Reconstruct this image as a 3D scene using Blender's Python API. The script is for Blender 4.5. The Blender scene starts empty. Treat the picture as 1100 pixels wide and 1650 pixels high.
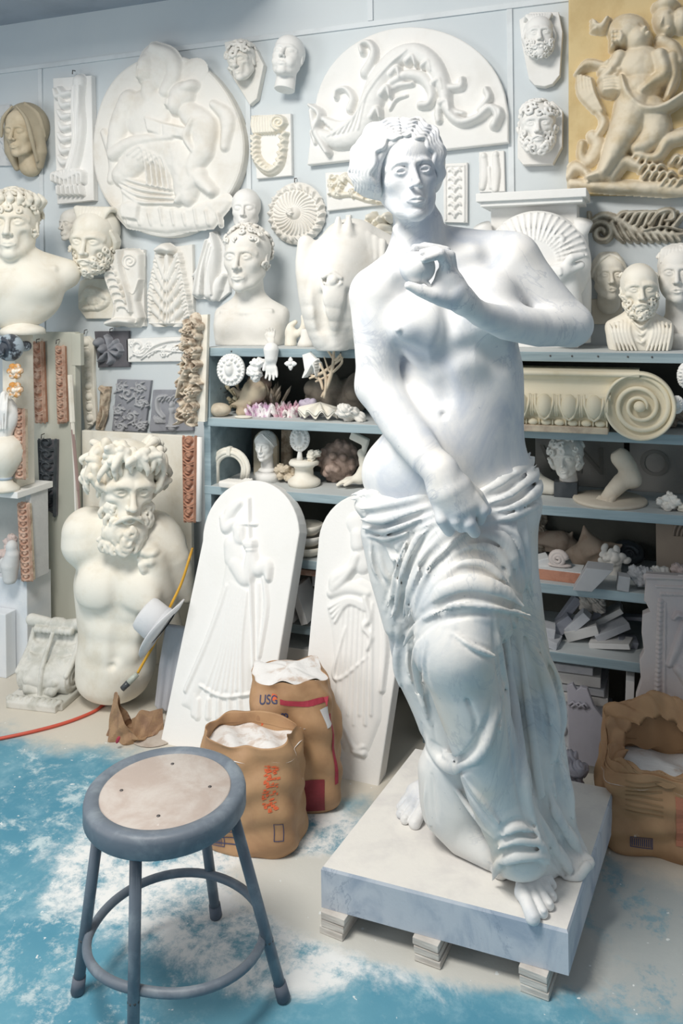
import bpy, bmesh, math, random
import numpy as np
from mathutils import Vector, Matrix, Euler, noise as mnoise

random.seed(7)
SC = bpy.context.scene
COL = SC.collection
PI = math.pi

# ------------------------------------------------------------------ camera
FPX, HX, HY, ROLL, CAMZ, YAW = 1340.0, 550.0, 475.0, 0.012, 1.45, math.radians(20)
RT = Vector((math.cos(YAW), math.sin(YAW), 0)); FW = Vector((-math.sin(YAW), math.cos(YAW), 0)); UP = Vector((0, 0, 1))
cam = bpy.data.objects.new('camera', bpy.data.cameras.new('camera'))
COL.objects.link(cam); SC.camera = cam
cam.data.sensor_fit = 'AUTO'; cam.data.sensor_width = 36.0
cam.data.lens = 36.0 * FPX / 1650.0
cam.data.shift_y = -(825 - HY) / 1650.0
cam.data.shift_x = 0.0
cam.data.clip_start = 0.05; cam.data.clip_end = 60
_r = Matrix((RT, UP, -FW)).transposed().to_4x4()
cam.matrix_world = Matrix.Translation((0, 0, CAMZ)) @ _r @ Matrix.Rotation(-ROLL, 4, 'Z')

# ------------------------------------------------------------------ light
SC.view_settings.view_transform = 'Standard'; SC.view_settings.look = 'None'
SC.view_settings.gamma = 1.0; SC.view_settings.use_curve_mapping = False
SC.view_settings.exposure = 0.28
world = bpy.data.worlds.new('world'); SC.world = world; world.use_nodes = True
world.node_tree.nodes['Background'].inputs[0].default_value = (0.88, 0.935, 1.0, 1)
world.node_tree.nodes['Background'].inputs[1].default_value = 0.25
def area_light(name, loc, target, sx, sy, power, color):
    l = bpy.data.lights.new(name, 'AREA'); l.shape = 'RECTANGLE'; l.size = sx; l.size_y = sy
    l.energy = power; l.color = color
    o = bpy.data.objects.new(name, l); COL.objects.link(o); o.location = loc
    d = Vector(target) - Vector(loc)
    o.rotation_euler = d.to_track_quat('-Z', 'Y').to_euler()
    return o
area_light('skylight', (-1.2, 0.65, 2.95), (-0.95, 1.45, 0.0), 0.8, 0.8, 62, (1.0, 0.955, 0.885))
area_light('left_fill_lamp', (-3.2, -0.4, 1.6), (-0.8, 2.2, 0.6), 1.2, 1.5, 22, (1.0, 0.985, 0.96))  # unseen fill lamp added at left front to brighten the left sides

# ------------------------------------------------------------------ pixel -> place
def ray(px, py):
    x, y = px - HX, py - HY
    x, y = x - ROLL * y, y + ROLL * x
    return RT * (x / FPX) + FW - UP * (y / FPX)
CAM0 = Vector((0, 0, CAMZ))
def PY(px, py, Y):          # point of the plane Y = const seen at that pixel
    r = ray(px, py); return CAM0 + r * (Y / r.y)
def PZ(px, py, Z=0.0):      # point of the level Z = const
    r = ray(px, py); return CAM0 + r * ((Z - CAMZ) / r.z)
def PD(px, py, d):
    return CAM0 + ray(px, py) * d
def depth(p):
    return (Vector(p) - CAM0).dot(FW)
def mpp(p):                 # metres per pixel at a point
    return depth(p) / FPX

# ------------------------------------------------------------------ materials
MATS = {}
def _mix(nt, fac, a, b):
    m = nt.nodes.new('ShaderNodeMix'); m.data_type = 'RGBA'
    if isinstance(fac, (int, float)): m.inputs[0].default_value = fac
    else: nt.links.new(fac, m.inputs[0])
    for i, v in ((6, a), (7, b)):
        if isinstance(v, (tuple, list)): m.inputs[i].default_value = (*v[:3], 1)
        else: nt.links.new(v, m.inputs[i])
    return m.outputs[2]
def _noise(nt, vec, scale, detail=4, rough=0.6, dist=0.0):
    n = nt.nodes.new('ShaderNodeTexNoise'); n.inputs['Scale'].default_value = scale
    n.inputs['Detail'].default_value = detail; n.inputs['Roughness'].default_value = rough
    n.inputs['Distortion'].default_value = dist
    nt.links.new(vec, n.inputs['Vector']); return n.outputs['Fac']
def _ramp(nt, fac, a, b, va=0.0, vb=1.0):
    n = nt.nodes.new('ShaderNodeMapRange'); n.inputs[1].default_value = a; n.inputs[2].default_value = b
    n.inputs[3].default_value = va; n.inputs[4].default_value = vb
    n.interpolation_type = 'SMOOTHSTEP'
    nt.links.new(fac, n.inputs[0]); return n.outputs[0]
def _math(nt, op, a, b=0.0):
    n = nt.nodes.new('ShaderNodeMath'); n.operation = op
    for i, v in ((0, a), (1, b)):
        if isinstance(v, (int, float)): n.inputs[i].default_value = v
        else: nt.links.new(v, n.inputs[i])
    return n.outputs[0]
def newmat(name):
    m = bpy.data.materials.new(name); m.use_nodes = True; nt = m.node_tree
    b = nt.nodes['Principled BSDF']; tc = nt.nodes.new('ShaderNodeTexCoord')
    return m, nt, b, tc.outputs['Object']
def mat(name, c, rough=0.75, c2=None, scale=6.0, lo=0.4, hi=0.7, bump=0.15, bscale=90.0, speck=None, metal=0.0, stretch=None, sss=0.0, dust=None):
    """plain stone / plaster / wood: colour c with patches of c2, grain bump"""
    if name in MATS: return MATS[name]
    m, nt, b, co = newmat(name)
    if stretch:
        mp = nt.nodes.new('ShaderNodeMapping'); mp.inputs['Scale'].default_value = stretch
        nt.links.new(co, mp.inputs['Vector']); co = mp.outputs[0]
    if c2 is None: c2 = tuple(x * 0.88 for x in c)
    col = _mix(nt, _ramp(nt, _noise(nt, co, scale, 5, .62, .3), lo, hi), c, c2)
    if dust:
        g = nt.nodes.new('ShaderNodeNewGeometry'); sp = nt.nodes.new('ShaderNodeSeparateXYZ'); nt.links.new(g.outputs['Normal'], sp.inputs[0])
        col = _mix(nt, _math(nt, 'MULTIPLY', _ramp(nt, sp.outputs[2], .8, .95), _ramp(nt, _noise(nt, co, 3, 5, .6), .25, .6, .45, .9)), col, dust)
    if speck:
        col = _mix(nt, _ramp(nt, _noise(nt, co, speck[1], 3, .7), speck[2], speck[2] + .06), col, speck[0])
    nt.links.new(col, b.inputs['Base Color'])
    b.inputs['Roughness'].default_value = rough; b.inputs['Metallic'].default_value = metal
    if bump:
        bp = nt.nodes.new('ShaderNodeBump'); bp.inputs['Strength'].default_value = bump; bp.inputs['Distance'].default_value = .004
        nt.links.new(_noise(nt, co, bscale, 4, .6), bp.inputs['Height']); nt.links.new(bp.outputs[0], b.inputs['Normal'])
    MATS[name] = m; return m
def marble(name, c, c2, vein, warm, scale=3.0, amount=.75):
    if name in MATS: return MATS[name]
    m, nt, b, co = newmat(name)
    mp = nt.nodes.new('ShaderNodeMapping'); mp.inputs['Rotation'].default_value = (.5, .9, .3); mp.inputs['Scale'].default_value = (1, 1, .7)
    nt.links.new(co, mp.inputs['Vector']); v = mp.outputs[0]
    col = _mix(nt, _ramp(nt, _noise(nt, v, scale * 1.5, 6, .6, .8), .40, .70), c, c2)
    col = _mix(nt, _ramp(nt, _noise(nt, v, scale * .9, 3, .5, .2), .56, .72, 0, .7), col, warm)
    n1 = _noise(nt, v, scale * 1.3, 7, .62, 1.4)
    a = _math(nt, 'ABSOLUTE', _math(nt, 'SUBTRACT', n1, .5))
    line = _ramp(nt, a, 0.0, .022, 1, 0)
    gate = _ramp(nt, _noise(nt, v, scale * 1.1, 2, .5), .48, .62)
    col = _mix(nt, _math(nt, 'MULTIPLY', _math(nt, 'MULTIPLY', line, gate), amount), col, vein)
    sp = _ramp(nt, _noise(nt, co, scale * 18, 3, .6), .70, .78, 0, .55)
    col = _mix(nt, sp, col, vein)
    nt.links.new(col, b.inputs['Base Color']); b.inputs['Roughness'].default_value = .55
    b.inputs['Specular IOR Level'].default_value = .35
    bp = nt.nodes.new('ShaderNodeBump'); bp.inputs['Strength'].default_value = .10; bp.inputs['Distance'].default_value = .003
    nt.links.new(_noise(nt, co, 160, 3, .6), bp.inputs['Height']); nt.links.new(bp.outputs[0], b.inputs['Normal'])
    MATS[name] = m; return m

# ------------------------------------------------------------------ objects
def mesh_obj(name, V, Fc, m=None, parent=None, smooth=True, loc=None, rot=None, matidx=None):
    me = bpy.data.meshes.new(name)
    V = np.asarray(V, dtype=np.float32)
    if isinstance(Fc, np.ndarray):
        n = len(Fc); k = Fc.shape[1]
        me.vertices.add(len(V)); me.vertices.foreach_set('co', V.ravel())
        me.loops.add(n * k); me.loops.foreach_set('vertex_index', Fc.astype(np.int32).ravel())
        me.polygons.add(n); me.polygons.foreach_set('loop_start', np.arange(0, n * k, k, dtype=np.int32))
        me.polygons.foreach_set('loop_total', np.full(n, k, dtype=np.int32)); me.update(calc_edges=True)
    else:
        me.from_pydata([tuple(v) for v in V.tolist()], [], Fc)
    if smooth is True: me.polygons.foreach_set('use_smooth', [True] * len(me.polygons))
    elif isinstance(smooth, (list, np.ndarray)): me.polygons.foreach_set('use_smooth', list(smooth))
    ms = m if isinstance(m, (list, tuple)) else [m]
    for q in ms:
        if q is not None: me.materials.append(q)
    if matidx is not None: me.polygons.foreach_set('material_index', list(matidx))
    me.validate(); me.update()
    o = bpy.data.objects.new(name, me); COL.objects.link(o)
    if parent is not None: o.parent = parent
    if loc is not None: o.location = loc
    if rot is not None: o.rotation_euler = rot
    return o
def tag(o, label=None, cat=None, group=None, kind=None):
    if label: o['label'] = label
    if cat: o['category'] = cat
    if group: o['group'] = group
    if kind: o['kind'] = kind
    return o
def thing(name, label, cat, loc=(0, 0, 0), rot=(0, 0, 0), group=None):
    o = bpy.data.objects.new(name, None); COL.objects.link(o); o.location = loc; o.rotation_euler = rot
    o.empty_display_size = .05
    return tag(o, label, cat, group)
def copy_tree(o, parent=None):
    c = o.copy(); COL.objects.link(c); c.parent = parent
    for ch in [x for x in bpy.data.objects if x.parent == o]: copy_tree(ch, c)
    return c
def catmull(P, n=6):
    P = np.asarray(P, float)
    if len(P) < 3: return P
    Q = np.vstack([2 * P[0] - P[1], P, 2 * P[-1] - P[-2]])
    out = []
    for i in range(1, len(Q) - 2):
        p0, p1, p2, p3 = Q[i - 1], Q[i], Q[i + 1], Q[i + 2]
        for t in np.linspace(0, 1, n, endpoint=False):
            out.append(.5 * ((2 * p1) + (-p0 + p2) * t + (2 * p0 - 5 * p1 + 4 * p2 - p3) * t * t + (-p0 + 3 * p1 - 3 * p2 + p3) * t ** 3))
    out.append(Q[-2]); return np.array(out)

class MB:
    """collects shapes for ONE mesh"""
    def __init__(s): s.v = []; s.f = []; s.sm = []; s.M = Matrix.Identity(4); s.mi = []; s.cur = 0
    def add(s, V, Fc, smooth=True):
        o = len(s.v)
        s.v += [tuple(s.M @ Vector(v)) for v in V]
        s.f += [tuple(i + o for i in f) for f in Fc]; s.sm += [smooth] * len(Fc); s.mi += [s.cur] * len(Fc)
        return s
    def box(s, c, h, rot=(0, 0, 0), bev=.0, jit=0):
        """centre, half sizes; bevelled by shrinking into a 24-vert box"""
        R = Euler(rot).to_matrix(); c = Vector(c)
        b = min(bev, min(h) * .9) if bev else 0
        if not b:
            V = [(sx * h[0], sy * h[1], sz * h[2]) for sx in (-1, 1) for sy in (-1, 1) for sz in (-1, 1)]
            if jit: V = [tuple(a + random.uniform(-jit, jit) for a in v) for v in V]
            Fc = [(0, 1, 3, 2), (4, 6, 7, 5), (0, 4, 5, 1), (2, 3, 7, 6), (0, 2, 6, 4), (1, 5, 7, 3)]
            return s.add([c + R @ Vector(v) for v in V], Fc, False)
        bm = bmesh.new(); bmesh.ops.create_cube(bm, size=1)
        for v in bm.verts: v.co = Vector((v.co.x * 2 * h[0], v.co.y * 2 * h[1], v.co.z * 2 * h[2])) + Vector([random.uniform(-jit, jit) for _ in range(3)])
        bmesh.ops.bevel(bm, geom=bm.edges[:], offset=b, segments=2, profile=.6, affect='EDGES')
        bm.verts.index_update()
        s.add([c + R @ v.co for v in bm.verts], [tuple(v.index for v in f.verts) for f in bm.faces], False); bm.free(); return s
    def tube(s, P, r, n=8, cap=True, smooth=True, flat=None):
        P = [Vector(p) for p in P]; m = len(P)
        R = [r] * m if isinstance(r, (int, float)) else list(np.interp(np.linspace(0, 1, m), np.linspace(0, 1, len(r)), r))
        V = []; t0 = (P[1] - P[0]).normalized(); ref = Vector((0, 0, 1)) if abs(t0.z) < .9 else Vector((0, 1, 0))
        u = t0.cross(ref).normalized()
        for i in range(m):
            t = (P[min(i + 1, m - 1)] - P[max(i - 1, 0)]).normalized()
            u = (u - t * u.dot(t)).normalized(); w = t.cross(u)
            for k in range(n):
                a = 2 * PI * k / n; V.append(P[i] + (u * math.cos(a) + w * math.sin(a)) * R[i])
        Fc = [(i * n + k, i * n + (k + 1) % n, (i + 1) * n + (k + 1) % n, (i + 1) * n + k) for i in range(m - 1) for k in range(n)]
        if cap: Fc += [tuple(range(n))[::-1], tuple((m - 1) * n + k for k in range(n))]
        return s.add(V, Fc, smooth)
    def cyl(s, a, b, r0, r1=None, n=24, smooth=True):
        return s.tube([a, b], [r0, r0 if r1 is None else r1], n, True, smooth)
    def lathe(s, prof, n=32, c=(0, 0, 0), axis='z', smooth=True, a0=0, a1=2 * PI):
        full = abs(a1 - a0 - 2 * PI) < 1e-6; m = n if full else n + 1
        V = []
        for r, z in prof:
            for k in range(m):
                a = a0 + (a1 - a0) * k / n; x, y = r * math.cos(a), r * math.sin(a)
                p = (x, y, z) if axis == 'z' else ((x, -z, y) if axis == 'y' else (z, x, y))
                V.append(Vector(p) + Vector(c))
        Fc = [(i * m + k, i * m + (k + 1) % m, (i + 1) * m + (k + 1) % m, (i + 1) * m + k) for i in range(len(prof) - 1) for k in range(n if full else n)]
        if full:
            if prof[0][0] > 1e-6: Fc.append(tuple(range(m))[::-1])
            if prof[-1][0] > 1e-6: Fc.append(tuple((len(prof) - 1) * m + k for k in range(m)))
        return s.add(V, Fc, smooth)
    def ell(s, c, r, rot=(0, 0, 0), n=12, m=8):
        R = Euler(rot).to_matrix(); V = []
        for i in range(m + 1):
            th = PI * i / m
            for k in range(n):
                a = 2 * PI * k / n
                V.append(Vector(c) + R @ Vector((r[0] * math.sin(th) * math.cos(a), r[1] * math.sin(th) * math.sin(a), r[2] * math.cos(th))))
        Fc = [(i * n + k, (i + 1) * n + k, (i + 1) * n + (k + 1) % n, i * n + (k + 1) % n) for i in range(m) for k in range(n)]
        return s.add(V, Fc, True)
    def prism(s, poly, y0, y1, bev=0.0, smooth=False):
        """outline in the XZ plane, from y0 (back) to y1 (front), front rim bevelled"""
        n = len(poly); cx = sum(p[0] for p in poly) / n; cz = sum(p[1] for p in poly) / n
        area = sum(poly[i][0] * poly[(i + 1) % n][1] - poly[(i + 1) % n][0] * poly[i][1] for i in range(n))
        if area < 0: poly = poly[::-1]
        rings = [(0, y0), (0, y1 + (bev if y1 < y0 else -bev))]
        if bev: rings += [(bev * .35, y1 + (bev * .3 if y1 < y0 else -bev * .3)), (bev, y1)]
        V = []
        for ins, y in rings:
            for i, (x, z) in enumerate(poly):
                if ins:
                    a = Vector(poly[i - 1]); b = Vector(poly[(i + 1) % n]); t = (b - a)
                    if t.length > 1e-9: t.normalize()
                    nx, nz = -t.y, t.x
                    V.append((x + nx * ins, y, z + nz * ins))
                else: V.append((x, y, z))
        Fc = []
        for r in range(len(rings) - 1):
            for i in range(n):
                j = (i + 1) % n; Fc.append((r * n + i, r * n + j, (r + 1) * n + j, (r + 1) * n + i))
        Fc.append(tuple((len(rings) - 1) * n + i for i in range(n))); Fc.append(tuple(range(n))[::-1])
        return s.add(V, Fc, smooth)
    def build(s, name, m, parent=None, loc=None, rot=None):
        return mesh_obj(name, s.v, s.f, m, parent, s.sm, loc, rot, s.mi if isinstance(m, (list, tuple)) else None)

# ------------------------------------------------------------------ sculpting by signed distance
def R3(rot): return np.array(Euler(rot).to_matrix())
class SDF:
    def __init__(s): s.ops = []; s.M = np.eye(4); s.sc = 1.0
    def frame(s, loc=(0, 0, 0), rot=(0, 0, 0), scale=1.0):
        M = Matrix.Translation(loc) @ (rot if isinstance(rot, Matrix) else Euler(rot).to_matrix().to_4x4()) @ Matrix.Scale(scale, 4)
        s.M = np.array(M); s.sc = scale; return s
    def _op(s, kind, fn, lo, hi, k):
        lo, hi = np.array(lo, float), np.array(hi, float)
        cs = np.array([[(lo, hi)[a][0], (lo, hi)[b][1], (lo, hi)[c][2], 1] for a in (0, 1) for b in (0, 1) for c in (0, 1)]) @ s.M.T
        s.ops.append((kind, fn, cs[:, :3].min(0), cs[:, :3].max(0), k * s.sc, np.linalg.inv(s.M)[:3].astype(np.float32), s.sc)); return s
    def ell(s, c, r, k=.02, rot=None, kind='add'):
        c = np.array(c, float); r = np.array(r, float); Rm = None if rot is None else R3(rot).T
        ext = r if rot is None else np.full(3, r.max())
        def fn(x, y, z):
            x = x - c[0]; y = y - c[1]; z = z - c[2]
            if Rm is not None: x, y, z = (Rm[i][0] * x + Rm[i][1] * y + Rm[i][2] * z for i in range(3))
            k0 = np.sqrt((x / r[0]) ** 2 + (y / r[1]) ** 2 + (z / r[2]) ** 2)
            k1 = np.sqrt((x / r[0] ** 2) ** 2 + (y / r[1] ** 2) ** 2 + (z / r[2] ** 2) ** 2) + 1e-9
            return k0 * (k0 - 1) / k1
        return s._op(kind, fn, c - ext, c + ext, k)
    def box(s, c, h, k=.01, rot=None, rd=.0, kind='add'):
        c = np.array(c, float); h = np.array(h, float); Rm = None if rot is None else R3(rot).T
        ext = h if rot is None else np.full(3, np.linalg.norm(h))
        def fn(x, y, z):
            x = x - c[0]; y = y - c[1]; z = z - c[2]
            if Rm is not None: x, y, z = (Rm[i][0] * x + Rm[i][1] * y + Rm[i][2] * z for i in range(3))
            qx, qy, qz = abs(x) - h[0] + rd, abs(y) - h[1] + rd, abs(z) - h[2] + rd
            return np.sqrt(np.maximum(qx, 0) ** 2 + np.maximum(qy, 0) ** 2 + np.maximum(qz, 0) ** 2) + np.minimum(np.maximum(qx, np.maximum(qy, qz)), 0) - rd
        return s._op(kind, fn, c - ext, c + ext, k)
    def chain(s, P, r, k=.01, kind='add', smooth=0, flat=None, fs=1.0):
        """tapered tube through P; flat = direction squashed by fs"""
        P = np.array(P, float); r = np.atleast_1d(np.array(r, float))
        if smooth: 
            m = len(P); P = catmull(P, smooth)
        R = np.interp(np.linspace(0, 1, len(P)), np.linspace(0, 1, len(r)), r)
        n = None
        if flat is not None: n = np.array(flat, float); n /= np.linalg.norm(n)
        def fn(x, y, z):
            best = None
            for i in range(len(P) - 1):
                a, b = P[i], P[i + 1]; d = b - a; L = d @ d + 1e-12
                ax, ay, az = x - a[0], y - a[1], z - a[2]
                h = np.clip((ax * d[0] + ay * d[1] + az * d[2]) / L, 0, 1)
                qx, qy, qz = ax - h * d[0], ay - h * d[1], az - h * d[2]
                if n is not None:
                    t = (qx * n[0] + qy * n[1] + qz * n[2]) * (1 / fs - 1)
                    qx, qy, qz = qx + t * n[0], qy + t * n[1], qz + t * n[2]
                q = np.sqrt(qx * qx + qy * qy + qz * qz) - (R[i] + h * (R[i + 1] - R[i]))
                best = q if best is None else np.minimum(best, q)
            return best
        rm = R.max()
        return s._op(kind, fn, P.min(0) - rm, P.max(0) + rm, k)
    def fn(s, f, lo, hi, k=.01, kind='add'): return s._op(kind, f, lo, hi, k)
    @staticmethod
    def comb(kind, a, b, k):
        if kind == 'sub': b = -b
        if kind == 'add':
            if k <= 0: return np.minimum(a, b)
            h = np.maximum(k - abs(a - b), 0) / k; return np.minimum(a, b) - h * h * k * .25
        if k <= 0: return np.maximum(a, b)
        h = np.maximum(k - abs(a - b), 0) / k; return np.maximum(a, b) + h * h * k * .25
    def at(s, P):
        P = np.asarray(P, np.float32); d = np.full(len(P), 1.0, np.float32)
        for kind, fn, lo, hi, k, Mi, sc in s.ops:
            x, y, z = (Mi[i, 0] * P[:, 0] + Mi[i, 1] * P[:, 1] + Mi[i, 2] * P[:, 2] + Mi[i, 3] for i in range(3))
            d = s.comb(kind, d, fn(x, y, z) * sc, k)
        return d
    def cast(s, O, D, tmax=4.0, t0=0.0, steps=90):
        """march rays; returns hit points (or closest approach)"""
        O = np.asarray(O, float); D = np.asarray(D, float); D = D / np.linalg.norm(D, axis=1, keepdims=True)
        t = np.full(len(D), t0); best = np.full(len(D), 9.0); bt = t.copy(); done = np.zeros(len(D), bool)
        for _ in range(steps):
            d = s.at(O + D * t[:, None]); 
            m = (~done) & (d < best); best[m] = d[m]; bt[m] = t[m]
            done |= d < .0006; t = np.where(done, t, t + np.maximum(d, .0008) * .8)
            if done.all(): break
        if len(bt) > 4:       # keep neighbouring hits at neighbouring depths
            for _ in range(2):
                m = np.array([np.median(bt[max(0, i - 3):i + 4]) for i in range(len(bt))]); bt = np.where(abs(bt - m) > .008, m, bt)
            e_ = np.pad(bt, 3, mode='edge'); bt = np.convolve(e_, np.array([1, 2, 3, 4, 3, 2, 1]) / 16, 'valid')
        return O + D * bt[:, None]
    def grid(s, h, lo=None, hi=None):
        if lo is None:
            A = [o for o in s.ops if o[0] == 'add']
            lo = np.min([o[2] for o in A], 0); hi = np.max([o[3] for o in A], 0)
        lo = np.array(lo) - 3 * h; hi = np.array(hi) + 3 * h
        n = np.ceil((hi - lo) / h).astype(int) + 1
        ax = [(lo[i] + h * np.arange(n[i])).astype(np.float32) for i in range(3)]
        D = np.full(n, .2, np.float32)
        for kind, fn, blo, bhi, k, Mi, sc in s.ops:
            m = k + 2.5 * h
            i0 = np.maximum(np.floor((blo - m - lo) / h).astype(int), 0); i1 = np.minimum(np.ceil((bhi + m - lo) / h).astype(int) + 1, n)
            if (i1 <= i0).any(): continue
            sl = tuple(slice(i0[i], i1[i]) for i in range(3))
            X = ax[0][sl[0]][:, None, None]; Y = ax[1][sl[1]][None, :, None]; Z = ax[2][sl[2]][None, None, :]
            x, y, z = (Mi[i, 0] * X + Mi[i, 1] * Y + Mi[i, 2] * Z + Mi[i, 3] for i in range(3))
            sub = D[sl]; D[sl] = s.comb(kind, sub, (fn(x, y, z) * sc).astype(np.float32), k)
        return D, lo, h
    def mesh(s, h, lo=None, hi=None):
        D, lo, h = s.grid(h, lo, hi); return surfnets(D, lo, h)
    def build(s, name, h, m, parent=None, loc=None, rot=None, disp=None, keep=None):
        V, Q = s.mesh(h)
        if disp is not None: V = disp(V)
        if keep is not None:
            ok = keep(V); Q = Q[ok[Q].all(1)]
        return mesh_obj(name, V, Q, m, parent, True, loc, rot)
def surfnets(D, lo, h):
    S = D < 0; nx, ny, nz = D.shape
    c = [(i, j, k) for i in (0, 1) for j in (0, 1) for k in (0, 1)]
    cnt = np.zeros((nx - 1, ny - 1, nz - 1), np.uint8)
    for i, j, k in c: cnt += S[i:nx - 1 + i, j:ny - 1 + j, k:nz - 1 + k]
    act = (cnt > 0) & (cnt < 8); I = np.argwhere(act)
    idx = np.full(act.shape, -1, np.int32); idx[act] = np.arange(len(I))
    vals = np.stack([D[I[:, 0] + i, I[:, 1] + j, I[:, 2] + k] for i, j, k in c], 1)
    pos = np.zeros((len(I), 3)); num = np.zeros(len(I))
    for a in range(8):
        for b in range(a + 1, 8):
            df = [c[b][q] - c[a][q] for q in range(3)]
            if sum(abs(x) for x in df) != 1: continue
            va, vb = vals[:, a], vals[:, b]; m = (va < 0) != (vb < 0)
            t = np.where(m, va / np.where(m, va - vb, 1), 0)
            for q in range(3): pos[:, q] += np.where(m, c[a][q] + t * df[q], 0)
            num += m
    V = lo + h * (I + pos / num[:, None])
    Q = []
    for ax in range(3):
        u, v = [(1, 2), (2, 0), (0, 1)][ax]
        sa = [slice(1, -1)] * 3; sb = [slice(1, -1)] * 3; sa[ax] = slice(0, D.shape[ax] - 1); sb[ax] = slice(1, D.shape[ax])
        A = S[tuple(sa)]; B = S[tuple(sb)]; E = np.argwhere(A != B)
        if not len(E): continue
        flip = A[tuple(E.T)]
        off = np.array([1, 1, 1]); off[ax] = 0; E = E + off
        du = np.zeros(3, int); du[u] = 1; dv = np.zeros(3, int); dv[v] = 1
        g = lambda e: idx[e[:, 0], e[:, 1], e[:, 2]]
        q = np.stack([g(E - du - dv), g(E - dv), g(E), g(E - du)], 1)
        q[~flip] = q[~flip][:, ::-1]; Q.append(q)
    Q = np.concatenate(Q); Q = Q[(Q >= 0).all(1)]
    return V, Q

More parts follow.
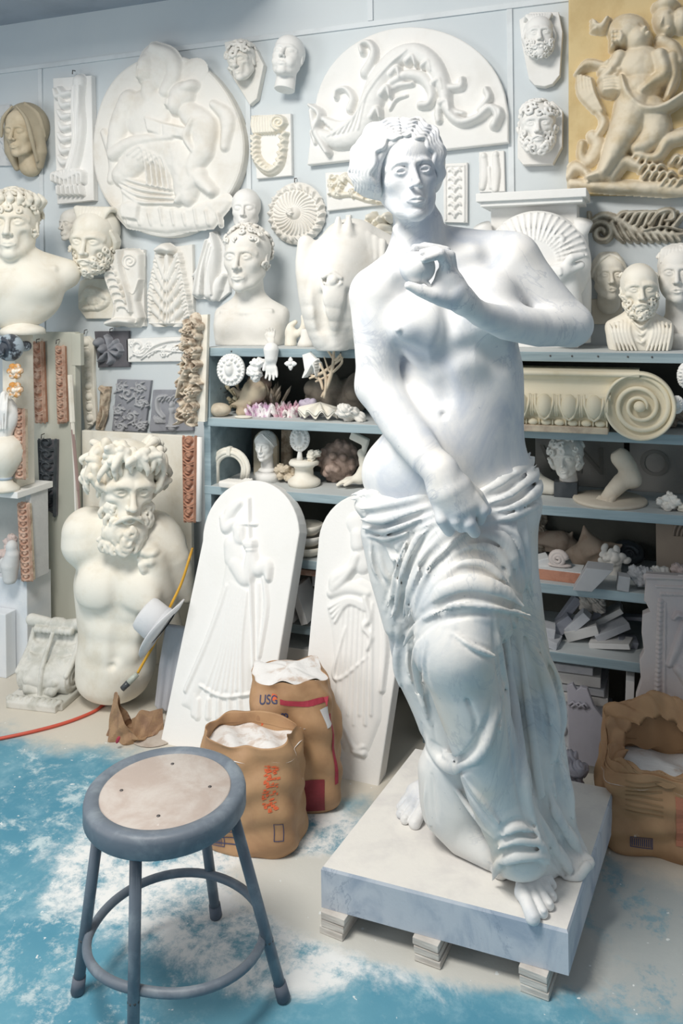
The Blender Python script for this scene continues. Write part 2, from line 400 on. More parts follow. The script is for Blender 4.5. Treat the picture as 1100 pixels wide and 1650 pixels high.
# ------------------------------------------------------------------ carved relief (height over a slab), drawn in photograph pixels on the plane Y
class Relief:
    """box in pixels; plane: Y const, or frame=(O,U,W) for a leaning board. Local axes: x along the board, -y out of it, z up it"""
    def __init__(s, box, Y=None, res=.0028, org=None, frame=None):
        if frame is None: frame = (Vector((0, Y, 0)), Vector((1, 0, 0)), Vector((0, 0, 1)))
        s.O, s.X, s.Z = [Vector(v) for v in frame]; s.N = s.Z.cross(s.X).normalized()
        x0, y0, x1, y1 = box; s.o = Vector((0, 0, 0))
        s.o = Vector(org) if org is not None else s.hit((x0 + x1) / 2, (y0 + y1) / 2)
        pts = [s.uv(a, b) for a in (x0, x1) for b in (y0, y1)]
        s.lo = np.min(pts, 0) - .004; s.hi = np.max(pts, 0) + .004
        s.res = res; n = np.ceil((s.hi - s.lo) / res).astype(int) + 1
        s.U = (s.lo[0] + res * np.arange(n[0]))[:, None]; s.V = (s.lo[1] + res * np.arange(n[1]))[None, :]
        s.H = np.zeros(n); s.m = mpp(s.o)
    def hit(s, px, py):
        r = ray(px, py); return CAM0 + r * ((s.O - CAM0).dot(s.N) / r.dot(s.N))
    def uv(s, px, py):
        p = s.hit(px, py) - s.o; return np.array([p.dot(s.X), p.dot(s.Z)])
    def thing(s, name, label, cat, group=None):
        M = Matrix((s.X, s.N, s.Z)).transposed()
        return thing(name, label, cat, s.o, M.to_euler(), group)
    def _win(s, lo, hi):
        i0 = np.maximum(np.floor((np.array(lo) - s.lo) / s.res).astype(int), 0)
        i1 = np.minimum(np.ceil((np.array(hi) - s.lo) / s.res).astype(int) + 1, s.H.shape)
        if (i1 <= i0).any(): return None
        sl = (slice(i0[0], i1[0]), slice(i0[1], i1[1])); return sl, s.U[sl[0]], s.V[:, sl[1]]
    def _put(s, sl, h, mode, k=.0):
        A = s.H[sl]
        if mode == 'max': s.H[sl] = np.maximum(A, h)
        elif mode == 'add': s.H[sl] = A + h
        elif mode == 'top':  s.H[sl] = A + np.where(h > 0, h, 0)
        elif mode == 'cut': s.H[sl] = np.maximum(A - h, 0)
    def dome(s, px, py, rx, ry, h, rot=0, mode='max', p=.5, base=0):
        c = s.uv(px, py); rx, ry = rx * s.m, ry * s.m; R = max(rx, ry)
        w = s._win(c - R, c + R)
        if w is None: return s
        sl, U, V = w; a = -math.radians(rot); ca, sa = math.cos(a), math.sin(a)
        x = U - c[0]; z = V - c[1]; x, z = ca * x + sa * z, -sa * x + ca * z
        q = np.clip(1 - (x / rx) ** 2 - (z / ry) ** 2, 0, 1) ** p
        s._put(sl, np.where(q > 0, q * h + base, 0), mode); return s
    def stroke(s, pts, r, h, mode='max', p=.5, n=5, base=0):
        """pts in pixels, r in pixels (list tapers), h metres (list tapers)"""
        P = np.array([s.uv(*q) for q in pts]); P = catmull(P, n) if len(P) > 2 else P
        t = np.linspace(0, 1, len(P)); r = np.atleast_1d(r); h = np.atleast_1d(h)
        R = np.interp(t, np.linspace(0, 1, len(r)), r) * s.m; Hh = np.interp(t, np.linspace(0, 1, len(h)), h)
        Rm = R.max(); w = s._win(P.min(0) - Rm, P.max(0) + Rm)
        if w is None: return s
        sl, U, V = w; acc = np.zeros((U.shape[0], V.shape[1]))
        for i in range(len(P) - 1):
            a, b = P[i], P[i + 1]; d = b - a; L = d @ d + 1e-12
            rr = max(R[i], R[i + 1]); lo = np.minimum(a, b) - rr; hi = np.maximum(a, b) + rr
            iu = np.where((U[:, 0] >= lo[0]) & (U[:, 0] <= hi[0]))[0]; iv = np.where((V[0] >= lo[1]) & (V[0] <= hi[1]))[0]
            if not len(iu) or not len(iv): continue
            ss = (slice(iu[0], iu[-1] + 1), slice(iv[0], iv[-1] + 1)); u = U[ss[0]]; v = V[:, ss[1]]
            q = np.clip(((u - a[0]) * d[0] + (v - a[1]) * d[1]) / L, 0, 1)
            D2 = (u - a[0] - q * d[0]) ** 2 + (v - a[1] - q * d[1]) ** 2
            rad = R[i] + q * (R[i + 1] - R[i]); hh = Hh[i] + q * (Hh[i + 1] - Hh[i])
            z = np.clip(1 - D2 / np.maximum(rad, 1e-6) ** 2, 0, 1) ** p
            acc[ss] = np.maximum(acc[ss], np.where(z > 0, z * hh + base, 0))
        s._put(sl, acc, mode); return s
    def poly(s, pts, h, mode='max', soft=0):
        P = np.array([s.uv(*q) for q in pts]); w = s._win(P.min(0), P.max(0))
        if w is None: return s
        sl, U, V = w; U2, V2 = np.broadcast_arrays(U, V); ins = np.zeros(U2.shape, bool); dist = np.full(U2.shape, 9.)
        for i in range(len(P)):
            a, b = P[i - 1], P[i]
            cr = ((a[1] > V2) != (b[1] > V2)) & (U2 < (b[0] - a[0]) * (V2 - a[1]) / (b[1] - a[1] + 1e-12) + a[0]); ins ^= cr
            d = b - a; q = np.clip(((U2 - a[0]) * d[0] + (V2 - a[1]) * d[1]) / (d @ d + 1e-12), 0, 1)
            dist = np.minimum(dist, np.hypot(U2 - a[0] - q * d[0], V2 - a[1] - q * d[1]))
        f = np.ones(U2.shape) if not soft else np.sqrt(np.clip(1 - (1 - np.clip(dist / (soft * s.m), 0, 1)) ** 2, 0, 1))
        s._put(sl, np.where(ins, f * h, 0), mode); return s
    def rough(s, amp, freq, thr=0, seed=0):
        rs = np.random.RandomState(seed); m = s.H > thr
        n = np.zeros(s.H.shape)
        for o in range(3):
            a = rs.uniform(0, 6, 4); f = freq * 2 ** o; n += (np.sin(s.U * f + a[0] + 2 * np.sin(s.V * f * .7 + a[1])) * np.sin(s.V * f * 1.1 + a[2] + 1.6 * np.sin(s.U * f * .8 + a[3]))) / 2 ** o
        s.H = np.where(m, np.maximum(s.H + amp * n, thr + 1e-4 if thr >= 0 else -9), s.H); return s
    def smooth(s, n=1):
        for _ in range(n):
            A = np.pad(s.H, 1, mode='edge'); s.H = (A[1:-1, 1:-1] * 4 + (A[:-2, 1:-1] + A[2:, 1:-1] + A[1:-1, :-2] + A[1:-1, 2:]) * 2 + A[:-2, :-2] + A[2:, 2:] + A[:-2, 2:] + A[2:, :-2]) / 16
        return s
    def build(s, name, m, parent=None, y=0.0, eps=3e-4, back=None, loc=None, ref=None):
        """y: local Y of the slab face it stands on (negative = towards the room)"""
        n0, n1 = s.H.shape; up = s.H > eps
        cell = up[:-1, :-1] | up[1:, :-1] | up[:-1, 1:] | up[1:, 1:]
        used = np.zeros(s.H.shape, bool)
        for a in (0, 1):
            for b in (0, 1): used[a:n0 - 1 + a, b:n1 - 1 + b] |= cell
        idx = np.full(s.H.shape, -1); idx[used] = np.arange(used.sum())
        U, V = np.broadcast_arrays(s.U, s.V)
        yy = np.where(up, y - s.H, (y + .001) if back is None else back)
        P = np.stack([U[used], yy[used], V[used]], 1)
        a, b = np.where(cell); Q = np.stack([idx[a, b], idx[a + 1, b], idx[a + 1, b + 1], idx[a, b + 1]], 1)
        return mesh_obj(name, P, Q, m, parent, True, loc)
    def slab(s, poly_px, t, name, m, parent, bev=.004, y0=0.0, smooth_edge=False):
        """flat backing board with the given outline, thickness t in front of y0"""
        return MB().prism([tuple(s.uv(*q)) for q in poly_px], y0, y0 - t, bev, False).build(name, m, parent)
def rect(x0, y0, x1, y1, sk=0): return [(x0, y0), (x1, y0 + sk), (x1, y1 + sk), (x0, y1)]
def ellpoly(cx, cy, rx, ry, n=48, a0=0, a1=360):
    return [(cx + rx * math.cos(math.radians(a0 + (a1 - a0) * i / n)), cy + ry * math.sin(math.radians(a0 + (a1 - a0) * i / n))) for i in range(n + (0 if a1 - a0 == 360 else 1))]
def spiral(cx, cy, r0, r1, turns, a0=0, n=24, sg=1):
    return [(cx + (r0 + (r1 - r0) * i / n) * math.cos(math.radians(a0) + sg * 2 * PI * turns * i / n), cy + (r0 + (r1 - r0) * i / n) * math.sin(math.radians(a0) + sg * 2 * PI * turns * i / n)) for i in range(n + 1)]
# ------------------------------------------------------------------ heads
def head_base(S, neck=True, ears=True, eyes='open', gaunt=0, chub=0, mouth=0, lean=(0, .16), brow=0, nose=1.0, necklen=.35, fine=0):
    """face towards -y, chin z=0, crown z=1, in the SDF's current frame"""
    S.ell((0, .08, .62), (.335, .40, .38), .02)
    S.ell((0, -.07, .37), (.262 + chub * .05, .29, .35), .10)
    S.ell((0, -.13, .68), (.265, .225, .24), .08)
    for g in (-1, 1):
        S.chain([(g * .205, .02, .27), (g * .13, -.17, .12), (g * .045, -.275, .065)], [.085, .075, .06], .09)
        S.ell((g * .175, -.215, .42), (.085, .09, .085 - gaunt * .02), .09)
        if chub: S.ell((g * .15, -.26, .27), (.10, .10, .11), .06)
        if gaunt: S.ell((g * .20, -.28, .27), (.05, .05, .09), .08, kind='sub')
    S.ell((0, -.295, .065), (.08, .07, .065), .06)
    S.ell((0, -.315, .205), (.11, .075, .095), .06)
    S.chain([(-.23, -.235, .545), (-.15, -.325, .59), (-.05, -.345, .585), (0, -.345, .565), (.05, -.345, .585), (.15, -.325, .59), (.23, -.235, .545)], [.035 + brow], .05, smooth=3)
    for g in (-1, 1):
        S.ell((g * .125, -.410, .508), (.090, .090, .054), .045, kind='sub')
        S.ell((g * .060, -.40, .50), (.03, .05, .05), .04, kind='sub')
    S.chain([(0, -.335, .60), (0, -.372, .51), (0, -.452, .37)], [.030, .030, .040], .035, smooth=3)
    S.ell((0, -.462, .352), (.042 * nose, .045 * nose, .036 * nose), .02)
    for g in (-1, 1):
        S.ell((g * .050, -.402, .338), (.026, .042, .028), .028)
        S.ell((g * .026, -.440, .311), (.012, .020, .011), .008, kind='sub')
        S.ell((g * .125, -.300, .503), (.080, .060, .052), .030)
        if eyes == 'open':
            S.chain([(g * (.125 + .066 * math.cos(a)), -.350 + .048 * abs(math.cos(a)) ** 2, .500 + .034 * math.sin(a)) for a in np.linspace(.0, PI - .0, 9)], [.007, .011, .007], .007)
            S.chain([(g * (.125 + .064 * math.cos(a)), -.346 + .044 * abs(math.cos(a)) ** 2, .501 - .027 * math.sin(a)) for a in np.linspace(.05, PI - .05, 8)], [.008, .011, .008], .007)
            S.chain([(g * (.125 + .080 * math.cos(a)), -.352 + .06 * abs(math.cos(a)) ** 2, .514 + .048 * math.sin(a)) for a in np.linspace(.2, PI - .2, 8)], [.007], .008, kind='sub')
            S.ell((g * .125, -.392, .500), (.066, .052 + .008 * fine, .022 + .002 * fine), .003, kind='sub')
            S.ell((g * .125, -.300, .500), (.058, .046 - .006 * fine, .042), .001)
            if fine: S.ell((g * .120, -.348, .502), (.015, .014, .013), .004, kind='sub')
        else:
            S.chain([(g * (.125 + .066 * math.cos(a)), -.348 + .05 * abs(math.cos(a)) ** 2, .492 - .022 * math.sin(a)) for a in np.linspace(.05, PI - .05, 8)], [.006, .010, .006], .008)
    S.chain([(-.098, -.360, .200), (-.035, -.390, .220), (0, -.393, .212), (.035, -.390, .220), (.098, -.360, .200)], [.010, .018, .017, .018, .010], .016, smooth=3)
    S.chain([(-.086, -.360, .190), (0, -.390, .172), (.086, -.360, .190)], [.011, .021, .011], .014, smooth=4)
    S.chain([(-.108, -.368, .195), (-.04, -.410, .201), (0, -.414, .195), (.04, -.410, .201), (.108, -.368, .195)], [.0045 + mouth * .010], .006, kind='sub', smooth=4)
    if mouth: S.ell((0, -.42, .196), (.045, .05, .016 + .02 * mouth), .012, kind='sub')
    S.ell((0, -.395, .118), (.065, .03, .018), .03, kind='sub')
    S.ell((0, -.405, .268), (.010, .02, .03), .015, kind='sub')
    if ears:
        for g in (-1, 1):
            S.ell((g * .315, .055, .46), (.035, .075, .115), .02, rot=(-.15, 0, g * .25))
            S.ell((g * .350, .035, .47), (.025, .040, .070), .02, kind='sub')
    if neck:
        S.chain([(0, .10, .28), (lean[0], lean[1], -necklen)], [.205, .235], .07)
def scalp_pts(S, n, lo, hi, seed=1, centre=(0, .05, .6)):
    """random points on the surface of field S (in its own frame) inside the box"""
    rs = np.random.RandomState(seed); d = rs.normal(size=(n * 3, 3)); d /= np.linalg.norm(d, axis=1, keepdims=True)
    c = np.array(centre); P = S.cast(c + d * 1.0, -d, steps=40)
    ok = ((P >= np.array(lo)) & (P <= np.array(hi))).all(1) & (abs(S.at(P)) < .012); return P[ok][:n]
def spread(P, r):
    out = []
    for p in P:
        if all(np.sum((p - q) ** 2) > r * r for q in out): out.append(p)
    return out
def add_curls(S, T, P, size, seed=2, ctr=(0, .05, .6), k=.012):
    """each curl a little ring with a raised middle, lying on the scalp point"""
    rs = np.random.RandomState(seed)
    for p in P:
        n = p - np.array(ctr); n /= np.linalg.norm(n); u = np.cross(n, [0, 0, 1]); u /= np.linalg.norm(u) + 1e-9; w = np.cross(n, u)
        a0 = rs.uniform(0, 6); s = size * rs.uniform(.8, 1.2); sg = rs.choice([-1, 1])
        pts = [p + n * s * (.15 + .25 * t / 6) + (u * math.cos(a0 + sg * t * .95) + w * math.sin(a0 + sg * t * .95)) * s * (1 - t * .11) for t in range(7)]
        T.chain(pts, [s * .38, s * .42, s * .30], k)
def hair_cap(T, kind='cap', z0=.62, pad=.025, seed=1, back=True):
    p = pad
    T.ell((0, .10, .63), (.335 + p, .39 + p, .385 + p), .02)
    # clear the face
    T.box((0, -.55, z0 - .5), (.6, .45, .5), .03, kind='sub')
    T.box((0, -.50, .1), (.7, .62, .5), .03, kind='sub') if not back else T.ell((0, -.28, .48), (.29, .30, .36), .03, kind='sub')
    if back: T.box((0, 0, -.2), (1, 1, .42), .03, kind='sub')
def bust_shoulders(S, w=.62, d=.30, drop=.95, cut=True, chest=1.0):
    """nude or draped shoulders under the head frame: neck joins at z ~ -.35"""
    S.chain([(-w * .78, .18, -.58), (-.25, .17, -.42), (.25, .17, -.42), (w * .78, .18, -.58)], [.17, .16, .16, .17], .16)
    S.ell((0, .12, -.78), (w * .86, d, .36), .12)
    S.ell((-.24, -.02, -.78), (.26, .20 * chest, .20), .12); S.ell((.24, -.02, -.78), (.26, .20 * chest, .20), .12)
    S.chain([(-.48, -.02, -.50), (-.05, -.10, -.52)], [.035, .03], .05); S.chain([(.48, -.02, -.50), (.05, -.10, -.52)], [.035, .03], .05)
# ------------------------------------------------------------------ room
WY = 2.95; SF = 2.60      # wall plane, shelf front plane
PL = mat('plaster_white', (.82, .80, .755), .8, (.73, .69, .62), 7, .45, .75, .2)
PLW = mat('plaster_bright', (.86, .855, .835), .8, (.80, .79, .76), 6, .45, .8, .2)
PLC = mat('plaster_cream', (.86, .825, .735), .75, (.76, .70, .585), 8, .42, .72, .15)
PLG = mat('plaster_grey', (.68, .69, .69), .8, (.58, .59, .60), 8, .4, .7, .2)
PLD = mat('plaster_dusty', (.58, .54, .49), .85, (.42, .385, .35), 12, .4, .65, .3)
OCH = mat('ochre_plaster', (.66, .52, .28), .8, (.55, .41, .20), 5, .4, .7, .2)
OCHL = mat('ochre_light', (.72, .64, .50), .75, (.60, .49, .32), 9, .42, .68, .15)
TER = mat('terracotta', (.46, .24, .16), .85, (.36, .18, .12), 14, .4, .65, .3)
TERL = mat('terracotta_pale', (.58, .40, .31), .85, (.44, .26, .19), 30, .42, .6, .3)
BRN = mat('brown_carving', (.62, .52, .40), .8, (.38, .28, .20), 28, .42, .62, .3)
DGR = mat('dark_grey_tile', (.13, .125, .14), .7, (.09, .09, .10), 10, .4, .7, .2)
GRT = mat('grey_violet_tile', (.30, .31, .345), .75, (.235, .24, .27), 16, .4, .7, .2)
BLK = mat('black_stone', (.05, .06, .07), .35, (.10, .11, .12), 10, .4, .7, .1)
WOODB = mat('blue_painted_wood', (.36, .46, .50), .75, (.22, .30, .34), 7, .4, .62, .35, 40, speck=((.12, .12, .12), 9, .68), stretch=(.12, 1, 1.6), dust=(.60, .62, .62))
SHDP = mat('shade_dark_olive_panel', (.13, .13, .11), .85, (.09, .09, .08), 3, .4, .7, .2)  # olive back panels, darkened to paint in the shade inside the shelves
GRB = mat('green_board_paint', (.60, .60, .52), .8, (.54, .55, .48), 1.5, .35, .7, .1)
IRON = mat('nail_iron', (.14, .13, .13), .5, metal=.8)
def room():
    m, nt, b, co = newmat('blue_floor_with_plaster_dust')
    blue = _mix(nt, _ramp(nt, _noise(nt, co, 2.2, 4, .6), .35, .7), (.075, .27, .385), (.14, .36, .465))
    blue = _mix(nt, _ramp(nt, _noise(nt, co, 9, 6, .7), .46, .75, 0, .5), blue, (.40, .60, .68))
    sep = nt.nodes.new('ShaderNodeSeparateXYZ'); nt.links.new(co, sep.inputs[0])
    def spot(x, y, sx, sy, rad, soft):
        dx = _math(nt, 'MULTIPLY', _math(nt, 'SUBTRACT', sep.outputs[0], x), 1 / sx); dy = _math(nt, 'MULTIPLY', _math(nt, 'SUBTRACT', sep.outputs[1], y), 1 / sy)
        d = _math(nt, 'SQRT', _math(nt, 'ADD', _math(nt, 'MULTIPLY', dx, dx), _math(nt, 'MULTIPLY', dy, dy)))
        w = _math(nt, 'ADD', d, _math(nt, 'MULTIPLY', _math(nt, 'SUBTRACT', _noise(nt, co, 4.2, 8, .72, .5), .5), soft))
        return _ramp(nt, w, rad, rad - .22)
    a = PZ(390, 1415); c = PZ(300, 1400); e = PZ(620, 1530); f = PZ(80, 1330); g = PZ(960, 1480); h = PZ(210, 1140); k = PZ(110, 1560)
    n_f = _noise(nt, co, 8, 9, .78, .15)
    # trodden plaster dust in three thicknesses
    dust = _ramp(nt, n_f, .55, .70, 0, .7)
    far = _ramp(nt, sep.outputs[1], 1.9, 1.0, 0, 1)
    def bl(col, facn, c2): return _mix(nt, facn, col, c2)
    thick = _ramp(nt, n_f, .36, .56)
    col = bl(blue, _math(nt, 'MULTIPLY', dust, .55), (.55, .72, .76))
    col = bl(col, _math(nt, 'MULTIPLY', spot(f.x, f.y, .75, .45, 1, 1.0), _ramp(nt, n_f, .50, .64, 0, .7)), (.66, .76, .78))
    col = bl(col, _math(nt, 'MULTIPLY', spot(k.x, k.y, .35, .2, 1, 1.4), _ramp(nt, n_f, .50, .62, 0, .7)), (.62, .70, .72))
    col = bl(col, _math(nt, 'MULTIPLY', spot(a.x, a.y, .62, .34, 1, .9), thick), (.82, .84, .84))
    col = bl(col, spot(e.x + .02, e.y + .12, .52, .18, 1, .6), (.62, .62, .58))
    col = bl(col, _math(nt, 'MULTIPLY', spot(g.x + .08, g.y + .16, .36, .48, 1, .8), _ramp(nt, n_f, .38, .5, .35, .9)), (.46, .48, .47))
    col = bl(col, _ramp(nt, _math(nt, 'ADD', sep.outputs[1], _math(nt, 'MULTIPLY', _noise(nt, co, 3.5, 6, .65), .35)), 2.33, 2.46), (.66, .62, .54))
    pb = _math(nt, 'ADD', _math(nt, 'MULTIPLY', _noise(nt, co, 1.7, 6, .7, 1), .5), _math(nt, 'MULTIPLY', sep.outputs[1], -.12))
    dot = _ramp(nt, _noise(nt, co, 46, 2, .5), .70, .735)
    col = bl(col, _math(nt, 'MULTIPLY', dot, .8), (.80, .84, .85))
    nt.links.new(col, b.inputs['Base Color']); b.inputs['Roughness'].default_value = .6
    bp = nt.nodes.new('ShaderNodeBump'); bp.inputs['Strength'].default_value = .25; bp.inputs['Distance'].default_value = .004
    nt.links.new(_noise(nt, co, 30, 6, .7), bp.inputs['Height']); nt.links.new(bp.outputs[0], b.inputs['Normal'])
    tag(MB().box((-.5, 1.2, -.03), (4.2, 1.85, .03)).build('floor', m), kind='structure')
    WALL = mat('grey_blue_wall_paint', (.66, .71, .735), .7, (.60, .66, .70), 1.6, .35, .75, .06)
    tag(MB().box((-.5, WY + .05, 1.6), (4.2, .05, 1.66)).build('wall_back', WALL), kind='structure')
    tag(MB().box((-2.85, 2.40, 2.70), (1.55, .55, .04)).build('shade_soffit', mat('grey_shade_soffit', (.40, .44, .50), .8)), kind='structure')  # out-of-view soffit added to shade the upper left of the wall
    TR = mat('wall_batten_paint', (.72, .765, .79), .65, bump=.05)
    p0, p1 = PY(0, 121, WY), PY(830, 0, WY); z = (p0.z + PY(597, 33, WY).z) / 2
    i = 0
    def trim(x0, x1, z0, z1):
        nonlocal i; i += 1
        tag(MB().box(((x0 + x1) / 2, WY - .004, (z0 + z1) / 2), ((x1 - x0) / 2, .004, (z1 - z0) / 2), bev=.002).build('trim_%d' % i, TR), kind='structure')
    trim(-4, 3, z - .010, z + .010)
    for px, py, a_, b_ in ((68, 300, 0, 0), (402, 300, 0, 0), (823, 200, 0, 0)):
        x = PY(px, py, WY).x; trim(x - .010, x + .010, .0, z - .011)
    x = PY(597, 10, WY).x; trim(x - .010, x + .010, z + .011, z + .9)
room()
# ------------------------------------------------------------------ shelving
LZ = [PY(400, y, SF).z for y in (561, 676, 788)] + [PY(490, 903, SF).z, PY(480, 1008, SF).z]
RZ = [PY(975, y, SF).z for y in (568, 696, 822, 951, 1062)]
TH = .030
def shelving(name, label, x0, x1, zs, zt, posts, ztop):
    T = thing(name, label, 'shelves', ((x0 + x1) / 2, (SF + WY) / 2, 0)); o = T.location
    for z in zs:
        b = MB(); b.box(((x0 + x1) / 2 - o.x, 0, z - TH / 2), ((x1 - x0) / 2, (WY - SF) / 2 - .004, TH / 2), bev=.003); b.build('shelf_board', WOODB, T)
    for x in posts:
        MB().box((x - o.x, .0, ztop / 2), (.013, (WY - SF) / 2 - .006, ztop / 2), bev=.003).build('upright', WOODB, T)
    MB().box(((x0 + x1) / 2 - o.x, (WY - SF) / 2 - .012, zs[0] / 2), ((x1 - x0) / 2, .006, zs[0] / 2 - .002)).build('back_panel', SHDP, T)
    return T
xl = PY(327, 700, SF).x; xm = PY(690, 700, SF).x; xr = PY(1190, 700, SF).x
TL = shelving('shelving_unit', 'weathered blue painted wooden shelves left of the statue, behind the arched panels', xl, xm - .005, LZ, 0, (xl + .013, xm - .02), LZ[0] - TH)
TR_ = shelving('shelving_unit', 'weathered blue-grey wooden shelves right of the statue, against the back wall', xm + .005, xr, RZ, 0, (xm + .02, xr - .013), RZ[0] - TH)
_o = TL.location
MB().box((PY(326, 560, SF).x - _o.x + .006, .10, LZ[0] + .055), (.011, .07, .055), bev=.003).build('end_post', WOODB, TL)
for px in (372, 440, 500, 548): MB().ell((PY(px, 568, SF).x - _o.x, -(WY - SF) / 2 + .003, LZ[0] - .012), (.0028, .003, .0028), n=8, m=5).build('nail_head', IRON, TL)
_o = TR_.location
for px in (886, 921, 963, 1011, 1050): MB().ell((PY(px, 572, SF).x - _o.x, -(WY - SF) / 2 + .003, RZ[0] - .012), (.0028, .003, .0028), n=8, m=5).build('nail_head', IRON, TR_)
def SH(px, py, z):
    p = PZ(px, py, z)
    if not (SF + .01 < p.y < WY - .03): 
        Y = min(max(p.y, SF + .03), WY - .05) if (z < CAMZ and p.y > 0) else SF + .1
        q = PY(px, py, Y); p = Vector((q.x, Y, z))
    p.z = z; return p
# green-grey board left
def green_board():
    Y = 2.80; a, b_ = PY(42, 535, Y), PY(120, 538, Y)
    T = thing('wall_board', 'tall plain green-grey board hung with moulding samples, left of the bearded torso', 'board', ((a.x + b_.x) / 2, Y, 0))
    h = a.z; MB().box((0, .02, h / 2), ((b_.x - a.x) / 2, .018, h / 2), bev=.004).build('panel', GRB, T)
    MB().box(((b_.x - a.x) / 2 + .006, .012, h - .07), (.022, .012, .065), bev=.002).build('side_cleat', GRB, T)
green_board()
# ------------------------------------------------------------------ the marble figure on its slab
SLAB_Z = .143
M_VENUS = marble('statue_marble', (.83, .83, .825), (.56, .605, .68), (.28, .33, .43), (.80, .75, .67), 4.4, .34)
M_VDRAPE = marble('statue_marble_cloth', (.79, .785, .765), (.56, .60, .635), (.34, .38, .44), (.74, .66, .54), 4.4, .3)
def build_venus():
    D0 = 1.92
    base = PZ(790, 1380, SLAB_Z)
    T = thing('statue', 'white marble statue of a half-draped standing woman holding an apple, on a stone slab', 'statue', base, (0, 0, YAW))
    W = np.array(T.matrix_basis.inverted() if False else (Matrix.Translation(base) @ Matrix.Rotation(YAW, 4, 'Z')).inverted())
    def L(p): return (W @ np.array([*p, 1.0]))[:3]
    def P(px, py, dd=0.0): return L(PD(px, py, D0 + dd))
    def Z(px, py, z): return L(PZ(px, py, SLAB_Z + z))
    def r(px, dd=0.0): return px * (D0 + dd) / FPX
    eye = L(CAM0)
    # ---- nude body
    B = SDF()
    def ch(pts, rad, k=.03, **kw):
        B.chain([P(*p) for p in pts], [r(q, p[2] if len(p) > 2 else 0) for q, p in zip(rad, pts)], k, **kw)
    def el(c, rx, ry, rz, k=.03, rot=None, kind='add'):
        dd = c[2] if len(c) > 2 else 0; B.ell(P(*c), (r(rx, dd), ry, r(rz, dd)), k, rot, kind)
    el((735, 500, .035), 100, .098, 92, .02, (0, -.06, 0))
    el((743, 600, .03), 99, .092, 95, .05)
    el((742, 670, .02), 99, .100, 85, .05)
    el((722, 770, .02), 140, .118, 92, .08, (0, .10, 0))
    el((716, 712, -.035), 66, .06, 62, .07)
    ch([(640, 455, .02), (700, 440, .035), (800, 418, .05)], [26, 38, 30], .05)
    ch([(602, 480, .0), (606, 560, -.01), (607, 622, -.02)], [39, 35, 32], .035)
    ch([(607, 622, -.02), (650, 688, -.08), (688, 738, -.145), (712, 762, -.175)], [34, 34, 29, 25], .02)
    ch([(828, 424, .02), (872, 475, .01), (918, 522, .0)], [43, 38, 33], .035)
    ch([(918, 524, .0), (868, 528, -.06), (815, 521, -.13), (774, 506, -.19), (748, 488, -.225)], [34, 31, 27, 21, 18], .02)
    ch([(660, 392, .05), (640, 425, .03), (605, 462, .01)], [28, 26, 30], .04)
    ch([(695, 392, .06), (745, 397, .05), (822, 412, .03)], [32, 30, 34], .04)
    # neck and collar
    ch([(666, 335, .035), (674, 380, .04), (686, 425, .055)], [35, 37, 44], .03)
    ch([(672, 436, -.022), (632, 442, -.03)], [6, 7], .035); ch([(694, 432, -.02), (760, 410, -.015)], [6, 8], .04)
    ch([(640, 370, .0), (676, 428, -.01)], [8, 9], .02)
    ch([(700, 352, .02), (690, 426, -.01)], [8, 8], .03)
    # breasts, belly, ribs
    el((676, 522, -.055), 45, .058, 44, .035); el((652, 530, -.098), 15, .016, 15, .03)
    el((786, 486, -.052), 47, .058, 46, .045)
    el((641, 531, -.112), 5, .008, 5, .008)
    el((722, 566, -.055), 52, .03, 42, .06); el((708, 600, -.072), 16, .05, 90, .05, None, 'sub') if False else None
    B.chain([P(722, 500, -.085), P(718, 560, -.098), P(716, 640, -.095)], [.004], .035, 'sub')
    el((716, 670, -.108), 5, .022, 5, .010, None, 'sub')
    B.chain([P(655, 560, -.07), P(690, 590, -.09), P(720, 572, -.095), P(770, 560, -.09), P(812, 580, -.05)], [.005], .04, 'sub')
    # hand on the hip
    ch([(710, 760, -.175), (722, 790, -.185), (736, 815, -.185)], [26, 30, 27], .02)
    ch([(704, 790, -.18), (712, 815, -.18)], [14, 14], .02); ch([(742, 785, -.18), (757, 812, -.185)], [18, 17], .02)
    ch([(710, 812, -.185), (712, 836, -.195), (723, 855, -.18)], [12, 11.5, 9.5], .006)
    ch([(728, 818, -.188), (735, 838, -.20), (743, 849, -.185)], [12.5, 11.5, 9.5], .006)
    ch([(748, 815, -.19), (755, 842, -.20), (764, 857, -.185)], [13, 12, 10], .006)
    ch([(762, 805, -.185), (777, 822, -.19), (772, 838, -.17)], [13, 11, 9], .006)
    ch([(742, 778, -.165), (768, 800, -.16), (784, 822, -.155)], [14, 12, 8], .01)
    # hand with the apple
    ch([(748, 486, -.225), (733, 468, -.24), (722, 450, -.245)], [18, 22, 17], .02)
    ch([(740, 482, -.235), (712, 478, -.25)], [17, 14], .02)
    ch([(728, 452, -.235), (716, 440, -.245)], [16, 12], .015)
    ch([(717, 444, -.25), (717, 422, -.262), (709, 409, -.272), (683, 418, -.285)], [10, 10, 9, 6.5], .005)
    ch([(722, 452, -.24), (706, 464, -.25)], [16, 13], .015)
    ch([(728, 440, -.235), (725, 412, -.245), (702, 404, -.258), (680, 407, -.268)], [10, 9, 8, 6], .005)
    ch([(728, 434, -.215), (718, 405, -.225), (694, 399, -.238), (668, 399, -.25)], [9, 8.5, 7.5, 6], .005)
    ch([(724, 428, -.20), (708, 402, -.205), (684, 397, -.215), (659, 405, -.228)], [8, 8, 7, 5.5], .005)
    ch([(724, 480, -.245), (697, 476, -.262), (676, 468, -.268), (658, 460, -.272)], [15, 12, 10, 7], .012)
    # head
    HM = (P(662, 358, -.005), Matrix.Rotation(-.10, 4, 'Y') @ Matrix.Rotation(.13, 4, 'Z') @ Matrix.Rotation(.02, 4, 'X'), .217)
